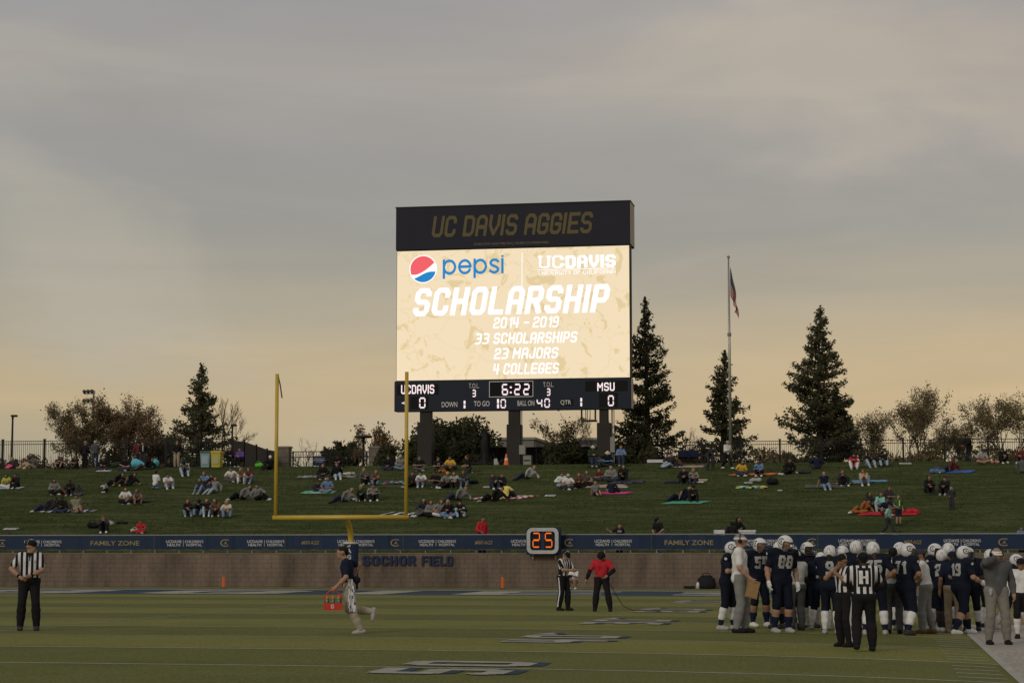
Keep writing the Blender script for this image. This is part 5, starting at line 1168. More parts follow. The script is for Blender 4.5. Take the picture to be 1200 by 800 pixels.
def stripes():
    m = bpy.data.materials.new('referee_stripes'); m.use_nodes = True; nt = m.node_tree; N = nt.nodes; L = nt.links; b = N['Principled BSDF']; b.inputs['Roughness'].default_value = .85; b.inputs['Specular IOR Level'].default_value = .15
    tc = N.new('ShaderNodeTexCoord'); sp = N.new('ShaderNodeSeparateXYZ'); L.new(tc.outputs['Object'], sp.inputs[0])
    a = N.new('ShaderNodeMath'); a.operation = 'MULTIPLY_ADD'; a.inputs[1].default_value = 1 / .098; a.inputs[2].default_value = 10.25; L.new(sp.outputs[0], a.inputs[0])
    f = N.new('ShaderNodeMath'); f.operation = 'FRACT'; L.new(a.outputs[0], f.inputs[0]); g = N.new('ShaderNodeMath'); g.operation = 'GREATER_THAN'; g.inputs[1].default_value = .5; L.new(f.outputs[0], g.inputs[0])
    mx = N.new('ShaderNodeMix'); mx.data_type = 'RGBA'; mx.inputs[6].default_value = (.6, .59, .6, 1); mx.inputs[7].default_value = (.012, .012, .014, 1); L.new(g.outputs[0], mx.inputs[0]); L.new(mx.outputs[2], b.inputs['Base Color']); return m
M_REF = stripes()
M_SHELL = mat('helmet_white', (.62, .61, .60), .3, var=.03, spec=.4); M_MASK = mat('face_mask', (.05, .055, .065), .5); M_DECAL = mat('helmet_decal', (.02, .03, .06), .5, var=0)
# helmet, built once, face towards -Y
def make_helmet():
    h = .0115; a, b, c = .128, .148, .142; g = np.meshgrid(np.arange(-.18, .181, h), np.arange(-.2, .2, h), np.arange(-.2, .2, h), indexing='ij'); X, Y, Z = g
    el = lambda k: (np.sqrt((X / (a * k)) ** 2 + (Y / (b * k)) ** 2 + (Z / (c * k)) ** 2) - 1) * .13
    f = np.maximum(el(1), -el(.88)); hole = np.maximum(np.maximum(Y + .035 + Z * .12, Z - .05), -Z - .3)
    f = np.maximum(f, -hole); f = np.maximum(f, -(Z + .125 - Y * .15))
    V, F = surfnet(f, np.array([-.18, -.2, -.2]), h); shell = np_mesh('helmet', V, F); shell.materials.append(M_SHELL)
    mk = MB()
    for z, yy, w in ((-.015, -.205, .105), (-.065, -.215, .10), (-.115, -.195, .085)):
        mk.tube([(-w - .02, -.04, z + .01), (-w, -.12, z), (-w * .5, yy + .015, z), (0, yy, z), (w * .5, yy + .015, z), (w, -.12, z), (w + .02, -.04, z + .01)], .0065, 5)
    for x in (-.03, .03): mk.tube([(x, -.135, .045), (x, -.195, .0), (x, -.205, -.065), (x, -.185, -.115)], .006, 5)
    mask = mk.mesh('face_mask', True); mask.materials.append(M_MASK)
    dc = MB(); 
    for sgn in (1, -1):
        for i in range(14):
            A = [math.radians(50 + 260 * (i + q) / 14) for q in (0, 1)]
            pts = []
            for an, rr in ((A[0], .040), (A[0], .056), (A[1], .056), (A[1], .040)):
                y = .01 + rr * 1.15 * math.cos(an) * sgn; z = .035 + rr * math.sin(an); x = sgn * (a * math.sqrt(max(0, 1 - (y / b) ** 2 - (z / c) ** 2)) + .004); pts.append((x, y, z))
            dc.add(pts, [(0, 1, 2, 3)])
        for (y0, z0, y1, z1) in ((-.012, .012, .008, .058), (.008, .058, .026, .012), (-.002, .03, .018, .03)):
            P = []
            for y, z in ((y0 - .006, z0), (y0 + .006, z0), (y1 + .006, z1), (y1 - .006, z1)): P.append((sgn * (a * math.sqrt(max(0, 1 - (y / b) ** 2 - (z / c) ** 2)) + .004), y, z))
            dc.add(P, [(0, 1, 2, 3)])
    for x0, x1, z0, z1 in ((-.02, .02, .055, .06), (-.045, .045, -.04, -.012), (-.02, -.012, .0, .05), (.012, .02, .0, .05)):   # small marks on the back
        P = []
        for x, z in ((x0, z0), (x1, z0), (x1, z1), (x0, z1)): P.append((x, b * math.sqrt(max(0, 1 - (x / a) ** 2 - (z / c) ** 2)) + .004, z))
        dc.add(P, [(0, 1, 2, 3)])
    dec = dc.mesh('helmet_decal', True); dec.materials.append(M_DECAL)
    ear = MB()
    for sgn in (1, -1): ear.lathe([(0, 0), (.016, 0)], 8, c=(0, 0, 0))
    return shell, mask, dec
HELM = make_helmet()
def headmat(f):
    z = f.z; M = Matrix.Identity(4); c = f.head + f.hu * .02 * z
    s = np.cross(-f.hf, f.hu)
    for i, v in enumerate((s, -f.hf, f.hu)):
        for r in range(3): M[r][i] = v[r] * z
    for r in range(3): M[r][3] = c[r]
    return M
def helmet(f, root):
    o = link('helmet', HELM[0], root); o.matrix_local = headmat(f)
    link('face_mask', HELM[1], o); link('helmet_decal', HELM[2], o); return o
def cap(f, root, m, brim=True, big=1.0, piping=False, visor=False):
    z = f.z; c = f.head; u, w = f.hu * z, f.hf * z
    it = [(c + u * .036 - w * .024, c + u * .036 + w * .014, .102 * z, .098 * z)]; cuts = [(c + u * .024, -f.hu)]
    if visor: cuts.append((c + u * .065, f.hu)); it = [(c + u * .03 - w * .024, c + u * .03 + w * .012, .096 * z, .092 * z)]
    o = grow('cap', it, .012 * z if z > .5 else .01, m, root, cuts=cuts)
    if brim:
        mb = MB(); n = 9; s = f.hs * z
        if brim == 'round':
            ctr = c + u * .035; P = [(ctr + s * math.cos(2 * PI * i / 16) * r + w * math.sin(2 * PI * i / 16) * r - u * dz) for r, dz in ((.08, 0), (.165, .015)) for i in range(16)]
            mb.add(P, [(i, (i + 1) % 16, 16 + (i + 1) % 16, 16 + i) for i in range(16)]); mb.add([p - u * .008 for p in P], [(16 + i, 16 + (i + 1) % 16, (i + 1) % 16, i) for i in range(16)])
        else:
            top = []; 
            for i in range(n):
                a = math.radians(-62 + 124 * i / (n - 1)); e = c + u * .034 + s * .088 * math.sin(a) + w * (.0 + .088 * math.cos(a)); q = c + u * (.024 - .006) + s * .082 * math.sin(a) + w * (.07 * math.cos(a) + .09); top.append((e, q))
            P = [p for e, q in top for p in (e, q)] + [p - u * .008 for e, q in top for p in (e, q)]; k = 2 * n
            Fc = [(2 * i, 2 * i + 1, 2 * i + 3, 2 * i + 2) for i in range(n - 1)] + [(k + 2 * i + 2, k + 2 * i + 3, k + 2 * i + 1, k + 2 * i) for i in range(n - 1)] + [(2 * i + 1, k + 2 * i + 1, k + 2 * i + 3, 2 * i + 3) for i in range(n - 1)]
            mb.add(P, Fc)
        mb.build('brim', m, o, True)
    if piping:
        mb = MB(); s = f.hs * z
        for a in (0, 60, 120):
            d = s * math.cos(math.radians(a)) + w * math.sin(math.radians(a)); cc = c + u * .038 - w * .006
            mb.tube([cc + d * .104 * math.cos(t) + u * .103 * math.sin(t) for t in np.linspace(.05, PI - .05, 9)], .0035, 4, cap=False)
        mb.build('piping', M_BANW, o)
    return o
def hair(f, root, m, style, hat=False):
    z = f.z * (.93 if hat else 1); c = f.head; u, w, s = f.hu * z, f.hf * z, f.hs * z
    it = [(c + u * .042 - w * .03, c + u * .045 + w * .0, .092 * z, .088 * z), (c - w * .045 + u * .0, c - w * .05 - u * .03, .062 * z, .05 * z)]
    if style == 'long': it += [(c + s * .055 * k - w * .03 + u * .02, c + s * .075 * k - w * .02 - u * .17, .05 * z, .035 * z) for k in (1, -1)] + [(c - w * .055, c - w * .085 - u * .2, .07 * z, .055 * z)]
    if style == 'bun': it += [(c - w * .1 + u * .06, c - w * .12 + u * .05, .042 * z, .04 * z)]
    if style == 'dreads': it += [(c + s * .05 * k - w * (.05 if j else .02), c + s * (.10 if j else .06) * k - w * .11 - u * (.26 + .04 * j), .022 * z, .02 * z) for k in (1, -1) for j in (0, 1)] + [(c - w * .07, c - w * .13 - u * .28, .06 * z, .05 * z)]
    if style == 'puff': it += [(c + u * .07 - w * .02, c + u * .075 - w * .01, .105 * z, .105 * z)]
    n = -nrm(f.hf * .72 - f.hu * .75)
    cuts = [(c + w * .062 + u * .045, nrm(f.hf * .9 - f.hu * .45))] if style in ('short', 'bun', 'puff') else [(c + w * .035, nrm(f.hf))]
    return grow('hair', it, .016 if z > .5 else .014, m, root, k=.02, cuts=cuts)
def project(name, txt, f, items, root, m, side='back', h=.25, zc=.36, t=.9, w=None, sx=0.0):
    """athletic number or letter laid on the cloth: cells marched in until they touch the garment"""
    cs, wd = block_text(txt, t, 14, .9); sc = h; q4 = []
    dirn = f.fw if side == 'back' else -f.fw; r = f.s if side == 'back' else -f.s
    if side == 'back': r = r * -1 if np.cross(r, f.d) @ dirn > 0 else r
    # reading direction: seen from outside, text runs to the viewer's right
    out = -dirn; right = np.cross(-out, f.d) if False else np.cross(f.d, out)
    O = f.P + f.d * zc * f.z
    for polys in cs:
        for p in polys:
            x0, x1, y0, y1 = p[0][0], p[1][0], p[0][1], p[2][1]; n = max(1, int(math.ceil((x1 - x0) * sc / .03)))
            for i in range(n):
                a, b = x0 + (x1 - x0) * i / n, x0 + (x1 - x0) * (i + 1) / n; ny = max(1, int(math.ceil((y1 - y0) * sc / .03)))
                for j in range(ny):
                    c, d = y0 + (y1 - y0) * j / ny, y0 + (y1 - y0) * (j + 1) / ny; q4 += [(a, c), (b, c), (b, d), (a, d)]
    Q = np.array(q4); kx = 1.0 if w is None else w / (wd * sc)
    P = O + right * (((Q[:, 0] - wd / 2) * sc * kx + sx)[:, None]) + f.d * (((Q[:, 1] - .5) * sc)[:, None]) + out * .4
    for _ in range(30):
        dd = sdf_at(P, items) - .007; P = P + dirn * np.clip(dd, -.02, .1)[:, None] * .9
    return link(name, np_mesh(name, P, np.arange(len(P)).reshape(-1, 4), smooth=False), root, m)
def person(root, f, skin='l', top='black', sleeve='long', bot='jeans', legs='long', hairc='n', hs_='short', hat=None, shoe='char', hi=False, h=None, tuck=True, shoe2=None, sock=None, glove=None, pads=False, brim=True, hood=False):
    z = f.z; h = h or (.0165 if hi else .03 * max(z, .7)); inf = .012 if hi else .019; S = SKIN[skin]
    it = torso(f) + headitems(f)
    for s in 'LR': it += arm(f, s) + palm(f, s) + leg(f, s) + foot(f, s)
    it += face_bits(f)
    grow('body', it, h, S, root, extra=[fingers(f, s, .0095 if hi else .011) for s in 'LR'])
    tm = M_REF if top == 'ref' else cm(top)
    sl = {'long': 1.93, 'short': .72, 'none': .12, 'tq': 1.4}[sleeve]
    gi = torso(f, inf, low=not tuck or True, pads=pads)
    for s in 'LR': gi += arm(f, s, 0, sl, inf + .006)
    if hood: gi += [(f.neck - f.fw * .06 * z - f.s * .05 * z, f.neck - f.fw * .06 * z + f.s * .05 * z, .05 * z, .05 * z)]
    waistcut = [(f.P + f.d * (.03 if tuck else -.10) * z, -f.d)]
    neckcut = [(f.neck + f.d * .035 * z, f.d)]
    arms_below = any((getattr(f, 'wr' + s) - f.P) @ f.d < (.08 if sleeve == 'long' else -9) for s in 'LR') or any((getattr(f, 'el' + s) - f.P) @ f.d < .1 for s in 'LR')
    if arms_below and sleeve in ('long', 'tq', 'short'):
        f.shirt_items = gi; tb = torso(f, inf, pads=pads) + (gi[-1:] if hood else [])
        for s in 'LR': tb += arm(f, s, 0, .3, inf + .006)
        sh = grow('shirt', tb, h, tm, root, cuts=waistcut + neckcut)
        for s in 'LR': grow('sleeve', arm(f, s, .1, sl, inf + .007), h, tm, sh)
    else:
        f.shirt_items = gi; sh = grow('shirt', gi, h, tm, root, cuts=waistcut)
    f.shirt = sh
    bm = cm(bot); ll = {'long': 1.93, 'short': .95, 'knee': 1.12}[legs]
    ins = inf - (.003 if tuck else .005) + (.0 if legs != 'long' else .004)
    ti = [(f.hipL, f.hipR, .105 * z * f.b + ins, .105 * z * f.b + ins), (f.P, lerp(f.P, f.waist, 1.0 if f.P[2] > .6 else .3), .115 * z * f.b + ins, .112 * z * f.b + ins * .6), (f.P - f.fw * .04 * z - f.s * .06 * z, f.P - f.fw * .04 * z + f.s * .06 * z, .09 * z * f.b + ins, .09 * z * f.b + ins)]
    for s in 'LR': ti += leg(f, s, 0, ll, ins + (.006 if legs == 'long' else .004))
    if legs == 'long':
        for s in 'LR': kn, an = getattr(f, 'kn' + s), getattr(f, 'an' + s); ti += [(lerp(kn, an, .2), lerp(kn, an, .96), .062 * z, .056 * z)]
    f.pant = grow('trousers' if legs == 'long' else ('shorts' if legs == 'short' else 'football_pants'), ti, h, bm, root, cuts=([(f.P + f.d * .06 * z, f.d)] if tuck else [(f.P + f.d * .1 * z, f.d)]) if f.P[2] > .6 else ())
    f.pant_items = ti
    for s in 'LR':
        an, kn = getattr(f, 'an' + s), getattr(f, 'kn' + s)
        if shoe: grow('shoe', foot(f, s, .008 if hi else .012) , h * .9, cm(shoe), root)
        if sock:
            for (c, a, b) in sock: grow('sock', leg(f, s, 1 + a, 1 + b, .006), h, cm(c), root)
        if glove: grow('glove', palm(f, s, .006) + [(lerp(getattr(f, 'wr' + s), getattr(f, 'el' + s), .12), getattr(f, 'wr' + s), .034, .034)], h * .8, cm(glove), root, extra=[fingers(f, s, .013)])
    if hat == 'helmet': helmet(f, root)
    elif hat:
        big = hat.split(':'); cap(f, root, cm(big[0]), 'round' if 'round' in big else ('beanie' not in big), piping='pipe' in big, visor='visor' in big)
    if hs_ != 'bald' and not (hat == 'helmet' and hs_ == 'short'): hair(f, root, HAIR[hairc], hs_, bool(hat))
    if hi and hat != 'helmet':
        for k in (1, -1):
            c = f.head + f.hf * .083 * z + f.hu * .012 * z + f.hs * .031 * k * z
            MB().lathe([(0, -.008), (.008, -.004), (.009, 0), (.008, .004), (0, .008)], 8, c=tuple(c)).build('eye', mat('eye_dark', (.02, .015, .012), .3), root, True)
SLOPE = math.atan((TOPZ - 1.45) / (CREST - WALLV - .5))
# ---------------------------------------------------------------- spectators on the hill: (x, y of lowest point, pose, turn, look, label)
# look: skin top sleeve bottom legs hair style [hat] [size]
GS = 'spectators on the grass hill'
CROWD = [
 (14, 548, 'sit_side', 20, 'l black long pink long n long - .8', 'child in black top on pink cloth at the left end of the crest'),
 (22, 549, 'recline', 190, 'l char short tan long y long', 'blonde woman in dark top with legs stretched right at the left end of the crest'),
 (38, 549, 'sit_side', -30, 'l dgrey long khaki long n short char', 'man in dark grey top and khaki trousers leaning near the second fence post'),
 (69, 549, 'sit_knees', 0, 'l char short black short n short grey', 'person in dark tee with bare legs and grey cap sitting on the crest'),
 (86, 549, 'sit_knees', -35, 'l black none char long y long', 'blonde woman in a black vest hugging her knees on the crest'),
 (99, 546, 'stand', 160, 'l black long black long y short', 'blond man all in black standing with his back turned by the fence'),
 (111, 546, 'stand', 20, 'l dgrey long djeans long n short lgrey', 'man in open grey jacket and jeans standing by the fence'),
 (122, 551, 'sit_cross', 0, 'l black long char long k short lgrey:beanie', 'person in black jacket and pale beanie sitting cross legged behind white cartons'),
 (147, 551, 'sit_cross', -15, 'l black short djeans long n short navy', 'man in black tee and blue cap sitting just left of the blue air lounger'),
 (162, 545, 'stand', 190, 'l maroon long char long k short', 'person in maroon jacket standing behind the blue air lounger'),
 (167.5, 545, 'stand', 0, 'l black long char long k short', 'person in black jacket with a white scarf standing behind the blue air lounger'),
 (172, 550, 'recline', 10, 't black long dgrey long n short', 'man in dark top and grey trousers lounging on the blue air lounger'),
 (207, 547.5, 'stand', 0, 'l black long khaki long r short', 'man in black sweatshirt and khaki trousers standing by the fence'),
 (216.5, 557, 'sit_phone', 15, 'l dgrey long ljeans long n short navy', 'person in dark jacket, blue cap and pale jeans sitting below the standing man'),
 (9, 571, 'sit_cross', 10, 't lime short white long k long', 'woman in lime top sitting on a blanket at the left edge'),
 (17.5, 572, 'sit_knees', -20, 't black long black long k short', 'person all in black sitting right of the woman in lime'),
 (65, 579, 'sit_cross', 20, 't grey long black long k long', 'dark haired woman in grey cardigan sitting beside a red bag'),
 (82, 580, 'sit_knees', 10, 'b black long char long k short', 'man in black jacket sitting right of the woman in grey cardigan'),
 (93, 580, 'sit_cross', -10, 'b char long dgrey long k short - .7', 'small child in dark top sitting right of the man in black jacket'),
 (124, 576, 'sit_side', 60, 'l lgrey long black long k short - .6', 'little child in pale grey top crouching alone on the open grass'),
 (57, 599, 'recline', 0, 'b char long djeans long k short', 'person in dark jacket reclining on the left end of a blue white blanket'),
 (73, 600, 'sit_cross', -15, 'b black long djeans long k short', 'man in black jacket sitting in the middle of the blue white blanket'),
 (92, 600, 'sit_legs', 10, 't olive short khaki short k short', 'heavy man in olive tee and shorts leaning back on the blue white blanket'),
 (122, 623, 'sit_knees', 0, 'l char long black long r short', 'person in dark jacket with hands at the face above the banner, beside a black bag'),
 (165, 624, 'sit_cross', 10, 't red short red long n short - .7', 'child in red jersey sitting just above the banner'),
 (137, 569, 'recline', 10, 'l black long char long k short', 'person in black lying on one side with an orange cloth'),
 (151, 569, 'recline', 0, 't black short char long n short', 'person in dark tee lying on one elbow facing right, below the air lounger'),
 (185, 572, 'kneel', 150, 'l white short jeans long k bun', 'person in white tee and jeans kneeling with the back turned'),
 (198, 572, 'sit_knees', 15, 'l white short ljeans long k short', 'person in white tee with pale jeans sitting beside the kneeling one'),
 (148, 590, 'sit_cross', 10, 'l white short black long k long', 'long dark haired woman in white tee sitting cross legged'),
 (162, 591, 'sit_knees', -10, 't dgrey none black short r long', 'woman in dark grey vest with bare legs right of the long dark haired woman'),
 (234, 578, 'sit_knees', -25, 'l char long jeans long n long', 'girl in dark coat on the front left of the four friends below the yellow bin'),
 (240, 571, 'sit_knees', 0, 'l blue long jeans long r long', 'girl in blue denim jacket on the back left of the four friends'),
 (246, 578, 'sit_legs', -20, 'l grey long ljeans long n long', 'girl in grey with pale jeans stretched out, front right of the four friends'),
 (250.5, 572, 'sit_cross', -10, 'l black long char long n short', 'person in black sweatshirt with gold emblem, back right of the four friends'),
 (268, 547, 'chair', 20, 'l black long char long k short', 'person in black sitting on a folding chair right of the yellow bin'),
 (280.5, 547, 'chair', -20, 'l purple long black long k short', 'person in purple top sitting on the folding chair near the screened fence'),
 (272, 564, 'sit_cross', 0, 'l white short dgrey long n short', 'man in white tee sitting cross legged below the folding chairs'),
 (283, 565, 'sit_knees', 5, 'l brown short white long y long', 'woman in brown tee and white trousers beside the man in white tee'),
 (292, 566, 'sit_knees', -10, 'l maroon short jeans long n long', 'woman in maroon tee and jeans at the right end of that trio'),
 (316, 550, 'sit_side', 0, 'l black long black long k short white', 'person in black with a white cap leaning beside the lime green bag'),
 (220, 604, 'sit_knees', 15, 'l black long jeans long r long', 'leftmost of five girls sitting in a row, black top and jeans'),
 (233, 604, 'sit_phone', 0, 'l black long jeans long n short black', 'second of five girls in a row, in a black cap with hands raised'),
 (243, 604, 'sit_knees', -5, 'l black long ljeans long r long', 'middle one of five girls in a row, open black jacket and pale jeans'),
 (253, 604, 'sit_knees', -10, 'l brown long char long n long', 'fourth of five girls in a row, brown top and dark trousers'),
 (266, 606, 'sit_knees', -5, 'l cream short jeans long y long', 'rightmost of five girls in a row, blonde with cream top'),
 (285, 585, 'recline', 5, 'l grey long black long k long', 'dark haired woman in grey lying back left of the man in grey sweater'),
 (303, 586, 'sit_side', 200, 'l grey long black long k short', 'man in grey sweater leaning on one arm just left of the goal upright'),
 (379, 561, 'sit_cross', 10, 'l black long char long k long', 'long haired woman in black sitting on a grey blanket below the gate sign'),
 (395.5, 561, 'sit_legs', 10, 'l black long ljeans long n short', 'man in black top with pale jeans knees up on the grey blanket'),
 (397, 548, 'sit_cross', -20, 'l black long black long k short black', 'person in black with a black cap sitting on the crest before the gate'),
 (371, 576, 'sit_cross', 20, 't char long djeans long k short - .7', 'dark haired child sitting on the teal blanket'),
 (384, 577, 'sit_cross', 0, 't blue short jeans long n bald', 'man in blue tee sitting on the right side of the teal blanket'),
 (404, 588, 'recline', 5, 'l grey long djeans long y long', 'blonde woman in grey top leaning on one arm above the crossbar'),
 (428, 567, 'sit_knees', 0, 'l dgrey long black long y long', 'blonde woman in dark grey top in the back pair above the crossbar'),
 (440, 568, 'sit_knees', -10, 'l brown long jeans long r long', 'woman in brown jacket and jeans in the back pair above the crossbar'),
 (424, 586, 'sit_knees', 5, 'l dgreen long black long y long', 'blonde woman in dark green jacket in the front pair above the crossbar'),
 (437, 586, 'sit_knees', -5, 'l grey long black long n short', 'person in grey jacket over white in the front pair above the crossbar'),
 (455, 550, 'sit_cross', 0, 'l black long djeans long n puff', 'curly haired person in black sweatshirt sitting before the hedge bush'),
 (470, 550, 'sit_cross', 10, 'l grey long jeans long n short lgrey', 'person in grey hoodie and cap sitting just left of the right goal upright'),
 (492, 551, 'sit_cross', 0, 'l black short dgrey long r short', 'auburn haired man in black tee sitting before the left scoreboard column'),
 (514, 552, 'sit_cross', 10, 'l black short char long n short', 'man in black tee printed white sitting on the crest below the big dark tree'),
 (528, 551, 'sit_cross', -10, 'l gold short black long n short', 'person in gold tee sitting on the crest'),
 (546, 554, 'kneel', -70, 'l black short char long n short', 'person in black tee turned left at the right end of the crest group'),
 (483, 570, 'sit_side', 20, 'l char long black long k short', 'person in dark jacket sitting beside the patterned pink blanket'),
 (494, 570, 'sit_knees', 0, 'l white short jeans long k short', 'person in white printed tee and jeans in the crowded second row'),
 (511, 570, 'sit_cross', -5, 't black short char long k short', 'man in black tee and sunglasses in the crowded second row'),
 (524, 571, 'sit_side', 15, 'l grey short black long n short orange:beanie', 'person in grey tee with a bright orange beanie'),
 (533, 571, 'sit_knees', 0, 'l lgrey short black long n long', 'person in pale grey tee right of the orange beanie'),
 (544, 570, 'sit_knees', -5, 't char long jeans long n long', 'person in dark jacket at the right end of the crowded second row'),
 (537, 586, 'recline', 10, 'l grey long djeans long r short', 'man in grey sweater and jeans reclining alone below the second row'),
 (496, 604, 'sit_side', 20, 'l char long dgrey long k long', 'leftmost of five on the striped blanket row, black hair and dark top'),
 (506, 605, 'sit_cross', 0, 'l grey long black long n long', 'second of five beside the striped blanket, grey sweater'),
 (516, 605, 'sit_cross', 10, 'l grey short white long r long', 'middle one of five beside the striped blanket, auburn hair and grey tee'),
 (526.5, 606, 'sit_cross', -10, 'l black long blue long y long', 'fourth of five beside the striped blanket, long blonde hair'),
 (539, 606, 'sit_knees', 5, 'l black long ljeans long k short', 'rightmost of five beside the striped blanket, black top and pale jeans'),
 (565, 634, 'stand', 35, 't red long black long k short', 'man in red jacket over dark vest standing above the banner'),
 (579.5, 572, 'sit_knees', 10, 'l char long djeans long n short', 'man in dark hoodie on the left of a pair beside white paper'),
 (588, 572, 'sit_knees', -5, 'l black long djeans long n short', 'man in black jacket on the right of a pair beside white paper'),
 (580, 587, 'recline', 0, 'l black long black long n short', 'person all in black lying on the left side of the red checked blanket'),
 (594, 584, 'sit_side', 160, 'l yellow short black long k short', 'person in pale yellow top on the red checked blanket'),
 (602, 634, 'stand', 40, 'b black short lime long k short - .62', 'dark haired child peeking over the banner left of the play clock'),
 (618, 561, 'recline', 10, 'l lgrey long djeans long y short', 'blond man in pale grey sweater and dark jeans sitting below the utility box'),
 (659, 571, 'sit_cross', 15, 'l white long ljeans long n short', 'man in white hoodie behind the man in white cap'),
 (666, 573, 'sit_cross', -15, 't white short char long n short lgrey', 'man in white tee and pale cap right of the play clock gap'),
 (679, 571, 'sit_cross', 0, 'l brown long black long r long', 'woman in brown top sitting at the left of the beige blanket'),
 (687, 570, 'sit_cross', -10, 'l dgrey none black long n long', 'woman in grey vest sitting on the beige blanket'),
 (695, 548, 'chair', 10, 'l dgreen long djeans long k short cream:round', 'person in dark green top with cream sun hat on the left of the blue quilt'),
 (711, 546, 'sit_cross', 0, 'l black short char long k short cream:round', 'person with cream sun hat behind the blue quilt'),
 (728, 547, 'chair', 0, 'l blue long djeans long r short', 'man in blue striped tee on a low chair before the big dark bush'),
 (717, 564, 'sit_cross', 0, 'l grey long djeans long g bald', 'large bald man in grey sweatshirt sitting behind the pink blanket'),
 (730, 563, 'sit_knees', -20, 'l black long black long k long', 'woman in black holding something right of the large bald man'),
 (702, 563, 'sit_cross', 0, 'l maroon short djeans long y short - .75', 'child in plaid red shirt left of the large bald man'),
 (701, 581, 'sit_legs', 10, 'l grey short black short y short - .85', 'child in grey top with bare legs stretched on the beige blanket'),
 (718, 578, 'sit_side', 150, 'l navy short black long k short - .85', 'child in navy tee turned away on the bright pink blanket'),
 (726, 634, 'stand', 0, 'l black short black long n bun - .8', 'girl in black printed tee with one arm flung out above the banner'),
 (773, 634, 'hunch', -50, 'l black short jeans long n short black', 'man in black tee and cap looking down behind the banner'),
 (785, 548, 'sit_side', 0, 'l char long ljeans long k short', 'person in dark top and pale jeans at the left of the navy camp chairs'),
 (794, 547, 'sit_cross', 0, 'l brown long char long r short - .7', 'small child sitting before the navy camp chairs'),
 (832, 550, 'bend', 35, 'l char long char long k short', 'person in dark clothes bending over beside the flagpole'),
 (852, 549.5, 'walk', 35, 'l white long black long y short khaki', 'man in white shirt and black vest walking past the flagpole'),
 (801, 566, 'sit_knees', 10, 'l black long black long k short', 'person in black sweatshirt on the tan and navy blankets'),
 (813, 566, 'sit_knees', -5, 'l grey short djeans long y long', 'blonde woman in grey tee on the tan blanket'),
 (799, 587, 'recline', 0, 'l navy short navy long n bald', 'bald man in navy lying on one elbow at the left of the green mat'),
 (812, 588, 'sit_knees', 5, 'l black long black long k short black', 'woman in black with black cap sitting on the green mat'),
 (851, 630, 'kneel', -60, 'b pink long char long k short - .85', 'child in bright pink top just above the FAMILY ZONE banner'),
 (858, 634, 'stand', 180, 'd black long black long k short - .85', 'dark dressed child standing with back turned between two children'),
 (865, 628, 'sit_cross', 20, 't black long maroon long k long', 'woman in black sitting beside the white cooler above the banner'),
 (869, 557, 'sit_cross', 10, 't gold short djeans long k long', 'woman in gold top on the left end of the orange blanket'),
 (890, 557, 'sit_knees', -10, 't blue long black long k long', 'woman in denim jacket on the right end of the orange blanket'),
 (925, 555, 'sit_side', 10, 't black long black long k short', 'man in black jacket reaching right on the grass below the fence post'),
 (957, 549, 'sit_cross', 180, 't navy long char long k short', 'person seen only as a dark head behind the crest under the tallest conifer'),
 (968, 573, 'sit_legs', 0, 'l navy none jeans long n bald', 'bald man in navy vest with jeans sitting on a grey blanket'),
 (988, 569, 'sit_phone', -10, 'l char long black long r long', 'woman in dark jacket holding her hand to her face on the teal blanket'),
 (1001, 549, 'sit_phone', 0, 'l red long white long k short', 'boy in red and black jacket and white trousers, first of three on the crest'),
 (1020, 547, 'sit_phone', 5, 't black long ljeans long k short char', 'middle boy of three on the crest, black tee and pale jeans'),
 (1035, 546, 'sit_knees', -5, 't black long ljeans long k short black', 'right boy of three on the crest, black sweatshirt and black cap'),
 (1013, 568, 'sit_phone', 5, 'l tan long jeans long r long', 'long haired woman in tan jacket and white shoes on the blue blanket'),
 (1010, 600, 'recline', 10, 't rust long rust long k short - .85', 'person wrapped in an orange rust blanket in the family group'),
 (1019, 596, 'sit_cross', 20, 't char long black long k long', 'dark haired woman leaning forward in the family group'),
 (1031, 598, 'sit_knees', 0, 't teal long ljeans long n long', 'woman in teal patterned jacket in the middle of the family group'),
 (1041, 590, 'sit_cross', 0, 't char short char long n long', 'woman with auburn hair at the back of the family group'),
 (1040, 603, 'sit_cross', -5, 't navy short maroon long k short', 'man in navy tee and sunglasses on the red blanket'),
 (1041, 627, 'walk', 60, 't teal short char long n short - .85', 'child in teal tee walking down the hill'),
 (1053, 615, 'stand', 20, 'l green short navy short r short - .83', 'boy in green shirt with yellow bib and shorts standing by the red blanket'),
 (1113, 553, 'recline', 15, 't maroon long djeans long n short grey', 'man in maroon sweater leaning on the blue tarp'),
 (1089.5, 578, 'sit_knees', 10, 't black long black long k long', 'long haired woman in black, left one of the pair below the blue tarp'),
 (1106.5, 579, 'sit_knees', -15, 'l black long black long k short', 'person in black with light shoes behind the little blonde girl'),
 (1115.5, 597, 'stand', -10, 'l char long char long y long - .66', 'little blonde girl in dark clothes standing on the open grass'),
 (1150, 543, 'sit_cross', 0, 'l lgrey short tan short r short char', 'man in pale tee and shorts looking at his hands beside the fence post'),
 (1176, 542, 'sit_knees', 0, 'l black long black long n short char', 'person in black sweatshirt with pale lettering near the right end of the crest'),
 (1196, 542, 'sit_knees', -15, 'l maroon long char long y short', 'fair haired person in maroon top at the right edge of the crest'),
 (1199, 553, 'sit_side', 160, 'l dgrey long dgrey long n short', 'person in dark grey cut by the right edge of the picture'),
 (1197, 636, 'stand', 20, 't blue short djeans long n bun - .7', 'child behind the banner at the right edge holding a blue thing'),
]
jr = random.Random(21)
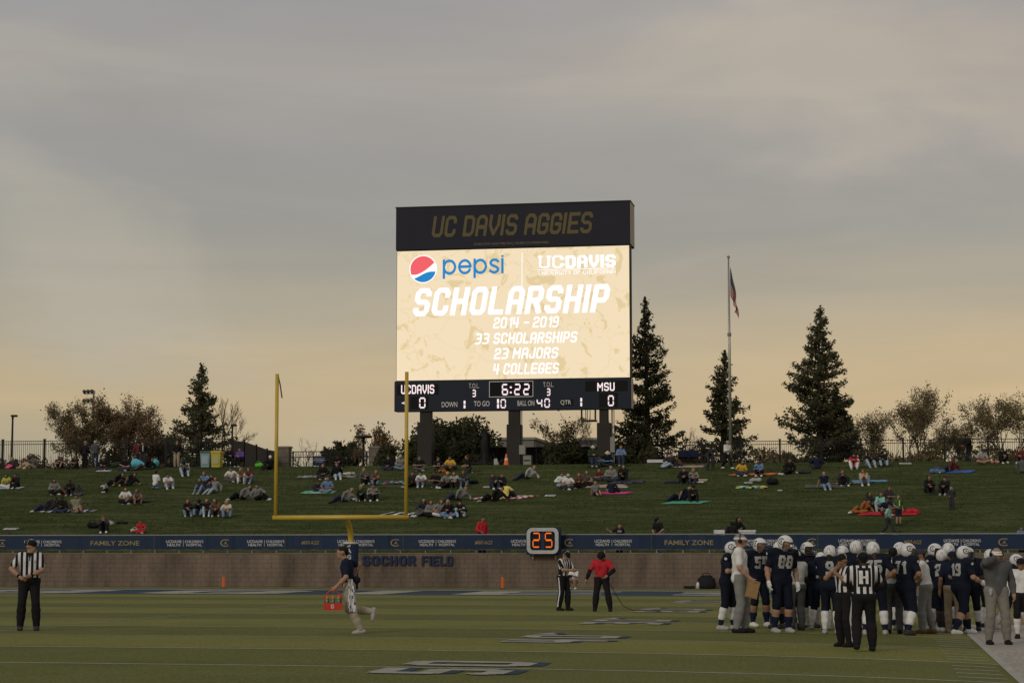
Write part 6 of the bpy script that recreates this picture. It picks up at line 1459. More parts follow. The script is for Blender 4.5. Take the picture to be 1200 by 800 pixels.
for x, yb, pose, turn, look, label in CROWD:
    L_ = look.split(); skin, top, sl, bot, legs, hc, hstyle = L_[:7]; hat = L_[7] if len(L_) > 7 and L_[7] != '-' else None; sz = float(L_[8]) if len(L_) > 8 else jr.uniform(.97, 1.05)
    seated = pose not in ('stand', 'walk', 'bend', 'hunch', 'chair')
    if yb >= 629:                                    # stands on the grass strip hidden by the banner
        g = at_v(x, WALLV + 1.2, 1.45); g.z = height(*SV(g.x, g.y))
    else:
        g = hit(x, yb)
    if pose == 'chair': g = g + Vector((0, .25, 0)); g.z = hgt(g.x, g.y)
    sv = SV(g.x, g.y); onhill = sv[1] < CREST - 1
    ov = {'hy': jr.uniform(-25, 25), 'hp': POSES[pose].get('hp', jr.uniform(-2, 10))}
    if seated and pose in ('sit_knees', 'sit_cross', 'sit_phone', 'sit_legs'):
        q_ = POSES[pose]; J = lambda v, a: tuple(c + jr.uniform(-a, a) for c in v)
        ov.update(hL=J(q_['hL'], .07), hR=J(q_['hR'], .07), fL=(q_['fL'][0] + jr.uniform(-.04, .08), q_['fL'][1] + jr.uniform(-.03, .12), .08), lean=q_['lean'] + jr.uniform(-8, 10), tilt=jr.uniform(-6, 6))
        turn = turn + jr.uniform(-14, 14) if abs(turn) < 150 else turn
    if pose == 'stand': ov.update(hL=(.25, -.05, .9), hR=(-.2, -.2, 1.0))
    if 'flung' in label: ov.update(hR=(-.62, -.05, 1.35), eR=(-.2, .3, -1))
    if 'white shirt and black vest' in label: ov.update(hL=(.12, -.3, 1.1), hR=(-.1, -.3, 1.12))
    if 'hands at the face' in label or 'hands raised' in label or 'hand to her face' in label: ov.update(hL=(.06, -.02, .56), hR=(-.06, -.02, .56))
    f = skeleton(pose, sz * 1.0, (.9 if hstyle in ('long', 'bun') else .98) if 'large' not in label and 'heavy' not in label else 1.18, mirror=abs(turn) > 170 and pose in ('recline', 'sit_side'), ov=ov)
    if abs(turn) > 170 and pose in ('recline', 'sit_side'): turn = turn - 180 if turn > 0 else turn + 180
    # keep the seat or the feet on the ground: on the slope the whole figure tips with the hill
    tilt = SLOPE if (seated and onhill) else 0
    r = empty('person', g + Vector((0, 0, .0)), math.radians(turn) if abs(turn) < 170 else math.radians(180), label, 'person', GS, tilt=tilt)
    shoe = 'white' if 'white shoes' in label or jr.random() < .35 else ('char' if jr.random() < .6 else 'lgrey')
    person(r, f, skin, top, sl, bot, legs, hc, hstyle, hat, shoe, tuck=False, hood=(sl == 'long' and jr.random() < .3))
    if 'white scarf' in label: grow('scarf', [(f.neck + f.fw * .1, f.chest + f.fw * .12, .03, .03), (f.chest + f.fw * .12, f.waist + f.fw * .12, .03, .03)], .025, cm('white'), r)
    if 'black vest walking' in label: grow('vest', [(q[0], q[1], q[2] + .035, q[3] + .035) for q in torso(f)[:3]], .03, cm('black'), r, cuts=[(f.P, -f.d), (f.neck, f.d), (f.chest + f.fw * .1 - f.s * .0, U3((0, 0, 0.)))])
    if 'emblem' in label: project('emblem', 'C', f, f.shirt_items, r, M_GOLD, 'front', .16, .33, t=.8)
    if 'printed' in label: project('print', 'UCD', f, f.shirt_items, r, M_BANW, 'front', .08, .36, t=.8)
    if 'pale lettering' in label: project('print', 'UC', f, f.shirt_items, r, M_GOLD, 'front', .1, .34, t=.8)
    if 'red and black jacket' in label: grow('jacket_yoke', [(q[0], q[1], q[2] + .012, q[3] + .012) for q in torso(f, .019)[3:7]] , .03, cm('black'), r, cuts=[(f.neck + f.d * .03, f.d)])
    if 'yellow bib' in label: project('print', 'I', f, f.shirt_items, r, mat('cloth_yellow', (0, 0, 0)), 'front', .26, .3, t=1.6)
    if 'sunglasses' in label:
        c = f.head; MB().box((-.065, -.012, -.02), (.065, .01, .014), M=Matrix(((f.hs[0], -f.hf[0], f.hu[0], (c + f.hf * .092 + f.hu * .012)[0]), (f.hs[1], -f.hf[1], f.hu[1], (c + f.hf * .092 + f.hu * .012)[1]), (f.hs[2], -f.hf[2], f.hu[2], (c + f.hf * .092 + f.hu * .012)[2]), (0, 0, 0, 1)))).build('sunglasses', mat('lens_black', (.01, .01, .01), .2), r)
# ---------------------------------------------------------------- people on the field
M_BLK = mat('gear_black', (.012, .012, .013), .5)
def fpos(x, yf): return hit(x, yf, 8, 120)
def headset(f, root):
    z = f.z; c = f.head; u, w, s = f.hu * z, f.hf * z, f.hs * z; mb = MB()
    mb.tube([c + s * .105 * math.cos(t) + u * (.02 + .115 * math.sin(t)) for t in np.linspace(0, PI, 12)], .010, 6)
    h_ = mb.build('headset', M_BLK, root, True); m2 = MB()
    for k in (1, -1): m2.tube([c + s * .085 * k, c + s * .118 * k], [.042, .038], 12)
    m2.build('ear_cup', M_BLK, h_, True) if False else None
    for k in (1, -1): MB().tube([c + s * .085 * k, c + s * .118 * k], [.042, .038], 12).build('ear_cup', M_BLK, h_, True)
    MB().tube([c + s * .10 - u * .02, c + s * .09 + w * .07 - u * .06, c + s * .03 + w * .115 - u * .07], .006, 5).build('mic_boom', M_BLK, h_, True)
def side_stripe(f, root, ks='LR'):
    for s in ks:
        sg = 1 if s == 'L' else -1; hp, kn, an = getattr(f, 'hip' + s), getattr(f, 'kn' + s), getattr(f, 'an' + s); o = f.s * sg
        P = []
        for i in range(16):
            t = i / 15 * 1.93; p = lerp(hp, kn, t) if t < 1 else lerp(kn, an, t - 1); q = np.array([p + o * .35])
            for _ in range(24): q = q - o * np.clip(sdf_at(q, f.pant_items) - .004, -.05, .1)[:, None] * .9
            P.append(q[0])
        mb = MB(); wv = f.fw * .017
        for a, b in zip(P, P[1:]): mb.quad(a - wv, a + wv, b + wv, b - wv); 
        mb.build('side_stripe', mat('cloth_white', (0, 0, 0)), root)
def belt(f, root):
    it = [(f.P + f.d * .045 * f.z - f.s * .045, f.P + f.d * .045 * f.z + f.s * .045, .118 * f.z * f.b + .012, .118 * f.z * f.b + .012)]
    grow('belt', it, .015, cm('black'), root, cuts=[(f.P + f.d * .07 * f.z, f.d), (f.P + f.d * .025 * f.z, -f.d)])
GH = 'players and staff in the sideline huddle'
def field(x, yf, yt, rz, pose, label, group=None, ov=None, bulk=1.0, extra=.0, **k):
    g = fpos(x, yf); H = zat(yt, g.y) - g.z; sz = H / (1.775 + extra)
    f = skeleton(pose, sz, bulk, ov=ov); r = empty('person', g, math.radians(rz), label, 'person', group)
    person(r, f, hi=True, **k); f.root = r; f.g = g; return f
WS = [('white', .12, .66), ('navy', .62, .96)]; BS = [('navy', .58, .96)]; FWS = [('white', .10, .93)]
def player(x, yf, yt, rz, pose, label, skin='t', num=None, side='back', sock=WS, shoe='lgrey', ov=None, glove=None, hs_='short', hairc='k', bulk=1.06, zc=.33, nh=.25, mark=True, sleeve='short', nx=0.0):
    ov = dict(ov or {}); pj = random.Random(int(x)); ov.setdefault('lean', pj.uniform(-1, 9)); ov.setdefault('hy', pj.uniform(-28, 28)); ov.setdefault('hp', pj.uniform(0, 14)); ov.setdefault('tilt', pj.uniform(-3, 3))
    f = field(x, yf, yt, rz, pose, label, GH, ov, bulk, .035, skin=skin, top='jersey', sleeve=sleeve, bot='jersey', legs='knee', hat='helmet', hs_=hs_, hairc=hairc, shoe=shoe, sock=sock, glove=glove, pads=True, tuck=True)
    if num: project('jersey_number', num, f, f.shirt_items, f.root, mat('number_white', (.33, .33, .32), .7, var=.05), side, nh, zc, t=.95, w=.10 * len(num) + .055 * len(num), sx=nx)
    if mark:
        for s, sg in (('L', 1), ('R', -1)):
            sh = getattr(f, 'sh' + s); o = f.s * sg; q = []
            for a in np.linspace(0, 2 * PI, 9)[:-1]: q.append(sh + o * .3 + f.d * (.0 + .028 * math.sin(a)) + f.fw * .032 * math.cos(a))
            q = np.array(q)
            for _ in range(26): q = q - o * np.clip(sdf_at(q, f.shirt_items) - .007, -.05, .1)[:, None] * .9
            link('sleeve_mark', np_mesh('sleeve_mark', q, [tuple(range(8))] if s == 'R' else [tuple(range(8))[::-1]], smooth=False), f.root, M_BANW)
    return f
# left official
f = field(33, 738.5, 627, 12, 'stand', 'referee in striped shirt standing alone at the left edge, looking right', 'game officials', dict(fL=(.15, 0, .08), fR=(-.15, .02, .08), hL=(.02, -.24, 1.02), hR=(-.17, -.19, 1.0), eL=(1, .1, -.4), eR=(-1, .3, -.2), hy=48), 1.0, .0, skin='l', top='ref', sleeve='short', bot='black', legs='long', hairc='n', hat='black:pipe', shoe='char', tuck=True)
side_stripe(f, f.root); belt(f, f.root)
grow('collar', [(f.neck - f.s * .03, f.neck + f.s * .03, .068, .068), (f.neck + f.fw * .05 - f.d * .03, f.neck + f.fw * .09 - f.d * .12, .03, .02)], .014, cm('black'), f.root, cuts=[(f.neck + f.d * .03, f.d)])
for s in 'LR':
    wr, el = getattr(f, 'wr' + s), getattr(f, 'el' + s); grow('wristband', [(lerp(wr, el, .04), lerp(wr, el, .16), .038, .039)], .012, cm('black'), f.root)
project('flag_patch', 'I', f, f.shirt_items, f.root, mat('patch_red', (.5, .12, .12), .7, var=0), 'front', .05, .36, t=2.4, sx=.10)
# runner with the bottle carrier
f = field(409, 741.5, 630, -82, 'run', 'staff member in navy polo and khaki trousers running left with a bottle carrier', None, dict(P=(0, .0, .87), fL=(.08, .22, .07), fR=(-.08, .42, .40), kL=(0, -1, .1), kR=(0, -1, -.2), lean=9, tR=(0, -.15, -1), tL=(0, -1, -.1), hL=(.24, -.26, .86), eL=(.5, 1, 0), hR=(-.28, .10, 1.04), eR=(-.3, 1, .2), hp=4), 1.0, .0, skin='l', top='navy', sleeve='short', bot='gkhaki', legs='long', hairc='k', hat=None, shoe='lgrey', tuck=False)
fr = f; project('shirt_emblem', 'A', f, f.shirt_items, f.root, M_BANW, 'front', .035, .40, sx=-.07)
RM = f.root.matrix_world.copy()
pc = RM @ Vector(tuple(f.wrL + nrm(f.wrL - f.elL) * .08)); 
sp_ = RM @ Vector(tuple(f.P + f.s * .18 + f.fw * .0 + f.d * .02)); 
grow('belt_pouch', [(f.P - f.fw * .15 + f.d * .10 - f.s * .08, f.P - f.fw * .15 + f.d * .10 + f.s * .10, .07, .07)], .015, cm('black'), f.root)
bc = empty('bottle_carrier', pc - Vector((0, 0, .36)), math.radians(4), 'red six bottle carrier with a white G held by the running staff member', 'bottle carrier')
M_CR = mat('carrier_red', (.50, .045, .03), .5, var=.05)
mb = MB(); W2, D2 = .17, .11
mb.box((-W2, -D2, 0), (W2, D2, .015)); mb.box((-W2, -D2, .016), (W2, -D2 + .012, .13)); mb.box((-W2, D2 - .012, .016), (W2, D2, .13)); mb.box((-W2, -D2 + .013, .016), (-W2 + .012, D2 - .013, .13)); mb.box((W2 - .012, -D2 + .013, .016), (W2, D2 - .013, .13))
mb.build('basket', M_CR, bc)
MB().tube([(-W2 + .02, 0, .13), (-W2 + .02, 0, .27), (-.06, 0, .345), (.06, 0, .345), (W2 - .02, 0, .27), (W2 - .02, 0, .13)], .012, 6).build('handle', M_CR, bc, True)
cs2, wd = block_text('G', .8, 20); mb = MB()
for q in cs2[0]: mb.add([(-.035 + a * .085, -D2 - .003, .03 + b * .075) for a, b in q], [(0, 1, 2, 3)])
mb.build('lettering', M_BANW, bc)
bb = MB().lathe([(0, .02), (.036, .02), (.037, .10), (.032, .115), (.037, .13), (.037, .2), (.028, .215)], 12).mesh('bottle_body', True); bb.materials.append(mat('bottle_green', (.05, .17, .09), .4))
bl = MB().lathe([(.034, .213), (.034, .235), (.012, .245), (.010, .27), (0, .275)], 12).mesh('lid', True); bl.materials.append(mat('lid_orange', (.65, .12, .03), .4))
nm = 0
for row, y in (('near', -.052), ('far', .052)):
    for col, x in (('left', -.108), ('middle', 0), ('right', .108)):
        r = empty('drink_bottle', bc.matrix_world @ Vector((x, y, 0)), 0, 'green drink bottle with orange lid, %s one of the %s row in the carrier' % (col, row), 'bottle', 'bottles in the red carrier')
        link('bottle_body', bb, r); link('lid', bl, r)
        if row == 'near':
            mb = MB()
            for q in cs2[0]: mb.add([(-.014 + a * .034, -.0385, .15 + b * .03) for a, b in q], [(0, 1, 2, 3)])
            mb.build('lettering', M_BANW, r)
tw = empty('hand_towel', RM @ Vector(tuple(f.P + f.s * .0)), math.radians(0), 'white patterned towel hanging from the waist of the running staff member', 'towel'); mb = MB(); n = 12; m_ = 10
px0 = -.02
V = []
for j in range(m_ + 1):
    for i in range(n + 1):
        a = i / n; b = j / m_; V.append((.03 + (a - .5) * (.10 + .05 * b) + .05 * b, -.20 - .02 * math.sin(a * 9) * (.4 + b), .14 - b * .60))
Fq = [(j * (n + 1) + i, (j + 1) * (n + 1) + i, (j + 1) * (n + 1) + i + 1, j * (n + 1) + i + 1) for j in range(m_) for i in range(n)]
pr = random.Random(5); mi = [1 if pr.random() < .22 else 0 for _ in Fq]
link('cloth', np_mesh('cloth', V, Fq, mi), tw, [mat('cloth_white', (0, 0, 0)), mat('towel_blue', (.1, .09, .2), .9)])
# official and red shirted crew member in the middle
f = field(660, 715, 641, 52, 'stand', 'referee in striped shirt and cap writing on a card beside the man in red', 'game officials', dict(lean=6, fL=(.12, -.08, .08), fR=(-.12, .06, .08), hL=(.06, -.34, 1.15), hR=(-.06, -.36, 1.13), eL=(1, .2, -.8), eR=(-1, .2, -.8), hp=30), 1.02, .0, skin='l', top='ref', sleeve='short', bot='black', legs='long', hairc='n', hat='black:pipe', shoe='black', tuck=True)
side_stripe(f, f.root); belt(f, f.root)
c_ = f.root.matrix_world @ Vector(tuple(lerp(f.wrL, f.wrR, .5) + f.fw * .1 + f.d * .02)); r = empty('score_card', c_, .5, 'small white card in the hands of the writing referee', 'card'); MB().box((-.05, -.035, -.003), (.05, .035, .003)).build('card_sheet', M_BANW, r)
f = field(705.5, 716, 641, -8, 'hunch', 'man in red polo over black sleeves looking down, black headset on', 'game officials', dict(P=(0, .03, .92), lean=12, fL=(.24, -.04, .08), fR=(-.2, .02, .08), hR=(-.43, -.1, .86), hL=(.16, -.24, .98), eL=(1, .1, -.2), eR=(-1, .5, 0), hp=35), 1.08, .0, skin='l', top='red', sleeve='short', bot='black', legs='long', hairc='k', hat='black', shoe='black', tuck=True)
side_stripe(f, f.root, 'L'); belt(f, f.root); headset(f, f.root)
for s in 'LR': grow('undersleeve', arm(f, s, .5, 1.9, .010), .016, cm('black'), f.root)
g = fpos(716, 700); p1 = f.root.matrix_world @ Vector(tuple(f.P + f.s * .13)); e1 = fpos(742, 715.3); e2 = fpos(775, 716)
mid = fpos(729, 708)
cb = bpy.data.objects.new('headset_cable', None); COL.objects.link(cb); tag(cb, 'thin black cable trailing from the man in red to the turf', 'cable')
MB().tube([p1, p1.lerp(e1, .3) + Vector((0, 0, -.12)), p1.lerp(e1, .6) + Vector((0, 0, -.2)), p1.lerp(e1, .85) + Vector((0, 0, -.08)), e1 + Vector((0, 0, .015)), e2 + Vector((0, .2, .015))], .009, 5).build('cord', M_BLK, cb, True)
# crouching photographer by the wall
f = field(672, 690.2, 662.8, -25, 'squat', 'photographer in white tee crouching at the foot of the block wall', None, dict(P=(0, .2, .40), lean=18, hL=(.1, -.32, .66), hR=(-.1, -.32, .66)), 1.0, -.62, skin='t', top='white', sleeve='short', bot='khaki', legs='short', hairc='n', shoe='white', tuck=False)
c_ = f.root.matrix_world @ Vector(tuple(lerp(f.wrL, f.wrR, .5) + U3((0, -.1, .0)))); r = empty('camera_body', c_, math.radians(-25), 'black long lens camera held by the crouching photographer', 'camera')
MB().box((-.075, -.04, -.055), (.075, .04, .055)).build('housing', M_BLK, r); MB().tube([(0, -.04, 0), (0, -.16, 0), (0, -.26, 0)], [.045, .05, .06], 12).build('lens', M_BLK, r, True)
# the huddle
player(926, 734.5, 632, 10, 'folded', 'helmeted player glimpsed between number 88 and the face mask player', 't', None, sock=WS)
player(952, 734, 636, -20, 'hunch', 'helmeted player bowed low behind number 3', 'd', None, sock=FWS)
player(991, 735, 634, -165, 'hips', 'helmeted player glimpsed behind the referee with raised arms', 't', None, sock=WS)
player(852, 737.5, 628.5, 72, 'stand', 'leftmost helmeted player, facing right with arms held to the chest', 'l', sock=WS, shoe='lgrey', ov=dict(hL=(.1, -.26, 1.2), hR=(-.12, -.24, 1.14), fL=(.13, -.1, .08), fR=(-.13, .1, .08), eR=(-1, .5, -.3)))
f = field(868, 741, 619.5, 78, 'stand', 'coach in untucked white shirt, white visor and headset holding a clipboard', GH, dict(hR=(-.22, -.20, .92), hL=(.2, -.16, .88), fL=(.10, -.06, .08), fR=(-.10, .06, .08), lean=-1), 1.1, .0, skin='l', top='white', sleeve='short', bot='grey', legs='long', hairc='g', hat='white:visor', shoe='black', tuck=False)
headset(f, f.root)
grow('shirt_tail', [(f.hipL + f.d * .03, f.hipR + f.d * .03, .128, .128), (f.hipL - f.d * .05, f.hipR - f.d * .05, .128, .128)], .0165, cm('white'), f.root, cuts=[(f.P - f.d * .13, -f.d)])
c_ = f.root.matrix_world @ Vector(tuple(f.wrR + nrm(f.wrR - f.elR) * .09)); r = empty('clipboard', c_, math.radians(20), 'tan clipboard held low in the hand of the white shirted coach', 'clipboard')
o = MB().box((-.13, -.01, -.30), (.13, .0, .04)).build('board', mat('clipboard_tan', (.30, .17, .07), .7), r); o.rotation_euler = (0, .25, 0); MB().box((-.05, -.02, .0), (.05, .008, .035)).build('clip', M_RAIL, o); MB().box((-.115, -.014, -.28), (.115, -.011, -.0)).build('paper_sheet', mat('paper_tan', (.34, .21, .10), .8), o)
player(889, 734, 624.5, 25, 'stand', 'tall player behind the white shirted coach facing the camera', 't', '54', 'front', BS, 'white', dict(hL=(.2, -.12, .98), hR=(-.24, -.08, .9), fL=(.16, -.05, .08), fR=(-.1, .05, .08)), bulk=1.12)
player(911, 736, 628, 75, 'hips', 'player half hidden behind number 88 with a gloved hand on the hip', 'l', None, sock=BS, shoe='char', glove='lgrey', ov=dict(fL=(.15, -.08, .08), fR=(-.15, .08, .08)))
player(916, 741, 620.5, 22, 'stand', 'bare calved player wearing number 88 with white gloves hanging down', 'l', '88', 'front', BS, 'lgrey', dict(hL=(.31, -.04, .86), hR=(-.30, -.1, .88), fL=(.14, 0, .08), fR=(-.12, .04, .08)), glove='white', bulk=1.12, hs_='short')
f = field(934.5, 738, 640.5, -165, 'stand', 'staff member in pale grey shirt and white cap seen from behind right of number 88', GH, dict(hL=(.1, -.3, 1.15), hR=(-.1, -.3, 1.15)), 1.0, .0, skin='d', top='lgrey', sleeve='short', bot='dgrey', legs='long', hairc='k', hat='white', shoe='char', tuck=True)
player(943, 735, 629.5, 38, 'folded', 'player facing right with face mask showing, behind number 3', 'd', None, sock=FWS, shoe='char', ov=dict(fL=(.2, -.05, .08), fR=(-.1, .05, .08)))
player(963, 737.5, 641.5, 172, 'stand', 'shorter player wearing number 3 on the back with one arm held out', 'd', '3', 'back', FWS, 'lgrey', dict(hL=(.56, -.12, 1.22), eL=(.2, .4, -1), hR=(-.28, -.02, .86), fL=(.22, 0, .08), fR=(-.16, 0, .08)), glove='white', hs_='dreads', nx=-.03)
player(974, 742.5, 632.5, 168, 'stand', 'player wearing number 9 on the back with dreadlocks below the helmet', 'd', '9', 'back', FWS, 'lgrey', dict(hL=(.05, -.25, 1.0), hR=(-.2, -.2, 1.0), fL=(.12, -.04, .08), fR=(-.12, .04, .08)), hs_='dreads', bulk=1.08)
f = field(991, 757.5, 643, -55, 'stand', 'referee in striped shirt with arms raised to his chin, left of the one marked H', 'game officials', dict(hL=(.05, -.2, 1.3), hR=(-.05, -.16, 1.42), eL=(1, 0, -.8), eR=(-1, 0, -.8)), 1.0, .0, skin='t', top='ref', sleeve='short', bot='black', legs='long', hairc='k', hat='black:pipe', shoe='black', tuck=True)
side_stripe(f, f.root); belt(f, f.root)
f = field(1013.5, 762.5, 641, 177, 'stand', 'referee with a white letter H on the back of his striped shirt', 'game officials', dict(hL=(.1, -.28, 1.1), hR=(-.1, -.28, 1.1), eL=(1, .2, -.4), eR=(-1, .2, -.4), fL=(.15, .16, .12), fR=(-.14, -.05, .08)), 1.06, .0, skin='d', top='ref', sleeve='short', bot='black', legs='long', hairc='k', hat='black:pipe', shoe='black', tuck=True)
side_stripe(f, f.root); belt(f, f.root)
bx = MB(); P4 = []
for i in range(7):
    for j in range(9): P4.append((-.12 + .04 * i, j))
O = f.P + f.d * .33 * f.z; Q = np.array([O - f.fw * .4 + f.s * (-.105 + .035 * i) + f.d * (-.15 + .0375 * j) for j in range(9) for i in range(7)])
for _ in range(28): Q = Q + f.fw * np.clip(sdf_at(Q, f.shirt_items) - .004, -.03, .1)[:, None] * .9
link('back_panel', np_mesh('back_panel', Q, np.array([(j * 7 + i, j * 7 + i + 1, (j + 1) * 7 + i + 1, (j + 1) * 7 + i) for j in range(8) for i in range(6)]), smooth=False), f.root, cm('black'))
project('back_letter', 'H', f, f.shirt_items, f.root, mat('cloth_white', (0, 0, 0)), 'back', .21, .33, t=1.15, w=.17)
for zz in (.16, .52): pass
player(1006, 737, 627.5, 172, 'hips', 'player whose white helmet rises behind the referee marked H', 't', None, sock=WS, shoe='lgrey', bulk=1.15)
player(1027, 743.5, 628.5, 166, 'hips', 'broad player with long brown hair and taped elbows right of the referee marked H', 't', '75', 'back', WS, 'lgrey', dict(fL=(.2, .05, .08), fR=(-.16, -.05, .08)), glove='white', hs_='long', hairc='n', bulk=1.12)
f = field(1048, 742, 636, 170, 'stand', 'staff member in white shirt and grey trousers almost hidden behind two broad players', GH, dict(), .95, .0, skin='t', top='white', sleeve='short', bot='dgrey', legs='long', hairc='k', hat=None, shoe='black', tuck=True)
player(1064, 743.5, 628.5, 122, 'hips', 'broad player turned away to the right with black arm sleeve and white taped calf', 't', '71', 'back', WS, 'char', dict(fL=(.16, -.14, .08), fR=(-.18, .16, .08), P=(0, .03, .9)), glove='white', bulk=1.2, zc=.34)
player(1053, 738, 629, 150, 'stand', 'player mostly hidden behind the broad player with the black arm sleeve', 't', None, sock=WS, ov=dict(lean=8))
player(1092, 737.5, 631, 60, 'stand', 'helmeted player glimpsed behind the white polo staff member', 'd', None, sock=WS, ov=dict(lean=6))
f = field(1086, 742, 638, -105, 'stand', 'staff member in white polo and dark cap facing left with hands clasped low', GH, dict(hL=(.02, -.24, .92), hR=(-.02, -.24, .92), lean=8, fL=(.1, -.08, .08), fR=(-.1, .12, .08)), 1.05, .0, skin='t', top='white', sleeve='short', bot='grey', legs='long', hairc='k', hat='char', shoe='brown', tuck=True)
player(1104, 740, 637.5, 140, 'stand', 'dark skinned player with bare arms hanging and pale cleats', 'd', '2', 'back', [('char', .5, .95)], 'white', dict(hL=(.25, -.1, .86), hR=(-.24, -.14, .86), lean=10, fL=(.1, -.1, .08), fR=(-.1, .12, .08)), bulk=1.05)
player(1113, 736.5, 630.5, -150, 'stand', 'player with only his helmet showing above number 19', 't', None, sock=WS, ov=dict())
player(1127, 742.5, 630.5, 115, 'walk', 'player wearing number 19 striding right with white bands on his arm', 'l', '19', 'back', BS, 'white', dict(fL=(.16, -.30, .08), fR=(-.14, .26, .08), hL=(.3, -.25, .95), hR=(-.28, -.28, .98), lean=4, P=(0, 0, .88)), glove='white', bulk=1.17, zc=.33)
f = field(1118, 741, 641, 175, 'stand', 'staff member in khaki trousers hidden behind number 19', GH, dict(), .98, .0, skin='t', top='navy', sleeve='short', bot='khaki', legs='long', hairc='n', hat='navy', shoe='khaki', tuck=True)
player(1138, 739, 636, -12, 'stand', 'player facing the camera in a white masked helmet right of number 19', 'd', None, sock=WS, shoe='char', ov=dict(fL=(.15, 0, .08)))
player(1155, 735, 637.5, 100, 'stand', 'player leaning right half hidden by the grey sweatshirt coach', 't', None, sock=FWS, shoe='char', ov=dict(lean=12, hL=(.1, -.3, 1.0), hR=(-.1, -.3, 1.0)), glove='lgrey')
player(1188, 740, 641, 60, 'walk', 'player walking right behind the grey sweatshirt coach', 't', None, sock=FWS, shoe='lgrey', ov=dict(fL=(.1, -.34, .08), fR=(-.1, .4, .14)))
f = field(1169, 755, 635, 3, 'stand', 'coach in dark grey sweatshirt and white visor rubbing his eyes on the sideline', GH, dict(hR=(-.05, -.16, 1.50), eR=(-1, -.1, -.5), hL=(.30, -.02, .88), fL=(.17, -.02, .08), fR=(-.15, 0, .08), hp=8), 1.12, .0, skin='l', top='dgrey', sleeve='long', bot='coachpant', legs='long', hairc='g', hat='white:visor', shoe='black', tuck=False, hood=True)
headset(f, f.root)
o = grow('radio_pack', [(f.P + f.fw * .14 - f.s * .14 + f.d * .02, f.P + f.fw * .14 - f.s * .14 - f.d * .05, .035, .03)], .012, cm('lgrey'), f.root)
f = field(1199, 748, 649, -20, 'stand', 'person in white shirt and black cap cut by the right edge of the picture', GH, dict(hR=(-.3, -.1, .9)), 1.0, .0, skin='t', top='white', sleeve='long', bot='black', legs='knee', hairc='k', hat='black', shoe='black', sock=[('white', .1, .9)], tuck=True)

# ---------------------------------------------------------------- things lying about on the hill
def blanket(x, y, w, d, m, label, sk=0.0, rz=0.0, chk=None, lift=.035, group='blankets on the grass hill'):
    """a cloth laid on the slope: x, y = pixel of its middle; w, d metres"""
    g = hit(x, y); q = random.Random(int(x * 7 + y)); n, k = max(6, int(w / .16)), max(4, int(d / .16)); V = []; F = []; mi = []
    s0, v0 = SV(g.x, g.y)
    for j in range(k + 1):
        for i in range(n + 1):
            a, b = i / n - .5, j / k - .5; e = 1 + .05 * math.sin(i * 1.3 + x) ; X = a * w * e + b * sk; Y = b * d * (1 + .05 * math.cos(j + i))
            s = s0 + X * math.cos(rz) - Y * math.sin(rz); v = v0 + X * math.sin(rz) + Y * math.cos(rz); p = W(s, v); z = hgt(p.x, p.y) + lift + q.uniform(0, .05) * (1 if (0 < i < n and 0 < j < k) else .3); V.append((p.x, p.y, z))
    mats = [m] if not isinstance(m, list) else m
    for j in range(k):
        for i in range(n):
            F.append((j * (n + 1) + i, j * (n + 1) + i + 1, (j + 1) * (n + 1) + i + 1, (j + 1) * (n + 1) + i))
            mi.append(0 if len(mats) == 1 else (((i // 1) + (j // 1)) % 2 if chk == 'c' else (q.randrange(len(mats)) if chk == 'r' else (i // 1) % len(mats))))
    me = np_mesh('blanket', V, F, mi); o = link('blanket', me, None, mats)
    md = o.modifiers.new('thick', 'SOLIDIFY'); md.thickness = .02; return tag(o, label, 'blanket', group)
def lump(name, cat, x, y, sx_, sy_, sz_, m, label, lift=0.0, seed=0, parts=True, rz=0):
    """a soft bag or bundle with an uneven body, a flap and a strap"""
    g = hit(x, y); r = empty(name, g, -TH + rz, label, cat); q = np.random.default_rng(seed or int(x))
    it = []
    for i in range(7): c = q.uniform(-.5, .5, 3) * U3((sx_, sy_, 0)) + U3((0, sy_ * .5, sz_ * .45 + lift)); e = c + q.uniform(-.25, .25, 3) * U3((sx_, sy_, sz_ * .5)); rr = sz_ * q.uniform(.3, .48); it.append((c, e, rr, rr * .8))
    grow('bag_body' if cat in ('bag', 'backpack') else 'body', it, .035, m, r, k=.05)
    if parts: MB().tube([(-sx_ * .3, sy_ * .4, sz_ * .7), (-sx_ * .2, sy_ * .3, sz_ * 1.1), (sx_ * .2, sy_ * .3, sz_ * 1.1), (sx_ * .3, sy_ * .4, sz_ * .7)], .015, 5).build('strap', m, r, True)
    return r
def sheet_thing(name, cat, x, y, w, d, m, label, h=.03):
    g = hit(x, y); r = empty(name, g + Vector((0, 0, .02)), -TH, label, cat, tilt=SLOPE)
    MB().box((-w / 2, -d / 2, 0), (w / 2, d / 2, h)).build('sheet', m, r); MB().box((-w * .3, -d * .4, h + .002), (w * .45, d * .2, h + .02)).build('top_sheet', mat('paper_print', (.32, .34, .38), .8), r)
    return r
c_ = lambda k: cm(k)
M_PAP = mat('paper_white', (.55, .55, .56), .8)
blanket(7, 572, 1.9, .8, [c_('sky'), c_('white'), c_('lgrey')], 'pale blue and white blanket at the left edge of the hill', chk='r')
blanket(75, 599, 3.4, .75, [c_('white'), c_('djeans'), c_('grey')], 'blue and white striped blanket under three people at the left', chk='s')
blanket(384, 559, 3.6, .9, [c_('grey'), c_('dgrey'), c_('lgrey')], 'grey patterned blanket on the upper slope before the gate', chk='r')
blanket(374, 577, 1.9, .9, [c_('teal'), c_('lgrey'), mat('cloth_mint', (.1, .35, .22), .8)], 'teal and white blanket with a child and a man in blue', chk='r')
blanket(411, 585, 1.3, .6, [c_('navy'), c_('white')], 'navy and white cloth beside the reclining blonde woman', chk='r')
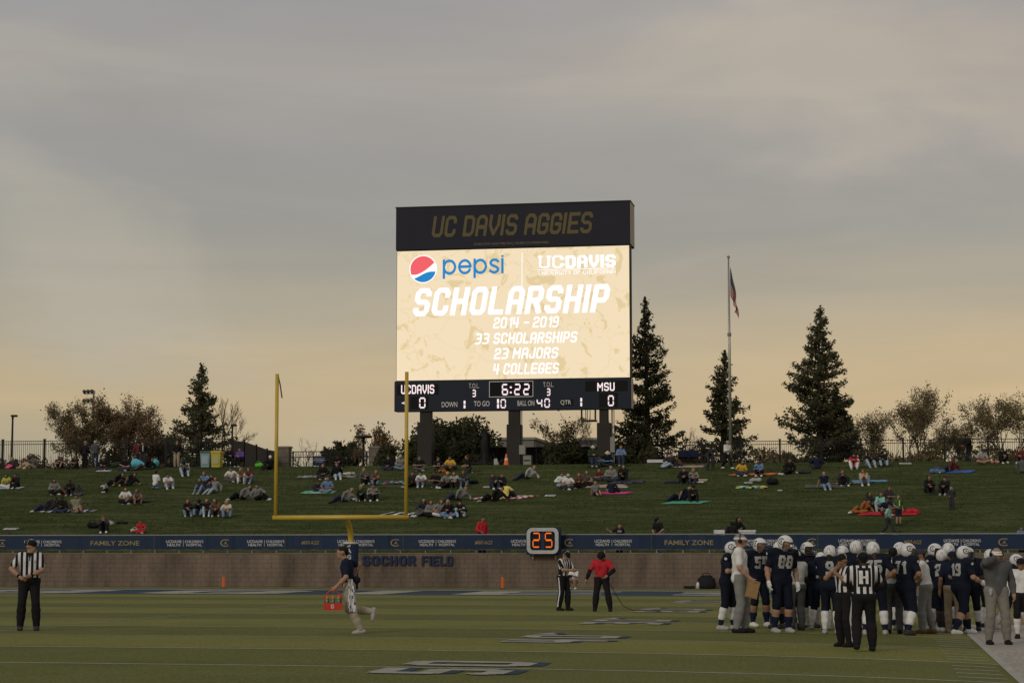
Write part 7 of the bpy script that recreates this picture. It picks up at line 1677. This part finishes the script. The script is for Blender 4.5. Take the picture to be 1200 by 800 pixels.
blanket(463, 566, 1.7, 1.0, [mat('cloth_magenta', (.3, .06, .16), .8), c_('djeans'), c_('teal'), c_('dgrey')], 'multicoloured pink and blue patterned blanket behind the right goal upright', chk='r')
blanket(478, 602, 2.2, 1.1, [c_('white'), c_('dgreen'), c_('navy'), c_('grey')], 'green and white striped blanket above the right end of the crossbar', .5, chk='s')
blanket(592, 583, 2.6, 1.2, [c_('red'), c_('white')], 'red and white checked picnic blanket left of the play clock', .9, chk='c')
blanket(700, 570, 3.0, 1.1, mat('cloth_beige_pink', (.36, .25, .22), .85), 'large dusty pink blanket in the middle of the hill')
blanket(718, 578, 1.9, .7, mat('cloth_hotpink', (.55, .05, .25), .8), 'bright pink blanket in the middle of the hill', .4)
blanket(737, 565, 1.8, .9, [c_('djeans'), c_('dgrey'), c_('navy')], 'dark blue crumpled blanket right of the woman in black', chk='r')
blanket(706, 546, 1.4, .8, mat('cloth_azure', (.04, .22, .45), .7), 'bright blue quilt over the laps of the two people in sun hats', lift=.32)
blanket(807, 547, 1.9, .8, mat('cloth_beige_pink', (0, 0, 0)), 'pale pink blanket before the navy camp chairs on the crest')
blanket(816, 563, 1.2, .9, c_('tan'), 'tan blanket under the blonde woman in grey'); blanket(790, 565, 1.1, .7, c_('navy'), 'navy blanket left of the person in black sweatshirt'); blanket(819, 566, .6, .35, M_PAP, 'small white cloth on the tan blanket', lift=.07)
blanket(804, 589, 2.0, .9, mat('cloth_seagreen', (.09, .30, .20), .8), 'sea green mat with a reclining man and a woman in a black cap', .5)
blanket(884, 556, 2.5, .7, mat('cloth_coral', (.62, .17, .07), .8), 'bright orange blanket with a woman in gold and a woman in denim', .5)
blanket(881, 571, 1.6, .8, [c_('yellow'), c_('navy'), c_('teal'), c_('grey')], 'yellow and blue patterned blanket alone below the orange one', chk='r')
blanket(966, 570, 2.2, 1.1, c_('dgrey'), 'grey blanket under the bald man in navy vest'); blanket(990, 567, 2.6, .7, [c_('teal'), c_('maroon'), c_('dgrey')], 'teal and maroon blanket under the woman in dark jacket', chk='r')
blanket(1020, 564, 1.9, .7, mat('cloth_softblue', (.11, .25, .38), .8), 'soft blue blanket under the woman in tan jacket')
blanket(1044, 602, 2.8, 1.0, c_('red'), 'red blanket spread under the family group with the boy in green', .3)
blanket(1118, 553, 2.2, 1.0, mat('cloth_royal', (.04, .12, .38), .7), 'royal blue tarp under the man in maroon', .4)
lump('blue_bag', 'bag', 1098, 555, .7, .4, .34, mat('cloth_royalgrey', (.09, .15, .3), .8), 'blue and grey crumpled bag at the left end of the blue tarp')
lump('red_bag', 'bag', 71, 579, .45, .25, .26, mat('cloth_redpat', (.4, .04, .05), .8), 'red patterned bag beside the woman in grey cardigan')
lump('black_backpack', 'backpack', 107, 619, .55, .35, .38, c_('black'), 'round black backpack left of the dark jacketed person near the banner'); lump('white_bag', 'bag', 128, 616, .26, .15, .26, c_('lgrey'), 'small white bag right of the dark jacketed person near the banner')
lump('dark_bundle', 'bag', 142, 614, .55, .25, .15, c_('black'), 'flat dark bundle on the grass left of the child in red'); lump('beige_bag', 'bag', 158, 624, .4, .25, .24, c_('cream'), 'beige bag beside the child in red jersey')
lump('dark_beanbag', 'bean bag', 134, 548, 1.1, .7, .5, c_('dgreen'), 'dark green bean bag left of the blue air lounger', parts=False); lump('grey_bundle', 'bag', 170, 589, .45, .25, .2, c_('dgrey'), 'grey bundle right of the woman in the grey vest')
lump('orange_cloth', 'cloth', 137, 570, .35, .2, .16, c_('gold'), 'orange cloth beside the person lying below the air lounger', parts=False)
lump('green_bag', 'bag', 302, 548, .5, .3, .36, mat('bag_lime', (.10, .42, .04), .7), 'bright lime green bag on the crest by the screened fence')
lump('beige_pillow', 'pillow', 408, 557, .6, .3, .24, c_('cream'), 'beige pillow at the right end of the grey patterned blanket', parts=False)
lump('black_bag', 'bag', 553, 567, .7, .35, .3, c_('black'), 'black bag at the right end of the crowded second row'); lump('orange_bag', 'bag', 518, 554, .4, .25, .26, c_('rust'), 'rust orange bag between the two crowded rows')
lump('blue_bag', 'bag', 530, 604, .5, .3, .2, c_('djeans'), 'dark blue bag beside the long haired blonde woman'); lump('black_backpack', 'backpack', 905, 568, .4, .3, .42, c_('black'), 'black backpack standing alone right of the yellow patterned blanket')
lump('white_bundle', 'bag', 886, 565, .4, .2, .3, c_('lgrey'), 'white bundle above the yellow patterned blanket'); lump('dark_bag', 'bag', 943, 555, .6, .3, .24, c_('char'), 'dark bag with white paper right of the man in black jacket')
lump('red_cloth', 'cloth', 1062, 602, .8, .4, .3, c_('red'), 'crumpled red cloth right of the boy in green shirt', parts=False); lump('rust_blanket', 'cloth', 1006, 602, .8, .3, .26, c_('rust'), 'rust orange blanket heap at the left of the family group', parts=False)
lump('pink_bundle', 'cloth', 1167, 543, .5, .25, .22, mat('cloth_salmon', (.4, .2, .15), .8), 'salmon pink bundle left of the person in lettered sweatshirt', parts=False)
for x, y, w, d, lab in ((13, 620, .7, .4, 'white paper sheet alone on the grass near the left end of the banner'), (571, 571, .4, .3, 'white paper left of the pair in dark jackets'), (645, 581, .55, .4, 'white paper alone on the grass above the play clock'), (914, 575, .25, .2, 'tiny white paper alone on the grass right of the backpack'),
                        (1061, 543.5, .7, .3, 'white tray on the crest right of the three boys'), (671, 573, .4, .3, 'white paper right of the man in the white cap'), (729, 571, .6, .4, 'white papers on the far edge of the bright pink blanket'), (938, 554, .5, .35, 'white paper pad in front of the dark bag'), (877, 566, .45, .25, 'white plate above the yellow patterned blanket'), (122, 552, .9, .4, 'white cartons in front of the person with the pale beanie')):
    sheet_thing('paper', 'paper', x, y, w, d, M_PAP, lab)
# air lounger, chairs, low table, cooler, bicycle
g = hit(169.5, 549); r = empty('air_lounger', g, -TH, 'bright blue inflatable air lounger on the crest below the brown trees', 'air lounger')
M_AQ = mat('aqua', (.10, .42, .52), .45)
grow('left_bolster', [((-.62, .1, .34), (-.42, .1, .28), .30, .26), ((-.42, .1, .3), (0, .1, .16), .2, .14)], .04, M_AQ, r, k=.08); grow('right_bolster', [((.62, .1, .30), (.62, .1, .34), .26, .27), ((.5, .1, .28), (.05, .1, .16), .2, .14)], .04, M_AQ, r, k=.08)
def chair(x, y, label, m, back=True):
    g = hit(x, y) + Vector((0, .25, 0)); g.z = hgt(g.x, g.y); r = empty('folding_chair', g, 0, label, 'chair', 'folding chairs on the crest')
    MB().box((-.25, -.15, .40), (.25, .28, .43)).build('seat', m, r); MB().box((-.25, .27, .5), (.25, .30, .85)).build('backrest', m, r)
    for sx_ in (-1, 1):
        for sy in (-1, 1): MB().tube([(sx_ * .24, -.14 if sy < 0 else .29, 0), (sx_ * .24, -.14 if sy < 0 else .29, .40 if sy < 0 else .84)], .014, 5).build('leg', M_POL, r)
chair(268, 547, 'folding chair under the person in black right of the yellow bin', c_('black')); chair(280.5, 547, 'folding chair under the person in purple', c_('black'))
chair(695, 548, 'folding chair under the person in dark green with the sun hat', c_('dgreen')); chair(728, 547, 'low chair under the man in blue before the big dark bush', c_('djeans'))
for x, lab in ((801, 'navy camp chair left of the other navy camp chair on the crest'), (813, 'right one of two navy camp chairs on the crest')): 
    g = at_v(x, CREST + 1.2); r = empty('camp_chair', g, 0, lab, 'chair', 'navy camp chairs'); MB().add([(-.3, -.2, .42), (.3, -.2, .42), (.28, .25, .36), (-.28, .25, .36)], [(0, 1, 2, 3), (3, 2, 1, 0)]).build('seat', c_('navy'), r); MB().add([(-.3, .25, .4), (.3, .25, .4), (.32, .34, .85), (-.32, .34, .85), (-.3, .28, .4), (.3, .28, .4), (.32, .37, .85), (-.32, .37, .85)], [(0, 1, 2, 3), (4, 7, 6, 5), (3, 2, 6, 7)]).build('backrest', c_('navy'), r)
    for sx_ in (-1, 1): MB().tube([(sx_ * .3, -.2, 0), (-sx_ * .28, .3, .5)], .014, 5).build('leg', M_POL, r); MB().tube([(sx_ * .3, -.2, .6), (sx_ * .31, .3, .62)], .02, 5).build('armrest', M_POL, r)
g = at_v(768.5, CREST + .9); r = empty('low_table', g, -TH, 'low white folding table on the crest left of the navy camp chairs', 'table'); MB().box((-.5, -.2, .24), (.5, .2, .28)).build('tabletop', M_PAP, r)
for a in (-.45, .45): MB().box((a - .02, -.18, 0), (a + .02, .18, .238)).build('leg', M_CON, r)
MB().box((-.5, -.21, .1), (.5, -.201, .238)).build('skirt_panel', M_PAP, r)
g = at_v(843, WALLV + 1.3, 1.45); r = empty('stroller', g, -TH, 'white folded chair beside the child in pink above the banner', 'chair')
for a in (-.22, .22): MB().tube([(a, 0, .1), (a, .1, 1.2)], .02, 5).build('frame_tube', M_PAP, r)
MB().add([(-.24, .05, .55), (.24, .05, .55), (.24, .12, 1.2), (-.24, .12, 1.2), (-.24, .08, .55), (.24, .08, .55), (.24, .15, 1.2), (-.24, .15, 1.2)], [(0, 1, 2, 3), (4, 7, 6, 5), (3, 2, 6, 7)]).build('backrest', M_PAP, r); MB().box((-.24, -.4, .52), (.24, .03, .56)).build('seat', M_PAP, r)
g = at_v(875.5, WALLV + 1.5, 1.5); g.z = hgt(g.x, g.y); r = empty('cooler', g, -TH, 'white picnic cooler box above the banner beside the woman in black', 'cooler'); o = MB().box((-.38, -.2, .45), (.38, .2, .92)).build('cooler_body', M_PAP, r); bevel(o, .03); o = MB().box((-.40, -.22, .925), (.40, .22, 1.02)).build('lid', M_PAP, r); bevel(o, .02); MB().box((-.42, -.24, 0), (.42, .24, .44)).build('stand', M_CON, r); MB().tube([(-.3, -.24, .84), (.3, -.24, .84)], .015, 6).build('handle', M_CON, r)
# cyclist standing with a bicycle behind the crest at the right
g = at_v(1136, CREST + 3.0); r = empty('person', g + Vector((0, 0, 0)), math.radians(-70), 'officer in black uniform and cap standing beside a bicycle behind the crest', 'person', None)
f = skeleton('hunch', 1.06, 1.05, ov=dict(hL=(.15, -.4, 1.0), hR=(-.15, -.4, 1.0), hp=15)); person(r, f, 't', 'black', 'long', 'black', 'long', 'k', 'short', 'black', 'black', tuck=True)
g = at_v(1128, CREST + 2.6); r = empty('bicycle', g, 0, 'black bicycle standing by the officer behind the crest', 'bicycle')
wheel = MB(); 
for a in range(20):
    pass
rim = MB().tube([(.34 * math.cos(t), 0, .34 * math.sin(t)) for t in np.linspace(0, 2 * PI, 25)], .022, 6, cap=False)
rm = rim.mesh('tyre', True); rm.materials.append(M_BLK)
sp = MB()
for k in range(12): t = PI * 2 * k / 12; sp.tube([(0, 0, 0), (.33 * math.cos(t), 0, .33 * math.sin(t))], .004, 3)
spm = sp.mesh('spokes'); spm.materials.append(M_RAIL)
for x in (-.52, .52):
    w_o = MB().tube([(0, -.04, 0), (0, .04, 0)], .02, 6).build('wheel', M_BLK, r); w_o.location = (x, 0, .36); link('tyre', rm, w_o); so = link('spokes', spm, w_o); so['kind'] = 'stuff'
fm = MB(); B0, S0, H0, R0, F0 = (-.08, 0, .3), (-.18, 0, .8), (.36, 0, .85), (-.52, 0, .36), (.52, 0, .36)
for a, b in ((B0, S0), (B0, H0), (S0, H0), (B0, R0), (S0, R0), (H0, F0)): fm.tube([a, b], .018, 6)
fm.build('frame', M_BLK, r, True); MB().box((-.32, -.07, .86), (-.06, .07, .91)).build('saddle', M_BLK, r); MB().tube([(-.18, 0, .8), (-.19, 0, .87)], .014, 6).build('seat_post', M_BLK, r); MB().tube([(.36, 0, .85), (.38, 0, 1.0), (.36, .25, 1.02)], .014, 6).tube([(.38, 0, 1.0), (.36, -.25, 1.02)], .014, 6).build('handlebar', M_BLK, r); MB().tube([(-.08, -.1, .3), (-.08, .1, .3)], .06, 10).build('crank', M_BLK, r)
